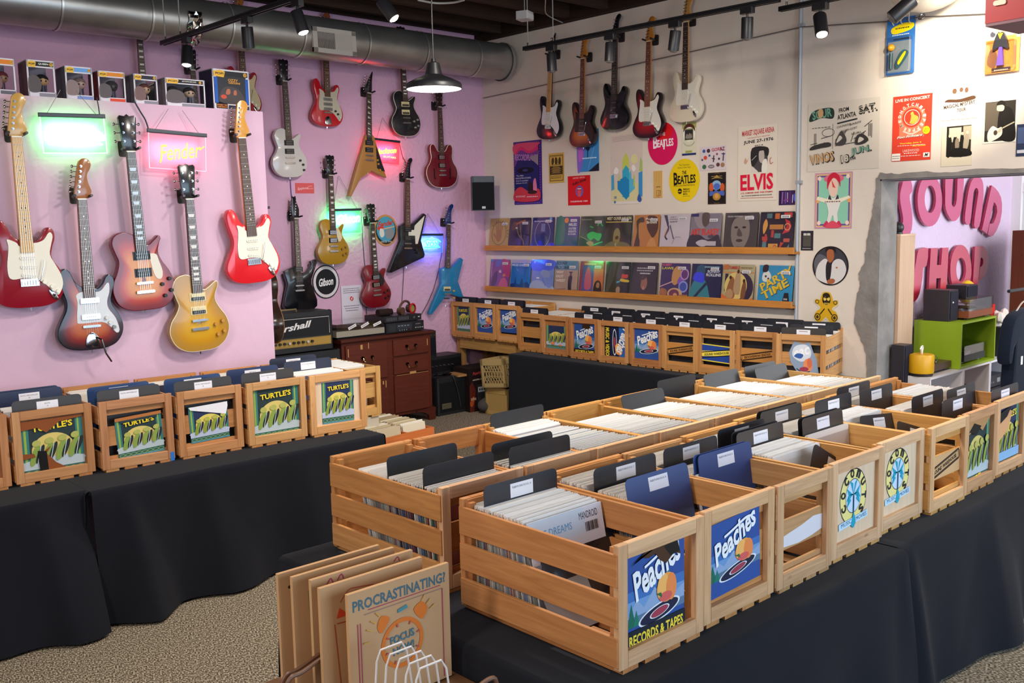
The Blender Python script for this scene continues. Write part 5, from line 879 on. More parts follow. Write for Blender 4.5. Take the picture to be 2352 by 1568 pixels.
P_('poster', 'large hand-drawn cartoon gig poster with green and orange block letters', 'poster', (1857, 240), (2018, 386), 'd3c9bc', 'S 2a3a34 2 74 6 88 22 92 36 90 36 76 20 78;B 6fa08a 20 84 13 28 6 SOUR;E c9a070 18 85 4 7;B 2a2624 51 87 6 14 6 FROM;B 2a2624 55 78 7 26 6 ATLANTA;R 2a2a34 42 69 28 2.2 8;B 3a3634 84 85 13 25 6 SAT.;B d3c9bc 83.5 85.5 9 23 6 SAT.;B 2a2624 83.5 85.5 7 22.5 6 SAT.;' + 'R 4a4644 36 32 .5 36;' + ';'.join(f'L 3a3634 .8 {x} {y} {x+dx} {y+dy}' for x, y, dx, dy in ((4, 34, 30, 6), (4, 40, 10, 2), (10, 36, 0, 20), (12, 36, 0, 20), (40, 44, 14, 12), (46, 40, 10, 18), (62, 40, 4, 14), (66, 44, 16, 10), (70, 36, 10, 16), (86, 46, 0, 18), (88, 46, 0, 18), (90, 44, 0, 20), (58, 38, 28, 2), (40, 36, 20, 2), (80, 60, 10, 8), (20, 48, 14, 3), (24, 42, 8, -4))) + ';O 3a3634 30 56 9 6 .6;S 3a3634 4 32 8 38 30 42 34 36 20 34;S 4a4644 40 38 46 54 50 56 56 44 52 36;S d3c9bc 42 40 46 50 50 46;S 3a3634 68 36 70 48 78 50 86 42 80 36;S d3c9bc 72 38 74 46 80 42;T 4a4440 52 64 3 20 10 CHUNKKA;T 4a4440 68 66 3 16 10 BARFF;T 4a4440 60 58 3 22 10 BARFF-GORT;T 4a4440 70 52 3 14 8 HURL;T 5a5450 20 64 1.4 26 0 ~;B 2a2624 22 19 16 36 6 VINOS;B c9a070 21.4 19.6 14 34 6 VINOS;B 2a2624 77 26 13 28 8 JUN.;B 6fa08a 76.4 26.6 11 27 8 JUN.;B 2a2624 55 16 13 12 6 18;B c9c0b0 54.6 16.4 10 10 6 18;B 2a2624 65 16 4 8 6 TH')
P_('poster', 'red-orange concert poster with a duck emblem inside a ring of letters', 'poster', (2052, 223), (2137, 366), 'd8402c', 'B f4d8cc 50 94 4.6 88 2 LIVE IN CONCERT;E e87a5c 50 64 36 20;R e87a5c 18 36 64 26;E d8402c 50 66 25 15;O f4d8cc 50 66 20 12 1.4;S f0b04a 36 60 44 58 48 68 46 72 52 75 56 70 66 66 62 58 50 56;A f4d8cc 50 66 32 8 214 21 REDHOTCHILIPEPPERS;C f0c0b0 4 28 46 50 41 74 47;J 3a2028 46 36.5 5.4 68 3 Foo Fighters;J f4e0d4 45.4 37 4.8 66 3 Foo Fighters;B f0d03c 48 27 3 56 1 Thursday, June 6;T f4d8cc 50 23.6 1.3 70 0 ~;B f0d03c 70 22 2.4 34 0 (404) 249-6400;T f4d8cc 50 15.6 4 42 0 LAKEWOOD;T f4d8cc 50 11.6 2 36 0 ~;T f4d8cc 50 7.6 1.4 50 0 ~;R f0e8e0 1 1 22 11;T 5a4a48 12 8 1.8 18 0 ~;T 5a4a48 12 4.6 1.8 18 0 ~;R f0e8e0 82 4 16 7;J 2a2424 90 7.6 5 10 0 M;E f0d818 88 45 9 6;T 4a3a10 88 46.4 1.4 12 0 ~;T 4a3a10 88 43.6 1.4 12 0 ~', rot=0)
P_('poster', 'white brown-ink poster washed out in the spotlight, lettering on a banner', 'poster', (2163, 190), (2246, 270), 'e8e0d4', 'S 5a3c28 10 48 20 54 50 52 86 58 92 50 76 46 50 44 26 46;B 4a3220 50 38 10 84 6 MAGICAL MYSTERY;B 4a3220 56 24 9 24 4 TOUR;E 7a5a44 36 74 6 7;E 7a5a44 54 76 5 6;E 7a5a44 68 74 5 7;L a08870 1 10 70 28 76;L a08870 1 80 76 94 86;L a08870 1 60 46 60 10')
P_('photo_print', 'black-and-white photograph of five people standing outdoors, wide cream lower margin', 'photo', (2164, 292), (2231, 379), 'd8ccb4', 'R 2a241e 16 24 80 76;R c9bda8 24 60 40 36;R b0a48c 70 64 26 34;S 17130f 18 26 20 66 28 76 34 60 30 26;S 1c1814 36 30 38 66 46 76 52 60 50 30;S 8a7c68 46 44 46 66 56 70 58 46;S 17130f 60 26 62 74 70 78 74 60 72 26;S a89a84 72 40 74 70 86 80 90 60 84 40;S 14100c 30 24 40 44 90 40 96 24;E d0c0a8 27 76 4 4;E d0c0a8 45 76 4 4;E d0c0a8 55 72 4 4;E d0c0a8 68 80 4 4;E d0c0a8 84 82 5 4')
P_('photo_print', 'black-and-white photograph of a seated guitarist playing an acoustic guitar', 'photo', (2261, 233), (2333, 325), 'e4ddd0', 'R 2c2620 4 4 92 93;R 5a5044 4 30 44 66;S 17130f 44 24 46 70 60 84 84 76 96 40 96 4 60 4;S c9b8a0 40 76 42 90 54 96 62 84 58 74;S 1c1612 38 88 46 98 62 96 66 82 56 88;S e4dcc8 18 4 14 24 28 40 44 34 56 36 58 20 44 10;E 4a3a2c 38 24 6 6;L b0a48c 4 48 30 94 46;S c0b098 44 24 52 34 56 26')
P_('poster', 'small dark-blue poster cut off by the photo edge above the opening', 'poster', (2336, 286), (2358, 358), '2a3450', 'R 4a5a80 10 40 80 50;R c8c8d0 10 10 80 10')
P_('poster', 'poster of a red-haired performer in white on green inside an ornate border', 'poster', (1873, 398), (1956, 524), '9ad0b4', 'R c890a8 0 0 100 100;R d8c070 4 3 92 94;R 6a4a90 6 5 88 90;R 8cc8ae 10 8 80 84;' + ';'.join(f'E {c} {x} {y} 5 4' for c, x, y in (('f0d0c8', 12, 90), ('f0d0c8', 88, 92), ('e8a060', 8, 50), ('e8a060', 92, 50), ('f0d0c8', 12, 10), ('f0d0c8', 88, 10))) + ';S d86a84 26 92 50 98 76 92 70 84 30 84;S e8c4b4 40 62 36 80 50 92 62 80 60 62 50 56;S c8203c 34 70 34 90 50 100 66 92 68 74 62 84 50 90 40 82;P d84a3c 44 88 56 72 48 74;S e0dcd8 32 48 38 58 50 54 62 58 70 48 62 26 66 6 56 6 50 24 40 6 32 6 38 28;S 3a3844 36 50 40 60 46 50;S 3a3844 56 50 62 60 66 50;P e8e0c8 4 52 30 46 70 46 96 54 92 58 50 50 8 58;T 7a5a70 50 48 2.8 44 0 ~;S c8305c 24 4 34 14 40 4;S c8305c 58 4 66 14 74 4;S d84a60 30 2 50 14 70 2', rot=0)
P_('poster', 'small black notice with a pale grid, hung between the pipe and the posters', 'sign', (1840, 530), (1867, 575), '2b2730', 'R 5a564c 18 20 64 62;' + ';'.join(f'L 2b2730 2 20 {26 + k * 7} 80 {26 + k * 7}' for k in range(8)) + ';R c8c4c0 22 76 26 12;R c8c4c0 52 76 26 12;T d0ccc8 50 10 4 70 0 ~', th=.006)
P_('picture_disc', 'round picture record of a man in a white suit on a dark ground', 'record', (1867, 565), (1948, 657), '15151a', 'E 3a3a44 50 50 47 47;S 5f6068 4 56 20 80 50 60 50 20 20 20;S d8d4d2 10 22 16 52 34 68 44 60 48 30 56 58 70 68 86 62 94 40 84 18 60 4 30 8;S 26242a 38 50 46 66 54 58 50 16 40 14;S a8623c 42 66 40 86 50 94 58 88 60 70 50 58;S 1c1618 36 84 40 98 60 98 66 82 58 90 46 92;S a8623c 42 12 56 18 64 14 60 6 46 4;E c06a48 68 46 3 2', True, th=.002, mt='glossy_print')
P_('sticker', 'yellow skull-and-crossed-bones cut-out sticker below the round picture record', 'sticker', (1870, 668), (1926, 747), 'd8d0b8', 'S d8a820 38 97 28 84 24 74 8 76 4 66 22 56 26 48 8 36 2 20 16 6 34 10 50 22 68 6 86 8 97 22 90 38 74 46 78 54 94 62 94 74 78 72 72 84 62 97;S 2a2418 40 92 34 78 36 66 50 60 64 66 66 78 60 92;E e8c860 44 78 6 6;E e8c860 58 78 6 6;P 2a2418 48 72 54 72 51 66;R e8c860 42 62 18 4;L 2a2418 2 46 62 46 67;L 2a2418 2 51 62 51 67;L 2a2418 2 56 62 56 67;O 2a2418 16 22 12 11 3;O 2a2418 84 22 12 11 3;L 2a2418 4 26 30 44 48;L 2a2418 4 74 30 58 48;O 2a2418 14 68 8 6 2;O 2a2418 86 68 8 6 2;O 2a2418 50 88 14 8 3;E 3a3020 16 22 5 5;E 3a3020 84 22 5 5', poly=[(36, 100), (24, 86), (20, 78), (6, 80), (0, 66), (18, 54), (22, 48), (4, 38), (-2, 18), (14, 2), (36, 6), (50, 18), (66, 2), (88, 4), (101, 22), (94, 40), (80, 48), (98, 60), (98, 78), (80, 76), (76, 86), (64, 100)], mt='glossy_print')
# loud-speaker in the corner
a = aY(1094, 405, 7.2); b = aY(1092, 484, 7.2)
t = thing('wall_speaker', 'black speaker mounted high in the room corner beside the purple poster', 'speaker', (6.28, 7.24, 1.92), -.42, None)
M().prism([(-.115, -.1), (.115, -.1), (.06, .12), (-.06, .12)], 0, .33, '17161a').build('cabinet', 'satin', t); M().box((-.108, -.108, .006), (.108, -.1, .27), '121216').build('grille', 'matte', t); M().box((-.1, -.106, .275), (.1, -.1, .325), '3a383a').build('tweeter_band', 'satin', t)
M().box((-.018, -.11, .018), (.018, -.108, .04), 'b8b4b4').build('badge', 'satin', t); M().tube([(0, .1, .16), (.02, .2, .17), (.1, .27, .17)], .012, '17161a').build('bracket', 'satin', t)
# small things taped to the pink rear wall
P_('poster', 'small coral paper sign with white script under the pale grey guitar', 'sign', (678, 420), (722, 444), 'd85a5c', 'I f4d8d8 40 46 30 58 6 Epiphone;T f4b0b0 80 70 12 24 3 LEFT;T f4b0b0 78 46 12 34 3 HANDED', plane=('Y', YP - .004), group='signs on the pink rear wall')
P_('round_sign', 'round black sign with a white ring and white script beside the hooked black guitar', 'sign', (716, 610), (781, 683), '17161a', 'E d4ccd0 50 50 47 47;E 17161c 50 50 38 38;J ece8ea 50 50 24 54 5 Gibson', True, th=.006, plane=('Y', YP - .008), group='signs on the pink rear wall')
P_('round_sign', 'round tan-rimmed sign with red script over a red and white guitar', 'sign', (858, 493), (914, 564), 'c48a50', 'E 1c2026 50 50 44 44;E 4a9ab4 50 54 40 40;E 8a8a8c 66 40 20 18;J c83a2c 50 72 17 70 8 Fender;S d03a34 12 58 30 64 44 56 36 50 22 50;S d8d4cc 22 40 26 56 40 52 42 34 30 28;L c8b090 4 36 54 88 62;T d8d0c0 50 14 6 50 0 SINCE 1946', True, th=.006, plane=('Y', YP - .008), group='signs on the pink rear wall')
# ================================================================ lit acrylic signs on chains
def neon(label, tl, tr, bl, plane, col, code, cols, strength, glow, cordto=None, peak=.13):
    A = aY; Y = plane; p, q, r_ = A(*tl, Y), A(*tr, Y), A(*bl, Y); w = (q - p).length; h = (p - r_).length; z0 = (p.z + q.z) / 2; x0 = (p.x + q.x) / 2
    ro = math.atan2(q.z - p.z, q.x - p.x)
    t = thing('lit_sign', label, 'sign', mtx=Matrix(((1, 0, 0, x0), (0, 0, -1, Y), (0, 1, 0, z0), (0, 0, 0, 1))) @ Matrix.Rotation(ro, 4, 'Z'), group='lit acrylic signs on the pink walls')
    M().rbox((-w / 2 - .005, -.014, -.008), (w / 2 + .005, .008, .01), '1c2a34', .004, ax='x').build('top_rail', 'satin', t)
    M().box((-w / 2, -h, -.002), (w / 2, -.01, .002), col).build('acrylic_panel', 'tint_panel', t)
    m = M(); e = .0035
    for a, b in (((-w / 2, -h), (w / 2, -h + e)), ((-w / 2, -h), (-w / 2 + e, -.014)), ((w / 2 - e, -h), (w / 2, -.014))): m.box((a[0], a[1], -.0025), (b[0], b[1], .0025), cols[1])
    m.build('lit_edge', 'neon_soft', t)
    m = M(); art(m, w, h, code, .0025, TR((0, -h / 2, 0)), .0002); m.build('lit_lettering', 'neon' if strength > 2 else 'neon_soft', t)
    c = M(); c.tube([(-w * .38, .006, 0), (-w * .12, peak, -.02)], .0016, '6a6468', n=4); c.tube([(w * .38, .006, 0), (w * .12 if peak < .2 else -w * .1, peak, -.02)], .0016, '6a6468', n=4); c.build('hanging_chain', 'satin', t)
    mt = t.matrix_basis
    lamp('AREA', 'sign_glow', mt @ Vector((0, -h * .5, -.012)), mt @ Vector((0, -h * .62, -1)), glow * .8, cols[2], w * .8, h * .5)
    lamp('AREA', 'sign_glow', mt @ Vector((0, -h * .5, .012)), mt @ Vector((0, -h * .5, 1)), glow * .06, cols[2], w * .8, h * .5)
    return t
PS = YL - .045
neon('bright green lit sign with white-hot script on the partition, between two headstocks', (90, 262), (238, 266), (103, 352), PS, '9af0b0', 'S e8fff0 6 40 10 56 30 62 48 70 60 74 56 64 74 66 88 60 98 48 96 34 50 32 10 30;T d8ffe0 50 27 5 84 0 ~;R d8ffe0 10 22 84 3', ('', 'c8ffd8', (.1, 1, .2)), 4, 5)
neon('pink lit sign with thin yellow looping script on the partition', (340, 298), (472, 310), (349, 386), PS, 'e0a4bc', 'I f0d040 54 50 42 74 9 Fender;L f0d040 2.2 23 44 19 16;L f0d040 2 88 58 97 68', ('', 'f0a0b4', (1, .16, .24)), 1, 1.6)
PS2 = YP - .05
neon('red lit sign with yellow script, half hidden by the natural wood V guitar', (858, 318), (917, 325), (866, 372), PS2, 'ff5060', 'J ffd83c 50 50 30 78 8 Jackson;T ffb060 62 28 8 50 0 GUITARS', ('', 'ff3a48', (1, .03, .06)), 5, 7, peak=.2)
neon('green lit sign with white script behind the gold-top guitar', (757, 482), (828, 480), (762, 538), PS2, '60ff90', 'J f0fff4 58 62 40 76 4 Gibson', ('', '8affb0', (.03, 1, .2)), 5, 9, peak=.3)
neon('blue lit sign with crown and letters between the angular and star guitars', (966, 538), (1016, 538), (970, 580), PS2, '6aa0ff', 'B 30c8ff 52 46 26 64 0 VOX;C 40b8ff 4 12 58 30 72 50 66 72 72 92 58;R 30b8ff 16 26 72 6;C 60d0ff 3 40 76 50 84 60 76', ('', '5a8aff', (.03, .12, 1)), 5, 7, peak=.2)
def cord(label, pts, plane, r=.003, col='1a1a1e', name='power_cord'): return tag(M().tube(ospline([tuple(aY(*p, plane)) for p in pts], 4), r, col).build(name, 'satin'), label, 'cord', 'thin cords on the pink walls')
cord('black cord dropping to the green sign from the partition top', [(222, 224), (226, 244), (229, 266)], YL - .02)
cord('black cord with a thick plug running down to the pink sign', [(308, 232), (322, 256), (334, 276), (342, 300)], YL - .02, .004)
cord('black cord trailing from the red sign down past the angular guitar headstock', [(917, 328), (925, 360), (932, 378), (928, 440), (928, 600), (923, 700)], YP - .012)
cord('dark cord hanging from the green rear-wall sign to the turntable', [(829, 485), (834, 560), (840, 640), (842, 726)], YP - .012)
cord('dark cord looping from the blue sign down to the receiver', [(1017, 542), (1013, 590), (1000, 650), (985, 690), (968, 722)], YP - .012)
cord('thin violet cord dropping from the pale grey guitar', [(667, 408), (669, 440), (673, 470)], YP - .012, .004, '6a4a9a')
# ================================================================ boxed toy figures along the partition top
def toy(label, x0, x1, h, band, title, num, skin, hair, dep=.16, two=False, tall=False, side='8a7f8c', foot='8a8590'):
    yf = YL + .03; a, b = aY(x0, 205, yf), aY(x1, 205, yf); w = b.x - a.x; z = 2.505
    t = thing('toy_figure_box', label, 'toy', ((a.x + b.x) / 2, yf, z), RND.uniform(-.08, .08), 'boxed toy figures on the partition top')
    m = M(); e = .008; W_ = 'd8d2da'
    m.box((-w / 2, 0, 0), (w / 2, dep, .006), W_); m.box((-w / 2, dep - .006, 0), (w / 2, dep, h), '8a8490'); m.box((-w / 2, 0, 0), (-w / 2 + .004, dep, h), side); m.box((-w / 2, 0, h - .005), (w / 2, dep, h), W_)
    m.box((-w / 2, -.001, 0), (-w / 2 + e, .004, h), W_); m.box((w / 2 - e, -.001, 0), (w / 2, .004, h), W_); m.box((-w / 2, -.001, h * .8), (w / 2, .004, h), W_); m.box((-w / 2, -.001, 0), (w / 2, .004, h * .15), W_)
    m.build('carton', 'paper', t)
    m = M().box((-w * .18, -.003, h * .84), (w * .45, -.0012, h * .96), band); A = Matrix(((1, 0, 0, 0), (0, 0, -1, 0), (0, 1, 0, 0), (0, 0, 0, 1)))
    title and m.text(title, w * .1, h * .9, h * .06, w * .36, .0034, 'e8e0d8', A, bold=.02); m.cyl((w * .38, -.0015, h * .9), (w * .38, -.004, h * .9), h * .05, 'd8a040', n=12); m.text(num, w * .38, h * .9, h * .045, 0, .0045, '2a2a2e', A)
    m.prism([(-w * .46, h * .82), (-w * .2, h * .8), (-w * .16, h * .94), (-w * .3, h * .98), (-w * .47, h * .94)], .002, .0035, 'e8b43c', A); m.text('POP!', -w * .31, h * .89, h * .06, w * .22, .004, '4a2a2a', A, bold=.03)
    M().box((-w * .1, -.003, h * .03), (w * .46, -.0012, h * .12), foot).build('name_band', 'paper', t); m.build('title_band', 'paper', t)
    if not tall: M().prism(spline([(-w * .46, h * .16), (-w * .46, h * .5), (-w * .3, h * .6), (-w * .08, h * .52), (-w * .02, h * .3), (-w * .12, h * .14)], 3), .0025, .0035, mix(hair, 'c0b0b0', .25), A).build('cutout_print', 'paper', t)
    for k in ((-.2, .22) if two else (.16,)):
        cx = w * k; s = min(h, .16)
        M().sphere((cx, dep * .45, h * .15 + s * .42), (s * .2, s * .17, s * .17), skin).build('figure_head', 'satin', t); M().sphere((cx, dep * .47, h * .15 + s * .47), (s * .215, s * .18, s * .165), hair).build('figure_hair', 'matte', t)
        m = M().cyl((cx, dep * .45, h * .15), (cx, dep * .45, h * .15 + s * .28), s * .1, mix(hair, '3a4060', .5), r1=s * .07); m.build('figure_body', 'satin', t)
        M().sphere((cx - s * .07, dep * .45 - s * .165, h * .15 + s * .4), s * .03, '141418', n=8, m=5).build('figure_eye', 'satin', t); M().sphere((cx + s * .08, dep * .45 - s * .16, h * .15 + s * .4), s * .03, '141418', n=8, m=5).build('figure_eye', 'satin', t)
    if tall:
        B = TR((0, -.002, h * .52)) @ A; sheet(w * .8, h * .66, .002, '34363c', 'S 4a4446 10 0 20 50 50 60 80 44 90 0;S b06a50 30 30 34 48 44 50 44 32;S b06a50 56 30 58 46 66 46 66 30;B d89a3c 56 84 10 34 0 OZZY;B d89a3c 60 74 7 40 0 OSBOURNE;E c8503c 22 20 10 8', B).build('sleeve_print', 'paper', t)
        sheet(w * .3, h * .12, .001, '1a1826', 'B e88a2c 50 70 30 90 0 DIARY OF;B e88a2c 50 30 30 90 0 A MADMAN', TR((-w * .28, -.003, h * .09)) @ A).build('title_print', 'paper', t)
        m = M().box((-w / 2 + .01, -.0035, h * .16), (-w / 2 + .03, -.001, h * .8), '2a5ab0'); m.box((w / 2 - .03, -.0035, h * .16), (w / 2 - .01, -.001, h * .8), '2a5ab0'); m.build('side_print', 'paper', t)
    if not tall: M().box((-w / 2 + e, -.004, h * .15), (w / 2 - e, -.003, h * .8), 'ffffff').build('window', 'clear_plastic', t)
    return t
toy('boxed toy figure cut off at the far edge, orange band and white glasses', -24, 38, .185, 'e0802c', '', '12', 'b08060', '6a2a30', foot='6a6470')
toy('boxed toy figure with black-and-gold band and black curly hair', 65, 128, .19, '17161a', 'QUEEN', '94', 'd8a870', '1a181c', side='6a4a50')
toy('boxed toy figure with pale blue band and grey-brown hair', 152, 214, .175, '6a9ad8', '', '276', 'd8b0a0', '8a7470', side='5a5a64', foot='7a90c8')
toy('boxed toy figure with orange band, dark figure and red-brown carton side', 227, 288, .165, 'd8822c', '', '101', '3a3638', '2a2a30', side='7a2f28', foot='d84a30')
toy('boxed toy figure with brown hair and round blue glasses', 308, 362, .165, '2a2a38', '', '26', 'd8b088', '6a3a30', side='6a6670')
toy('wide boxed pair of toy figures with a black title band', 380, 470, .16, '1c1a1e', 'JACK WHITE & MEG WHITE', '2', 'd8b898', '2a2428', two=True, side='8a808a')
toy('tallest toy box showing a dark album cover with orange lettering', 488, 574, .235, '2a2c30', '', '12', 'b06a50', '2a1c1a', tall=True, side='2a2440', foot='2a3050')
# ================================================================ duct, lamps, tracks
t = thing('ventilation_duct', 'big round spiral-seamed silver air duct running along the pink rear wall', 'duct', (0, 7.12, 3.345))
m = M(); RD = .17
m.cyl((-3, 0, 0), (6.52, 0, 0), RD, 'b0aca6', n=40); m.build('duct_tube', 'duct_metal', t)
x = -2.6
while x < 6.5: M().cyl((x, 0, 0), (x + .014, 0, 0), RD + .007, 'd8d4d0', n=40, cap=False).build('seam', 'duct_metal', t); x += .62
M().lathe([(RD + .012, 0), (RD + .012, .03), (RD - .01, .034), (RD - .02, .02)], 'b4b2b0', Matrix.Translation((6.48, 0, 0)) @ Matrix.Rotation(PI / 2, 4, 'Y'), 40).build('end_collar', 'duct_metal', t)
foil = M(); nu, nv = 7, 22; vs = []
for j in range(nv + 1):
    for i in range(nu + 1):
        q = PI * .62 + j / nv * PI * .95; rr = RD + .004 + RND.uniform(0, .016); vs.append((3.30 + (i / nu - .5) * .11 + RND.uniform(-.01, .01), rr * math.sin(q + PI) * 1.0, -rr * math.cos(q + PI)))
foil.add([(x, -abs(y), z) for x, y, z in vs], [(j * (nu + 1) + i, j * (nu + 1) + i + 1, (j + 1) * (nu + 1) + i + 1, (j + 1) * (nu + 1) + i) for j in range(nv) for i in range(nu)], 'c9c4bc'); foil.build('foil_patch', 'chrome', t)
a, b = aY(716, 68, 6.945), aY(820, 122, 6.945); cx = (a.x + b.x) / 2; w = (b.x - a.x) * .97; h = .2
t = thing('air_vent', 'cream metal air grille mounted on the duct', 'vent', mtx=Matrix.Translation((cx, 6.95, (a.z + b.z) / 2)) @ Matrix.Rotation(-.05, 4, 'X'))
m = M()
for c0, c1 in (((-w / 2, -h / 2), (w / 2, -h * .32)), ((-w / 2, h * .32), (w / 2, h / 2)), ((-w / 2, -h / 2), (-w * .4, h / 2)), ((w * .4, -h / 2), (w / 2, h / 2))): m.box((c0[0], -.01, c0[1]), (c1[0], .012, c1[1]), 'cbbfb2')
m.build('frame', 'satin', t); M().box((-w * .42, .004, -h * .34), (w * .42, .012, h * .34), '4a4440').build('backing', 'matte', t)
for i in range(26): x = -w * .39 + w * .78 * i / 25; M().box((x - .0028, -.006, -h * .32), (x + .0028, .004, h * .32), 'cbbfb2' if i > 12 else 'a89c92', TR((x, 0, 0), 0) @ TR((-x, 0, 0))).build('louver', 'satin', t)
M().box((-.0, -.0095, -h * .32), (w * .4, -.004, h * .32), 'c4b8ac').build('damper_plate', 'satin', t)
def track(label, p0, p1, heads, wires, ybar=None):
    a, b = Vector(p0), Vector(p1); t = thing('lighting_track', label, 'track', tuple(a), 0, 'ceiling lighting tracks'); L = (b - a)
    m = M(); d = L.normalized(); u = d.cross(Vector((0, 0, 1))).normalized()
    T = Matrix(((d.x, u.x, 0, 0), (d.y, u.y, 0, 0), (d.z, u.z, 1, 0), (0, 0, 0, 1)))
    m.box((0, -.018, 0), (L.length, -.008, .02), '18171a', T); m.box((0, .008, 0), (L.length, .018, .02), '18171a', T); m.box((0, -.018, .014), (L.length, .018, .03), '18171a', T); m.build('rail', 'satin', t)
    for s in wires: M().cyl(T @ Vector((s, 0, .03)), T @ Vector((s, 0, 3.7 - a.z)), .004, '9a9894', n=6).build('suspension_rod', 'satin', t); M().cyl(T @ Vector((s, 0, .03)), T @ Vector((s, 0, .055)), .007, 'b8b8b8', n=8).build('rod_clip', 'chrome', t)
    return T, a
def head(label, base, aim, lit, size=1., power=0):
    t = thing('track_spotlight', label, 'lamp', base, 0, 'track spotlights'); d = Vector(aim).normalized(); s = size
    M().rbox((-.02 * s, -.045 * s, -.035 * s), (.02 * s, .045 * s, 0), '18171a', .006).build('adapter', 'satin', t)
    j = Vector((0, 0, -.07 * s)); m = M(); m.cyl((0, 0, -.03 * s), j, .008 * s, '18171a', n=8); m.build('stem', 'satin', t)
    c = j + Vector((0, 0, -.02 * s)); a0, a1 = c - d * .035 * s, c + d * .095 * s; q = d.to_track_quat('Z', 'Y').to_matrix().to_4x4(); q.translation = a0
    M().lathe([(0, 0), (.034 * s, 0), (.037 * s, .006 * s), (.037 * s, .128 * s), (.031 * s, .13 * s), (.029 * s, .105 * s), (0, .1 * s)], '1d1c20', q, 20).build('can', 'satin', t)
    M().lathe([(0, .126 * s), (.0295 * s, .126 * s), (.0295 * s, .132 * s), (.018 * s, .14 * s), (0, .143 * s)], 'fff2dc' if lit else '6a6864', q, 16).build('bulb', 'bulb' if lit else 'satin', t)
    return t
T1, A1 = track('black lighting track over the partition with four spotlights', (3.0, 6.87, 3.1), (3.12, 3.3, 3.12), 4, (.05, .28))
def onT(T, a, s): return tuple(a + T @ Vector((s, 0, 0)))
def along(px, a, b):
    d = ray(*px); a, b = Vector(a), Vector(b); best = min((i / 400 for i in range(401)), key=lambda k: abs(math.atan2((a + (b - a) * k).y, (a + (b - a) * k).x) - math.atan2(d[1], d[0]))); return tuple(a + (b - a) * best)
E1 = ((3.0, 6.87, 3.1), (3.12, 3.3, 3.12))
head('lit black spotlight nearest the far end of the left track', along((428, 92), *E1), (-.15, -.1, -1), True)
head('unlit black spotlight tilted on the left track, second from its far end', along((566, 42), *E1), (.12, .15, -1), False)
head('lit black spotlight on the left track beside the air vent', along((684, 8), *E1), (.2, -.25, -1), True)
head('lit black spotlight highest on the left track, bulb facing the room', (3.42, 4.75, 3.16), (.35, -.45, -.8), True)
T2, A2 = track('black lighting track in front of the white-wall guitars', (5.25, 5.5, 3.1), (5.34, 3.34, 3.1), 4, (.04, .3))
E2 = ((5.25, 5.5, 3.1), (5.34, 3.34, 3.1))
head('unlit spotlight at the corner end of the right track', along((1266, 108), *E2), (.05, .0, -1), False)
head('unlit spotlight on the right track in front of the all-black guitar', along((1402, 82), *E2), (-.03, .05, -1), False)
head('unlit spotlight on the right track between the red and white guitars', along((1550, 55), *E2), (.05, .2, -1), False)
head('unlit spotlight on the right track in front of bare white wall', along((1716, 20), *E2), (.12, .1, -1), False)
T3, A3 = track('second black lighting track continuing along the white wall', (5.6, 3.5, 3.1), (5.55, 1.4, 3.1), 2, (.05,))
E3 = ((5.6, 3.5, 3.1), (5.55, 1.4, 3.1))
head('glaring lit spotlight on the second right track beside the conduit pipe', along((1885, 20), *E3), (-.35, -.35, -1), True, 1.1)
head('dark grey spotlight tilted steeply above the blue toy card', along((2086, -20), *E3), (-.5, .75, -.75), False, 1.15)
p = ray(997, 205); k = 5.5 / math.hypot(p[0], p[1]); px_, py_, pz_ = p[0] * k, p[1] * k, CH + p[2] * k
t = thing('pendant_lamp', 'dark enamel barn-style pendant lamp with a glowing white mouth', 'lamp', (px_, py_, pz_))
M().lathe([(.152, 0), (.155, .003), (.155, .022), (.148, .033), (.11, .052), (.065, .07), (.048, .078), (.043, .1), (.034, .14), (.014, .148), (.011, .165), (0, .168)], '1c1c20', None, 40).build('shade', 'satin', t)
M().lathe([(.151, .001), (.146, .02), (.1, .04), (.05, .058), (0, .062)], 'f4f2ee', None, 36).build('inner_reflector', 'neon', t)
M().lathe([(0, .004), (.1, .006), (.145, .012), (.146, .014), (0, .016)], 'fff8f0', None, 36).build('diffuser', 'neon', t)
M().cyl((0, 0, .165), (0, 0, 3.7 - pz_), .0035, '1a1a1c', n=8).build('cord', 'satin', t)
lamp('SPOT', 'pendant_light', (px_, py_, pz_ - .01), (px_, py_, 0), 40, (1, .95, .88), .12, angle=140, blend=.6)
# ceiling bits: sensor box, loops of cable
c = aZ(1205, 37, 3.35); t = thing('ceiling_sensor', 'small white plastic box hanging under the joists', 'sensor', tuple(c), .4); M().rbox((-.06, -.05, -.03), (.06, .05, .03), 'b8b4b2', .01).build('case', 'satin', t); M().box((-.05, -.053, -.02), (.05, -.05, .012), 'd0ccc8').build('lens', 'satin', t); M().cyl((0, 0, .03), (0, 0, .28), .004, '8a8884', n=6).build('stem', 'satin', t)
tag(M().tube(ospline([tuple(aZ(*p, 3.5)) for p in ((960, 0), (1000, 7), (1040, 6), (1066, 0))], 5), .008, 'b8b0a4').build('ceiling_cable', 'satin'), 'pale loop of cable sagging beneath the dark joists', 'cable')
tag(M().tube(ospline([tuple(aZ(*p, 3.58)) for p in ((1253, 0), (1253, 28), (1266, 40), (1292, 52))], 5), .005, 'a8a29a').build('ceiling_cable', 'satin'), 'thin pale cable kinked against the joist end above the first wall guitar', 'cable')
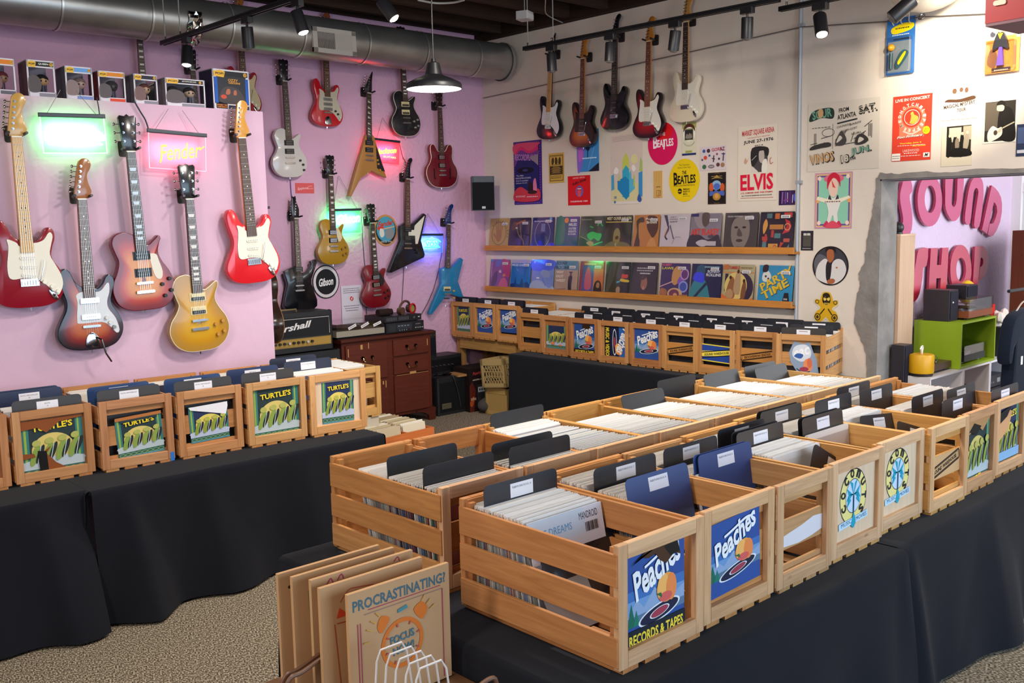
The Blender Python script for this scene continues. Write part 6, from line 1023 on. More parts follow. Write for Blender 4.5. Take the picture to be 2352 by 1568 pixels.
# white round fixture, red box and hanging toys by the opening
c = aX(2130, -38, 6.2); t = thing('dome_fixture', 'large white domed ceiling fixture with a paper label, cut by the top edge', 'fixture', tuple(c), 0)
M().sphere((0, 0, 0), (.2, .25, .17), 'd8d0c4', n=28, m=14).build('dome', 'satin', t); M().lathe([(.252, -.01), (.256, 0), (.252, .01)], 'c0b8ae', Matrix.Diagonal((.8, 1, 1, 1)), 28).build('rim', 'satin', t); M().box((-.02, -.06, .0), (.02, .06, .002), 'efe6d4', Matrix.Translation((-.13, .05, -.128)) @ Matrix.Rotation(-.7, 4, 'Y')).build('label', 'paper', t); M().cyl((0, 0, .16), (0, 0, 3.62 - c.z), .015, 'c0b8ae', n=10).build('stem', 'satin', t)
c = aX(2262, 55, 4.3); t = thing('red_display_box', 'hanging red box with round black holes and cream tabs, cut by the top corner', 'box', tuple(c), -.08)
m = M(); m.box((0, -.5, 0), (.3, 0, .3), 'a0141a'); m.build('box', 'satin', t); M().box((0.002, -.498, -.012), (.298, -.002, 0), '8a6a70').build('underside', 'matte', t); M().box((-.006, 0, .2), (.02, .05, .3), '2a2a50').build('bracket', 'satin', t)
for y, z in ((-.075, .17), (-.3, .2), (-.2, .29)): M().cyl((-.003, y, z), (-.001, y, z), .036, '15100e', n=20).build('hole', 'matte', t)
for y, z in ((-.06, .075), (-.19, .1)): M().rbox((-.006, y - .026, z - .01), (0, y + .026, z + .01), 'd8c8b0', .009, ax='x').build('tab', 'satin', t)
M().cyl((.15, -.25, .3), (.15, -.25, 3.7 - c.z), .004, '3a3a3a', n=6).build('hanging_cord', 'satin', t)
def blister(label, tl, br, col, code, fig):
    a, b = aX(*tl, XW - .03), aX(*br, XW - .03); w, h = a.y - b.y, a.z - b.z; c = (a + b) / 2
    t = thing('toy_blister_card', label, 'toy', mtx=Matrix(((0, 0, -1, XW - .03), (-1, 0, 0, c.y), (0, 1, 0, c.z), (0, 0, 0, 1))), group='toys in blister packs on the white wall')
    sheet(w, h, .003, col, code).build('backing_card', 'glossy_print', t); fig(t, w, h); M().rbox((-w * .46, -h * .47, .001), (w * .42, h * .16, .05), 'f0f0f4', .012).build('blister', 'clear_plastic', t)
    m = M(); [m.tube([(x, h * .5 + .05, .0), (x, h * .5 - .03, .004), (x + .012, h * .5 - .045, .008)], .004, 'd8d0c4', n=5) for x in ((-w * .3, 0, w * .28))]; m.build('hook_strip', 'satin', t)
def fig1(t, w, h):
    M().cyl((-w * .26, -h * .4, .03), (-w * .26, -h * .12, .03), .012, '2a4a50').build('figure_body', 'satin', t); M().sphere((-w * .26, -h * .02, .03), .024, 'e0a020').build('figure_head', 'satin', t)
    M().prism(spline([(w * .0, -h * .4), (w * .32, -h * .18), (w * .3, -h * .1), (w * .12, -h * .1), (-w * .08, -h * .3)], 3), .02, .03, '2f5a64').build('accessory_board', 'satin', t); M().prism(spline([(w * .04, -h * .34), (w * .26, -h * .16), (w * .22, -h * .12), (w * .0, -h * .28)], 3), .031, .034, 'e8cc10').build('accessory_badge', 'satin', t)
blister('blue-backed toy blister card with a yellow splash, high on the white wall', (2038, 46), (2099, 166), '2f6ab0', 'S e8cc10 16 76 20 84 60 90 92 88 96 82 80 76 30 72;T 3a3414 56 81.5 3 50 0 ~;R 2a3a4a 24 61 60 3;R 8f9aa0 6 3 82 56;T d0d8e0 50 70 2 60 0 ~', fig1)
def fig2(t, w, h):
    M().prism([(-w * .1, -h * .36), (w * .1, -h * .36), (w * .05, h * .1), (-w * .03, h * .1)], .02, .04, '6a4aa8').build('figure_legs', 'satin', t); M().prism(spline([(-w * .22, -h * .02), (-w * .1, h * .3), (w * .1, h * .3), (w * .24, -h * .02), (w * .08, h * .02), (-w * .04, h * .02)], 3), .02, .045, '23222a').build('figure_jacket', 'satin', t)
    M().prism([(-w * .07, h * .3), (0, h * .18), (w * .08, h * .3)], .045, .048, 'e0b820').build('figure_collar', 'satin', t); M().sphere((0, h * .36, .034), .018, 'd8b090').build('figure_head', 'satin', t)
blister('orange-backed toy blister card with a figure in purple trousers, under the red box', (2266, 62), (2340, 162), 'd88a3c', 'R e8d0b8 0 70 100 30;S 8a5a3c 6 20 14 50 34 40 30 12;E 4a4a5a 20 82 8 6;E e8e8f0 34 86 8 6;R e8a048 60 16 30 60;R c8502c 82 14 8 40;R 3a2c30 20 2 56 9;T d0b8a0 48 6 3 40 0 ~', fig2)
# ================================================================ dresser and hi-fi at the pink wall
t = thing('dresser', 'scuffed dark reddish-brown wooden cabinet with brass bail handles at the pink wall', 'cabinet', (4.47, 7.0, 0), -.0)
RB = '5e2616'; m = M(); m.box((0, .01, .09), (.96, .5, .80), RB); m.build('carcass', 'wood', t); M().rbox((-.02, -.02, .80), (.985, .52, .835), '4c1e12', .015, ax='x').build('top_board', 'wood', t)
def bail(t, x, z, y=-.012):
    h = M(); [h.cyl((x + s * .05, y, z), (x + s * .05, y - .012, z), .014, '4a3420', n=10) for s in (-1, 1)]; h.tube(ospline([(x - .05, y - .014, z), (x - .045, y - .024, z - .03), (x, y - .026, z - .038), (x + .045, y - .024, z - .03), (x + .05, y - .014, z)], 4), .004, '8a7450'); return h
for nm, x0, x1, z0, z1, hd in (('drawer', .03, .46, .46, .78, [(.245, .66)]), ('drawer', .53, .92, .635, .78, [(.72, .715)]), ('drawer', .53, .92, .47, .62, [(.72, .555)]), ('door', .03, .46, .12, .445, []), ('door', .53, .92, .12, .455, [])):
    dp = M().box((x0, -.008, z0), (x1, .012, z1), '61291a').build(nm, 'wood', t, bevel=.003)
    for x, z in hd: bail(t, x, z).build('bail_handle', 'chrome', dp)
m = M(); [m.box((x, -.0102, z), (x + w, -.0075, z + h), 'c89a5c') for x, z, w, h in ((.05, .68, .008, .07), (.18, .735, .022, .04), (.26, .735, .007, .05), (.06, .56, .006, .09), (.905, .70, .007, .06), (.7, .462, .07, .018), (.4, .40, .012, .03), (.43, .37, .008, .06), (.55, .458, .36, .003))]; m.build('chipped_veneer', 'plain_wood', t)
for sx in (0, 1):
    x = .0 if sx == 0 else .96; s = 1 if sx == 0 else -1
    M().prism(spline([(x - s * .015, 0), (x + s * .05, 0), (x + s * .055, .04), (x + s * .09, .07), (x + s * .13, .085), (x + s * .2, .1), (x - s * .01, .12), (x - s * .02, .07)], 3), 0, .03, '552214', Matrix(((1, 0, 0, 0), (0, 0, 1, -.01), (0, 1, 0, 0), (0, 0, 0, 1))), flip=True).build('bracket_foot', 'wood', t)
    M().box((x + s * .0, .44, 0), (x + s * .05, .49, .09), '4a1e12').build('leg', 'wood', t)
t = thing('record_player', 'beige-grey turntable with a clear dust lid and white stickers on the dresser', 'turntable', (4.44, 7.03, .835), .0)
M().box((.02, .02, 0), (.53, .36, .02), '17161a').build('feet_plinth', 'matte', t); M().rbox((.0, 0, .018), (.50, .36, .068), '9a9282', .006).build('base', 'satin', t)
M().cyl((.2, .18, .068), (.2, .18, .086), .15, '3a3834', n=36).build('platter', 'satin', t); M().cyl((.2, .18, .086), (.2, .18, .089), .148, '15151a', n=36).build('mat', 'satin', t)
m = M().tube([(.42, .3, .1), (.42, .12, .1), (.34, .08, .097)], .004, 'c0bcb4'); m.cyl((.42, .3, .068), (.42, .3, .105), .02, 'b0aca4'); m.build('tonearm', 'satin', t)
m = M()
for a, b in (((0, 0, .07), (.5, .003, .13)), ((0, .357, .07), (.5, .36, .13)), ((0, 0, .07), (.003, .36, .13)), ((.497, 0, .07), (.5, .36, .13)), ((0, 0, .127), (.5, .36, .13))): m.box(a, b, 'd8d8d8')
m.build('dust_cover', 'lid', t)
A3 = Matrix(((1, 0, 0, 0), (0, 0, -1, 0), (0, 1, 0, 0), (0, 0, 0, 1)))
for x, z, r in ((.16, .1, .35), (.29, .105, .4), (.42, .105, .3)): sheet(.085, .024, .0008, 'e8e4e4', 'B 3a3a3e 50 50 30 80 0 ~', TR((x, -.002, z)) @ A3 @ Matrix.Rotation(r, 4, 'Z')).build('sticker', 'paper', t)
def stereo(label, x, y, z, w, d, h, code, name='stereo_receiver', col='17171b', rz=0):
    t = thing(name, label, 'stereo', (x, y, z), rz, 'stereo components'); M().rbox((0, .004, .006), (w, d, h), col, .004).build('case', 'satin', t)
    sheet(w * .995, h - .008, .004, col, code, TR((w / 2, 0, h / 2 + .003)) @ A3).build('front_panel', 'satin', t)
    for sx in (.04, w - .04): M().cyl((sx, .03, 0), (sx, .03, .007), .015, '0f0f12', n=10).build('foot', 'matte', t)
    return t
kn = lambda n, x0, dx, y, r: ';'.join(f'E 8a8a90 {x0 + i * dx} {y} {r} {r * 3}' for i in range(n))
stereo('black receiver with a lit dial window, lower of two stacked on the dresser', 4.955, 7.03, .835, .42, .32, .095, 'R 26282e 6 14 20 72;R 2a3038 28 30 40 54;' + ';'.join(f'R 8a94a0 {31 + i * 8} 60 5 8' for i in range(4)) + ';' + ';'.join(f'R a8a8ac {34 + i * 6} 16 2 8' for i in range(4)) + ';R 1f2126 74 20 22 62;T a8a8ac 84 70 8 12 0 ~;' + ';'.join(f'R b8b8bc {76 + i * 6} 28 3.5 7' for i in range(4)) + ';E 8a3a3a 64 20 1.4 5')
stereo('black equalizer with rows of small sliders, stacked on top of the receiver', 4.93, 7.03, .932, .42, .3, .06, ';'.join(f'R 6a6a72 {8 + i * 3} 22 1 56' for i in range(9)) + ';' + ';'.join(f'R 6a6a72 {40 + i * 3} 22 1 56' for i in range(9)) + ';E 5a5a60 80 50 2.6 18;R b8b8bc 90 44 5 18', 'stereo_equalizer')
t = thing('headphones', 'brown over-ear headphones with a red-rimmed cup resting on the equalizer', 'headphones', (5.24, 7.12, .992), .3)
M().tube(ospline([(-.085, 0, .03), (-.08, .0, .075), (-.02, .0, .115), (.045, 0, .105), (.07, 0, .06)], 6), .011, '5a3c30', n=8).build('headband', 'satin', t)
for x, z, c, r in ((-.08, .032, '55382c', .036), (.06, .045, '3a2a26', .042)): M().cyl((x, -.03, z), (x, .02, z), r, c, r1=r * .85, n=20).build('ear_cup', 'satin', t)
M().lathe([(.042, 0), (.05, .005), (.05, .012), (.038, .016)], 'c01820', Matrix.Translation((.06, -.028, .045)) @ Matrix.Rotation(PI / 2, 4, 'X'), 22).build('red_rim', 'satin', t); M().cyl((.06, -.034, .045), (.06, -.03, .045), .032, '8f8a4a', n=20).build('ear_pad', 'satin', t)
t = thing('camera_strap_roll', 'dark brown padded cylinder lying beside the headphones', 'case', (5.0, 7.12, .992), .05); M().cyl((-.07, 0, .032), (.06, 0, .032), .032, '2a1a18', n=18).build('body', 'matte', t); M().cyl((.06, 0, .032), (.085, 0, .032), .028, '1c1416', n=18).build('end_cap', 'satin', t)
o = poster('paper_notice', 'white paper notice with a small red emblem standing behind the turntable', 'sign', (783, 657), (833, 742), 'd8d0dc', ';'.join(f'T 6a646c 50 {92 - k * 5} 2.2 80 0 ~' for k in range(3)) + ';E c8403c 50 66 9 6;E d8d0dc 50 66 3.4 2.2;L d8d0dc 2 44 60 56 72;' + ';'.join(f'T 6a646c 50 {48 - k * 6} 2.2 {80 - k * 10} 0 ~' for k in range(3)), plane=('Y', YP - .01), group='signs on the pink rear wall')
# ================================================================ amplifiers
def amp(name, label, x, y, w, d, h, z=0, rz=0, parts=None, col='1a1a1d'):
    t = thing(name, label, 'amplifier', (x, y, z), rz, 'guitar amplifiers'); M().rbox((0, 0, 0), (w, d, h), col, .018).build('cabinet', 'vinyl_black', t)
    if parts: parts(t, w, d, h)
    return t
def pm(t, w, d, h):
    sheet(w * .93, h * .5, .004, '1f1f22', 'O c8c4bc 50 50 0 0 0;L c8c4bc .7 2 6 2 92 98 92 98 6;J f0ece8 42 50 34 62 6 Marshall', TR((w / 2, -.003, h * .64)) @ A3).build('grille', 'paper', t)
    sheet(w * .93, h * .22, .004, '9a7a2e', 'R b08a38 1 10 98 80', TR((w / 2, -.003, h * .24)) @ A3).build('gold_panel', 'satin', t)
    for i in range(10): M().cyl((w * .16 + i * w * .06, -.004, h * .25), (w * .16 + i * w * .06, -.022, h * .25), .011, '1c1a18' if i % 4 else 'c8c4b8', n=12).build('knob', 'satin', t)
    for x in (.02, w - .02): M().sphere((x, .02, h - .012), .02, '121214').build('corner_cap', 'satin', t)
    M().tube([(w * .4, d * .5, h), (w * .4, d * .5, h + .02), (w * .62, d * .5, h + .02), (w * .62, d * .5, h)], .007, '8a7a50').build('handle', 'satin', t)
def pcab(t, w, d, h):
    sheet(w * .88, h * .86, .004, '232226', 'L b8b4b0 .7 2 2 2 98 98 98 98 2 2 2', TR((w / 2, -.003, h * .47)) @ A3).build('grille_cloth', 'cloth', t)
    for x in (.02, w - .02): M().sphere((x, .02, h - .012), .022, '121214').build('corner_cap', 'satin', t)
amp('amplifier_cabinet', 'black speaker cabinet under the amplifier head, partly behind crates', 3.72, 7.0, .74, .36, .76, parts=pcab)
amp('stack_amplifier', 'black amplifier head with white script and a gold knob panel', 3.70, 7.04, .715, .26, .325, z=.77, parts=pm)
def pback(t, w, d, h):
    M().box((.02, -.003, .03), (w - .02, .0, h - .05), '121214').build('back_panel', 'matte', t); sheet(.11, .05, .001, '6a644c', ';'.join(f'R 2a2820 6 {14 + k * 20} 88 8' for k in range(4)), TR((w * .3, -.0045, h * .24)) @ A3).build('rating_plate', 'paper', t)
    for x in (.015, w - .015): M().rbox((x - .012, -.005, 0), (x + .012, .03, h), '26262a', .006).build('worn_edge', 'satin', t)
    M().tube(ospline([(w * .5, -.01, h + .015), (w * .55, -.02, h * .9), (w * .68, -.018, h * .5), (w * .75, -.015, h * .15)], 5), .005, '2e2e32').build('hanging_cable', 'satin', t)
    m = M(); [m.tube(ospline([(w * (.2 + .1 * k) + RND.uniform(-.03, .03), .06 + RND.uniform(0, .1), h + .006 + .008 * k), (w * .4 + RND.uniform(-.06, .06), .03 + RND.uniform(0, .12), h + .03), (w * .6 + RND.uniform(-.05, .05), .08, h + .012), (w * (.3 + .08 * k), .16, h + .008)], 4), .006, '121215') for k in range(5)]; m.build('cable_bundle', 'satin', t)
amp('amplifier', 'worn black amplifier seen from the back with a cable bundle on top', 5.53, 7.06, .36, .2, .36, parts=pback)
def pcmb(t, w, d, h):
    M().box((.02, -.003, h * .72), (w - .02, 0, h - .03), '0f0f12').build('control_panel', 'satin', t); M().box((.02, -.003, .02), (w - .02, 0, h * .68), '3a383a').build('grille_cloth', 'cloth', t)
    for i in range(6): M().cyl((.06 + i * .05, -.003, h * .82), (.06 + i * .05, -.016, h * .82), .009, 'c8c8cc', n=12).build('knob', 'chrome', t)
    M().box((w - .06, -.004, .03), (w - .02, -.002, h * .6), 'b8b8b4').build('side_strip', 'satin', t)
amp('amplifier', 'black combo amplifier with silver knobs standing behind the worn one', 5.60, 7.285, .43, .22, .53, parts=pcmb)
def psm(t, w, d, h):
    M().box((.015, -.003, .015), (w - .015, 0, h * .74), '1a1a1e').build('grille_cloth', 'cloth', t)
    for i in range(3): M().cyl((.03 + i * .035, -.001, h * .84), (.03 + i * .035, -.012, h * .84), .007, 'c0c0c4', n=10).build('knob', 'chrome', t)
amp('practice_amplifier', 'small black practice amplifier perched beside the dresser top', 5.60, 7.31, .14, .15, .25, z=.53, parts=psm)
t = thing('amplifier_carton', 'black printed cardboard carton for an amplifier, on the floor under the raised crates', 'box', (5.86, 6.98, 0), -.06)
M().box((0, 0, 0), (.36, .26, .42), '1e1416').build('carton', 'paper', t); sheet(.36, .42, .001, '1e1214', 'P 5a1f14 0 0 14 0 20 50 10 70 0 60;S a84a1c 0 20 12 36 16 28 8 12;I d04a4c 26 88 10 30 8 Peavey;B c8b8b0 46 74 4 72 2 AMPLIFIERS, GUITARS, AND MORE;R 2a2a2e 26 12 70 50;R a8b0b8 28 44 70 12;' + ';'.join(f'E 17171a {34 + i * 7} 50 2 3' for i in range(9)) + ';E 3a3a40 56 30 9 8;B c8a890 12 30 6 18 0 GUITAR', TR((.18, -.001, .21)) @ A3).build('printed_face', 'paper', t)
M().box((-.1, .04, .35), (.0, .24, .37), 'a87a4a', TR((0, 0, 0))).build('open_flap', 'paper', t)
t = thing('cloth_bag', 'slumped grey cloth bag on the floor in front of the carton', 'bag', (6.02, 6.86, 0), .1)
M().sphere((0, 0, .075), (.16, .09, .075), '4f4b48', n=18, m=10).build('bag', 'cloth', t); m = M(); [m.tube(ospline([(-.1 + .06 * k, -.06, .1), (-.05 + .06 * k, -.075, .12), (.0 + .05 * k, -.07, .07)], 4), .012, '5a5652') for k in range(3)]; m.build('fold', 'cloth', t)
# ================================================================ raised shelf in the corner and the milk crates below
t = thing('wooden_shelf_stand', 'rough pale timber stand with slatted back holding up the corner crates', 'shelf', (6.12, 6.5, 0))
def tim(a, b, c='a57c48', nm='beam'): M().box(a, b, c).build(nm, 'wood', t)
tim((0, .0, .655), (.45, 1.0, .68), 'b08850', 'shelf_board'); tim((.02, .92, 0), (.08, .99, .655), nm='post'); tim((.02, .02, 0), (.08, .09, .655), nm='post'); tim((.36, .92, 0), (.42, .99, .655), nm='post'); tim((.0, .1, .565), (.04, .92, .655), 'b48c52', 'cross_beam')
for i, y in enumerate((.2, .36, .52, .68, .84)): tim((.4, y, .12), (.42, y + .09, .65), '9a7442', 'back_slat')
tim((.38, .1, .2), (.4, .92, .28), '8a6638', 'rail')
def milk(label, x, y, z, rz, col, lattice, tilt=0, w=.3, h=.27):
    t = thing('milk_crate', label, 'crate', mtx=TR((x, y, z), rz, tilt), group='plastic milk crates by the wall table'); e = .014
    for nm, T in (('front_wall', I4), ('back_wall', TR((0, w - .012, 0))), ('side_wall', TR((.006, 0, 0), PI / 2) @ TR((0, -.006, 0))), ('side_wall', TR((w, 0, 0), PI / 2) @ TR((0, -.006, 0)))):
        m = M(T=T); m.box((0, 0, 0), (w, .012, .04), col); m.box((0, 0, h - .06), (w, .012, h), col); m.box((0, 0, 0), (.03, .012, h), col); m.box((w - .03, 0, 0), (w, .012, h), col)
        if lattice:
            n = 7
            for i in range(n):
                for s in (-1, 1):
                    x0 = .03 + (w - .06) * (i + .5) / n; m.tube([(x0 - s * .025, .006, .04), (x0 + s * .025, .006, h * .42), (x0 - s * .025, .006, h - .06)], .004, col, n=4)
            for zz in (.1, .15): m.box((.03, .003, zz), (w - .03, .009, zz + .006), col)
        else: m.box((.03, .005, .04), (w - .03, .009, h - .06), mix(col, '8a6a3a', .2)); m.cyl((w * .55, .004, h * .45), (w * .55, -.001, h * .45), .05, mix(col, '5a4020', .5), n=18)
        m.build(nm, 'satin', t)
    M().box((0, 0, 0), (w, w, .008), col).build('bottom', 'satin', t)
milk('tan plastic milk crate on the floor at the end of the wall table cloth', 5.93, 6.52, 0, .05, 'b89a60', False)
milk('tan lattice milk crate tipped back on top of the floor crate', 5.90, 6.50, .29, .12, 'b49c6c', True, -.1)
# ================================================================ things standing on the floor behind the islands
t = thing('white_box', 'white cardboard box on the floor between the tables, under the orange crate', 'box', (3.46, 5.0, 0), .1); M().box((0, 0, 0), (.46, .6, .3), 'd8d2c4').build('carton', 'paper', t)
t = thing('singles_crate', 'long orange wooden crate full of paper-sleeved singles in two rows', 'crate', (3.46, 5.0, .302), .1)
OC = 'd0753c'
for nm, a, b in (('front_slat', (0, 0, 0), (.46, .014, .07)), ('front_slat', (0, 0, .08), (.46, .014, .15)), ('back_slat', (0, .586, 0), (.46, .6, .07)), ('back_slat', (0, .586, .08), (.46, .6, .15)), ('end_board', (0, .014, 0), (.014, .586, .15)), ('end_board', (.446, .014, 0), (.46, .586, .15)), ('centre_board', (.224, .014, 0), (.236, .586, .15)), ('bottom', (0, 0, -.002), (.46, .6, .006))): M().box(a, b, OC).build(nm, 'wood', t)
mt = t.matrix_basis; ms = []
for c in ('d8cfb8', 'c4b698', 'b8a884', 'ddd6c8', 'a08c6c'):
    m = M().box((0, 0, 0), (.2, .004, .178), c); o = m.build('x', 'paper'); ms.append(o.data); bpy.data.objects.remove(o)
for r_ in range(2):
    for i in range(46):
        o = bpy.data.objects.new('single_record', RND.choice(ms)); COL.objects.link(o); o.matrix_basis = mt @ TR((.018 + r_ * .222, .57 - i * .0117, .008 + RND.uniform(-.004, .012))) @ Matrix.Rotation(-.16 + RND.uniform(-.02, .02), 4, 'X')
        tag(o, 'cream paper-sleeved single filed in the long orange crate', 'record', 'singles in the long orange crate')
t = thing('side_stand', 'cream cardboard pedestal holding the pale crate behind the last left-table crate', 'box', (3.22, 5.2, 0)); M().box((0, 0, 0), (.36, .55, .56), 'cfc4ae').build('carton', 'paper', t)
crate('pale slatted crate standing behind the last left-table crate, records showing through its slats', 3.235, 5.19, -.02, W=.36, D=.55, H=.33, z=.562, col='d8a658', front='slats', phrase='the pale crate behind the left table', recs=[(30, .48, .12, .04, .1)], group='wooden record crates by the pink partition')
t = thing('side_stand', 'low cardboard pedestal at the partition end under the orange-topped crate', 'box', (3.1, 5.95, 0)); M().box((0, 0, 0), (.4, .55, .5), '8a7a62').build('carton', 'paper', t)
crate('crate with orange-brown rim glimpsed behind the partition end, cream cards standing in it', 3.12, 5.95, .05, W=.38, D=.52, H=.33, z=.502, col='cc7a34', front='slats', phrase='the crate behind the partition end', recs=[(26, .46, .12, .04, .1)], group='wooden record crates by the pink partition')
# ================================================================ kraft mailers, rack and stand at the near end of the island
t = thing('display_stand', 'low brown wooden stand at the near end of the island, carrying the kraft mailers', 'stand', (1.12, 1.66, 0))
M().box((0, 0, .53), (.49, .68, .56), '6a4a30').build('top_board', 'wood', t)
for x in (.02, .43):
    for y in (.02, .62): M().box((x, y, 0), (x + .04, y + .04, .53), '5a3e28').build('leg', 'wood', t)
for sx, x0, ys in ((0, .0, (.42, .44)), (1, .2, (.02,))):
    for y in ys: M().tube(ospline([(x0, y, .56), (x0 - .005, y, .64), (x0 + .015, y, .685), (x0 + .05, y + .0, .69), (x0 + .14, y + .02, .70), (x0 + .17, y + .02, .68), (x0 + .17, y + .02, .56)], 4), .006, '6a4630', n=8).build('wire_handle', 'satin', t)
KR = 'c39a70'
for i, (tlx, tly, Y, art_, lab) in enumerate(((798, 1368, 2.0, 'T 4f6a74 50 89 9 92 0 PROCRASTINATING?;B 4f6a74 50 89 9 92 0 PROCRASTINATING?;L a8485a .8 18 83 90 83;L 9a7a6a .8 14 80 92 80;L a8485a 1 8 74 8 2;L a8485a .8 10.5 74 10.5 2;L a8485a 1 92 80 92 2;O d9762c 50 46 21 21 3.6;S d9762c 26 66 30 74 38 70 30 60;S d9762c 62 70 70 75 76 68 70 60;B 4f7a88 50 51 7 24 4 FOCUS;B 4f7a88 51 41 7 21 4 NOW!;P 4f8a94 46 72 56 74 55 77 46 75;' + ';'.join(f'L c05a48 1.4 {50 + 15 * math.cos(a):.1f} {46 + 15 * math.sin(a):.1f} {50 + 18 * math.cos(a):.1f} {46 + 18 * math.sin(a):.1f}' for a in (k * PI / 4 + .3 for k in range(8))) + ';' + ';'.join(f'L cfa04c 1 {50 + 32 * math.cos(a):.1f} {52 + 30 * math.sin(a):.1f} {50 + 38 * math.cos(a):.1f} {52 + 36 * math.sin(a):.1f}' for a in (.5, .7, .9, 2.3, 2.5, 2.7, 3.0)), 'front kraft record mailer hand-lettered PROCRASTINATING? around an orange alarm clock'),
                                      (734, 1353, 2.07, 'C b04a34 .8 18 84 26 92 34 92 50 90;P d04a28 14 72 26 72 17 80;L b04a34 .8 12 68 16 10;L b04a34 .8 14 68 40 66', 'second kraft record mailer with a red hand-drawn corner flourish'),
                                      (714, 1334, 2.12, 'C a8305c 1 80 95 84 98 86 94;C a8305c 1 14 93 18 97 20 93;C a8305c 1 24 94 28 98 30 94;L 5a7a5a .8 20 80 22 20', 'third kraft record mailer with small pink pen curls on its top edge'),
                                      (671, 1327, 2.18, 'L 7a8a5a .8 14 86 16 10;L 7a8a5a .8 17 86 24 87;L 7a8a5a .6 18 85 22 8', 'fourth kraft record mailer with a thin green pen border'),
                                      (638, 1320, 2.24, 'E 3a2418 10 87 1.4 1.4', 'rearmost kraft record mailer with one small dark punched hole'))):
    p = aY(tlx, tly, Y); mt = Matrix(((1, 0, 0, p.x + .163), (0, 0, -1, Y), (0, 1, 0, (p.z + .565) / 2), (0, 0, 0, 1))); hh = p.z - .563
    o = sheet(.326, hh, .012, KR, art_).build('record_mailer', 'paper'); o.matrix_basis = mt; tag(o, lab, 'mailer', 'kraft record mailers in the front rack')
t = thing('wire_rack', 'white wire card rack of five trapezoid loops in front of the mailers', 'rack', (1.24, 1.70, .56))
for k in range(5):
    y = .04 + k * .037; dx = .035 - k * .002; M().tube([(dx - .02, y, .006), (dx, y, .19), (dx + .012, y, .215), (dx + .075, y, .215), (dx + .09, y, .19), (dx + .115, y, .006)], .0028, 'd8d0cc', n=6).build('wire_loop', 'satin', t)
for x in (.0, .13): M().tube([(x, 0, .006), (x, .22, .006)], .004, 'd8d0cc', n=6).build('base_wire', 'satin', t)
# ================================================================ the far room
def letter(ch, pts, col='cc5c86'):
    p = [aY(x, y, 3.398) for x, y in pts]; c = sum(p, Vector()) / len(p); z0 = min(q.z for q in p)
    o = M().prism([(q.x - c.x, q.z - c.z) for q in p], -.0, .02, col, A3 @ Matrix.Translation((0, 0, -.0)), side='b0204c').build('sign_letter', 'letter_gradient'); o.location = c
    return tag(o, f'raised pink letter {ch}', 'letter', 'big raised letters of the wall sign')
C6 = lambda s: [(1960 + float(a) / 6, 380 + float(b) / 6) for a, b in (q.split(',') for q in s.split())]
L1 = letter('S at the start of the upper word', spline(C6('660,215 640,260 610,390 615,520 645,680 650,780 612,850 635,945 745,945 778,800 775,650 745,480 745,400 778,352 760,212'), 2))
def ring(cx, cy, rx, ry, ix, iy, n=28, tilt=0, icx=0, icy=0):
    o = [(cx + rx * math.cos(2 * PI * i / n) + tilt * ry * math.sin(2 * PI * i / n), cy + ry * math.sin(2 * PI * i / n)) for i in range(n + 1)]
    i_ = [(cx + icx + ix * math.cos(2 * PI * i / n) + tilt * iy * math.sin(2 * PI * i / n), cy + icy + iy * math.sin(2 * PI * i / n)) for i in range(n + 1)]
    o[-1] = (o[0][0], o[0][1] - .05); i_[-1] = (i_[0][0], i_[0][1] - .05)
    return o + i_[::-1]
letter('O in the upper word', ring(2130, 460, 28.3, 60, 13, 31.5, icx=1, icy=-2.5))
letter('U in the upper word', spline(C6('1245,120 1232,400 1240,600 1320,755 1400,740 1460,580 1490,120 1412,120 1390,480 1355,570 1322,530 1322,400 1340,120'), 3))
letter('N in the upper word', spline(C6('1505,765 1530,500 1570,290 1620,180 1690,150 1745,210 1762,330 1755,500 1705,835 1630,820 1680,450 1690,350 1660,310 1625,370 1610,500 1575,795'), 3))
letter('D ending the upper word', C6('1740,885 1875,275 1925,315 1970,370 2003,440 2017,530 2015,640 1990,780 1940,900 1895,965 1860,978 1820,950 1846,800 1868,806 1900,790 1930,720 1950,640 1945,570 1925,525 1905,505 1843,790 1812,945'))
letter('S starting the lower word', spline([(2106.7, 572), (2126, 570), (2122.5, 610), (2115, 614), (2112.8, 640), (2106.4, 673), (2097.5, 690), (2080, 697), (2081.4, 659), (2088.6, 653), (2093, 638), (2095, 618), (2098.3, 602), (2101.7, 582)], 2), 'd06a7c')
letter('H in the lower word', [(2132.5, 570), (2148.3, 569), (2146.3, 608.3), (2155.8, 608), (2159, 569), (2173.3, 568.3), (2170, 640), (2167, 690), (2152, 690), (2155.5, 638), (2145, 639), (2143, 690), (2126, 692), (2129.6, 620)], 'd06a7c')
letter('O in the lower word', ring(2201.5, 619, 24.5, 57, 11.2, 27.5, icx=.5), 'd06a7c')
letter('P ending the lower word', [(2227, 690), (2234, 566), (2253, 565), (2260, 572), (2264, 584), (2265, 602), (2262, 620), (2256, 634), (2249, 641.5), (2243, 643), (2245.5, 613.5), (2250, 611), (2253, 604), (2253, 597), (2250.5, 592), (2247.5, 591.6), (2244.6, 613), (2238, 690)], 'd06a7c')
M_ = lambda: M()
t = thing('tall_panel', 'tall beige wooden side panel standing just inside the opening', 'panel', (6.87, 3.27, 0)); M().box((0, 0, 0), (.24, .14, 1.655), 'c9a98e').build('board', 'plain_wood', t); M().box((-.002, -.003, 1.645), (.242, .142, 1.66), 'd8b89c').build('top_edge', 'plain_wood', t)
t = thing('webcam', 'small black round device sitting on top of the beige panel', 'camera', (6.95, 3.33, 1.661)); M().sphere((0, 0, .045), .045, '19181b').build('ball', 'satin', t); M().cyl((0, 0, 0), (0, 0, .012), .035, '19181b').build('base', 'satin', t)
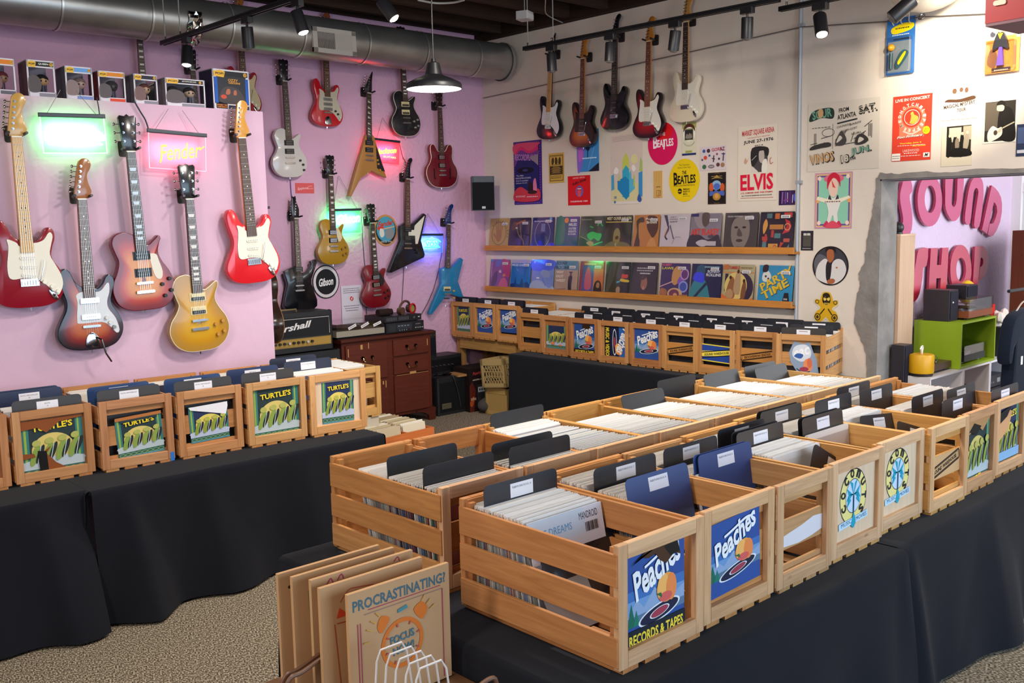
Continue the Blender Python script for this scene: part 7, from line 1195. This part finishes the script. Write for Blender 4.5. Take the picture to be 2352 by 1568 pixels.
def cube(label, x0, x1, y0, y1, z0, z1, col, inner=None):
    t = thing('storage_cube', label, 'shelf', (x0, y0, z0), 0, 'open storage cubes in the far room'); w, d, h = x1 - x0, y1 - y0, z1 - z0; e = .016
    for nm, a, b in (('bottom', (0, 0, 0), (w, d, e)), ('top', (0, 0, h - e), (w, d, h)), ('side_panel', (0, 0, e), (e, d, h - e)), ('side_panel', (w - e, 0, e), (w, d, h - e)), ('back_panel', (e, d - e, e), (w - e, d, h - e))): M().box(a, b, (inner or col) if nm == 'back_panel' else col).build(nm, 'satin', t)
    return t
GC = '8aa61c'
cube('bright green open storage cube stacked on the white ones', 7.335, 7.985, 3.0, 3.36, .637, .99, GC, '4f8a14')
cube('white storage cube farthest from the window, under the yellow player', 6.83, 7.40, 3.0, 3.36, .28, .635, 'd8d0d0'); cube('white storage cube holding a woven basket, beneath the green cube', 7.405, 7.905, 3.0, 3.36, .28, .635, 'd8d4d8'); cube('white storage cube nearest the window, holding black components', 7.91, 8.38, 3.0, 3.36, .28, .635, 'e0e0ea')
t = thing('low_plinth', 'white low plinth under the row of storage cubes', 'plinth', (6.83, 3.0, 0)); M().box((0, 0, 0), (1.55, .36, .279), 'd0ccd0').build('body', 'satin', t)
t = thing('woven_basket', 'brown woven basket inside the middle white cube', 'basket', (7.47, 3.06, .297)); M().lathe([(.02, 0), (.13, 0), (.15, .16), (.14, .16), (.12, .02), (0, .015)], '8a6248', Matrix.Translation((.17, .13, 0)), 20).build('weave', 'cloth', t); M().box((.08, .06, .15), (.24, .18, .19), 'd8502c').build('orange_packet', 'paper', t)
stereo('dark component at the bottom of the window-side white cube', 7.95, 3.03, .297, .32, .28, .1, kn(4, 20, 18, 50, 3), 'stereo_deck', '2a2c34'); stereo('dark component stacked on another in the window-side white cube', 7.95, 3.03, .399, .32, .28, .1, 'R 8a8e98 58 30 20 40;' + kn(3, 12, 12, 40, 2.4), 'stereo_deck', '33363e')
def turntable(label, x, y, z, w, d, wood, cov=.09, feet='17171a', plat='2a2a2e'):
    t = thing('record_player', label, 'turntable', (x, y, z)); M().rbox((0, 0, .015), (w, d, .065), wood, .006).build('base', 'satin', t); M().cyl((w * .42, d * .5, .065), (w * .42, d * .5, .08), d * .42, 'b8bac0', n=30).build('platter', 'chrome', t); M().cyl((w * .42, d * .5, .08), (w * .42, d * .5, .083), d * .4, plat, n=30).build('record', 'satin', t)
    M().tube([(w * .88, d * .85, .095), (w * .88, d * .35, .095), (w * .7, d * .22, .09)], .004, 'c8c8cc').build('tonearm', 'chrome', t)
    for sx in (.05, w - .05):
        for sy in (.05, d - .05): M().cyl((sx, sy, 0), (sx, sy, .016), .022, feet, n=12).build('foot', 'satin', t)
    if cov:
        m = M()
        for a, b in (((0, 0, .067), (w, .003, .067 + cov)), ((0, 0, .067), (.003, d, .067 + cov)), ((w - .003, 0, .067), (w, d, .067 + cov)), ((0, 0, .064 + cov), (w, d, .067 + cov))): m.box(a, b, 'e0e4ea')
        m.build('dust_cover', 'lid', t)
    return t
turntable('wood-sided turntable with a clear lid on top of the green cube', 7.51, 3.02, .992, .45, .32, '8a4a2c')
turntable('black turntable with silver feet inside the green cube', 7.5, 3.04, .654, .4, .28, '26282c', .07, 'c8c8cc')
turntable('brown turntable on the white cube behind the yellow player', 6.96, 3.06, .637, .36, .28, '5a4034', 0)
t = thing('portable_player', 'round yellow portable player with a white loop handle', 'player', (6.9, 3.1, .637), .3)
M().lathe([(0, .02), (.085, .02), (.088, .03), (.088, .145), (.082, .155), (0, .158)], 'd8a012', None, 30).build('body', 'satin', t); M().lathe([(0, 0), (.08, 0), (.084, .02), (0, .022)], '2a2426', None, 28).build('base', 'satin', t); M().tube([(0, 0, .156), (-.05, 0, .2), (-.035, 0, .21), (.035, 0, .21), (.05, 0, .2), (0, 0, .156)], .007, 'f0ece8', n=6).build('handle', 'satin', t)
def spk(label, x, y, z, w, d, h, badge=True):
    t = thing('bookshelf_speaker', label, 'speaker', (x, y, z), 0, 'dark speakers in the far room'); M().rbox((0, 0, 0), (w, d, h), '2a262c', .004).build('cabinet', 'satin', t); M().box((.008, -.006, .01), (w - .008, 0, h - .01), '242330').build('grille', 'cloth', t)
    if badge: M().sphere((w * .3, -.007, h * .6), .007, 'e0e0e4', n=8, m=5).build('badge', 'satin', t)
spk('upright dark speaker standing on the back of the green cube', 7.345, 3.1, .992, .15, .2, .235); spk('small dark speaker lying on the clear turntable lid', 7.6, 3.08, 1.15, .2, .16, .1, False)
spk('navy floor speaker with white top beside the beige panel', 6.775, 3.17, 0, .13, .1, .86); 
t = thing('balloon_ornament', 'round translucent yellow ornament behind the small speaker', 'ornament', (8.1, 3.28, .637)); M().sphere((0, 0, .52), (.1, .06, .1), 'e8c018', n=22, m=12).build('disc', 'satin', t); M().cyl((0, 0, 0), (0, 0, .43), .012, 'd8d4d0').build('stem', 'satin', t); M().cyl((0, 0, 0), (0, 0, .008), .05, 'd8d4d0', n=18).build('base', 'satin', t)
t = thing('gift_bag', 'dark planter box topped with crumpled white paper beside the green cube', 'planter', (8.2, 3.02, .637)); M().prism([(0, 0), (.17, 0), (.17, .17), (0, .17)], 0, .24, '2c3038').build('box', 'satin', t); m = M(); [m.sphere((.03 + RND.random() * .11, .04 + RND.random() * .09, .25 + RND.random() * .1), (.04, .03, .045), 'efe6dc', n=6, m=4) for _ in range(14)]; m.build('crumpled_paper', 'paper', t); M().box((.0, .1, .3), (.07, .11, .42), 'd02c24').build('red_card', 'paper', t)
p0, p1 = aY(2312, 725, 2.6), aY(2352, 950, 2.6)
t = thing('t_shirt', 'dark navy short-sleeved shirt on a hanger, cut by the far edge of the view', 'shirt', (p0.x + .32, 2.6, p0.z))
M().prism(spline([(-.3, -.34), (-.36, -.3), (-.31, -.08), (-.22, .0), (-.08, .03), (.08, .03), (.22, 0), (.31, -.08), (.36, -.3), (.3, -.34), (.24, -.2), (.25, -.8), (-.25, -.8), (-.24, -.2)], 2), -.05, .05, '18202e', A3, bev=.03).build('cloth_body', 'cloth', t); M().tube(ospline([(-.18, 0, .0), (0, 0, .08), (.18, 0, .0)], 5), .006, 'b0a090').build('hanger', 'satin', t); M().tube(ospline([(0, 0, .08), (0, 0, .14), (.03, 0, .16)], 4), .004, 'c0c0c0').build('hook', 'chrome', t); M().box((-.16, -.053, -.36), (-.13, -.05, -.3), 'e8e8ec').build('chest_print', 'paper', t)
t = thing('garment_rack', 'black garment rail carrying the navy shirt', 'rack', (p0.x + .02, 2.6, 0)); M().cyl((0, 0, p0.z + .17), (1.2, 0, p0.z + .17), .012, '222226').build('rail', 'satin', t); [M().cyl((x, 0, 0), (x, 0, p0.z + .17), .014, '222226').build('post', 'satin', t) for x in (.62, 1.2)]
p0 = aY(2336, 540, 3.05); t = thing('bookcase', 'tall dark brown bookcase at the far edge beyond the window frame', 'bookcase', (8.52, 2.8, 0)); M().box((0, 0, 0), (.04, .3, 1.65), '6a3420').build('side_panel', 'wood', t); M().box((.04, .28, 0), (.7, .3, 1.65), '4a2416').build('back_panel', 'wood', t); [M().box((.04, 0, z), (.7, .28, z + .03), '5e2e1c').build('shelf_board', 'wood', t) for z in (.3, .75, 1.2, 1.62)]
t = thing('stool', 'red upholstered stool just visible past the far end of the island', 'stool', (5.2, 1.95, 0)); M().lathe([(0, .62), (.15, .62), (.17, .64), (.17, .69), (.15, .71), (0, .715)], '8a1c24', None, 26).build('seat', 'satin', t); [M().cyl((.12 * math.cos(a), .12 * math.sin(a), .62), (.17 * math.cos(a), .17 * math.sin(a), 0), .014, '2a2a2e').build('leg', 'satin', t) for a in (.4, 1.97, 3.54, 5.11)]
# ---------------------------------------------------------------- the many other records, too many to list one by one
if REST.v:
    o = REST.build('packed_records', 'sleeve_plastic'); tag(o, 'tightly packed records in clear sleeves filling the farther crates', 'records'); o['kind'] = 'stuff'
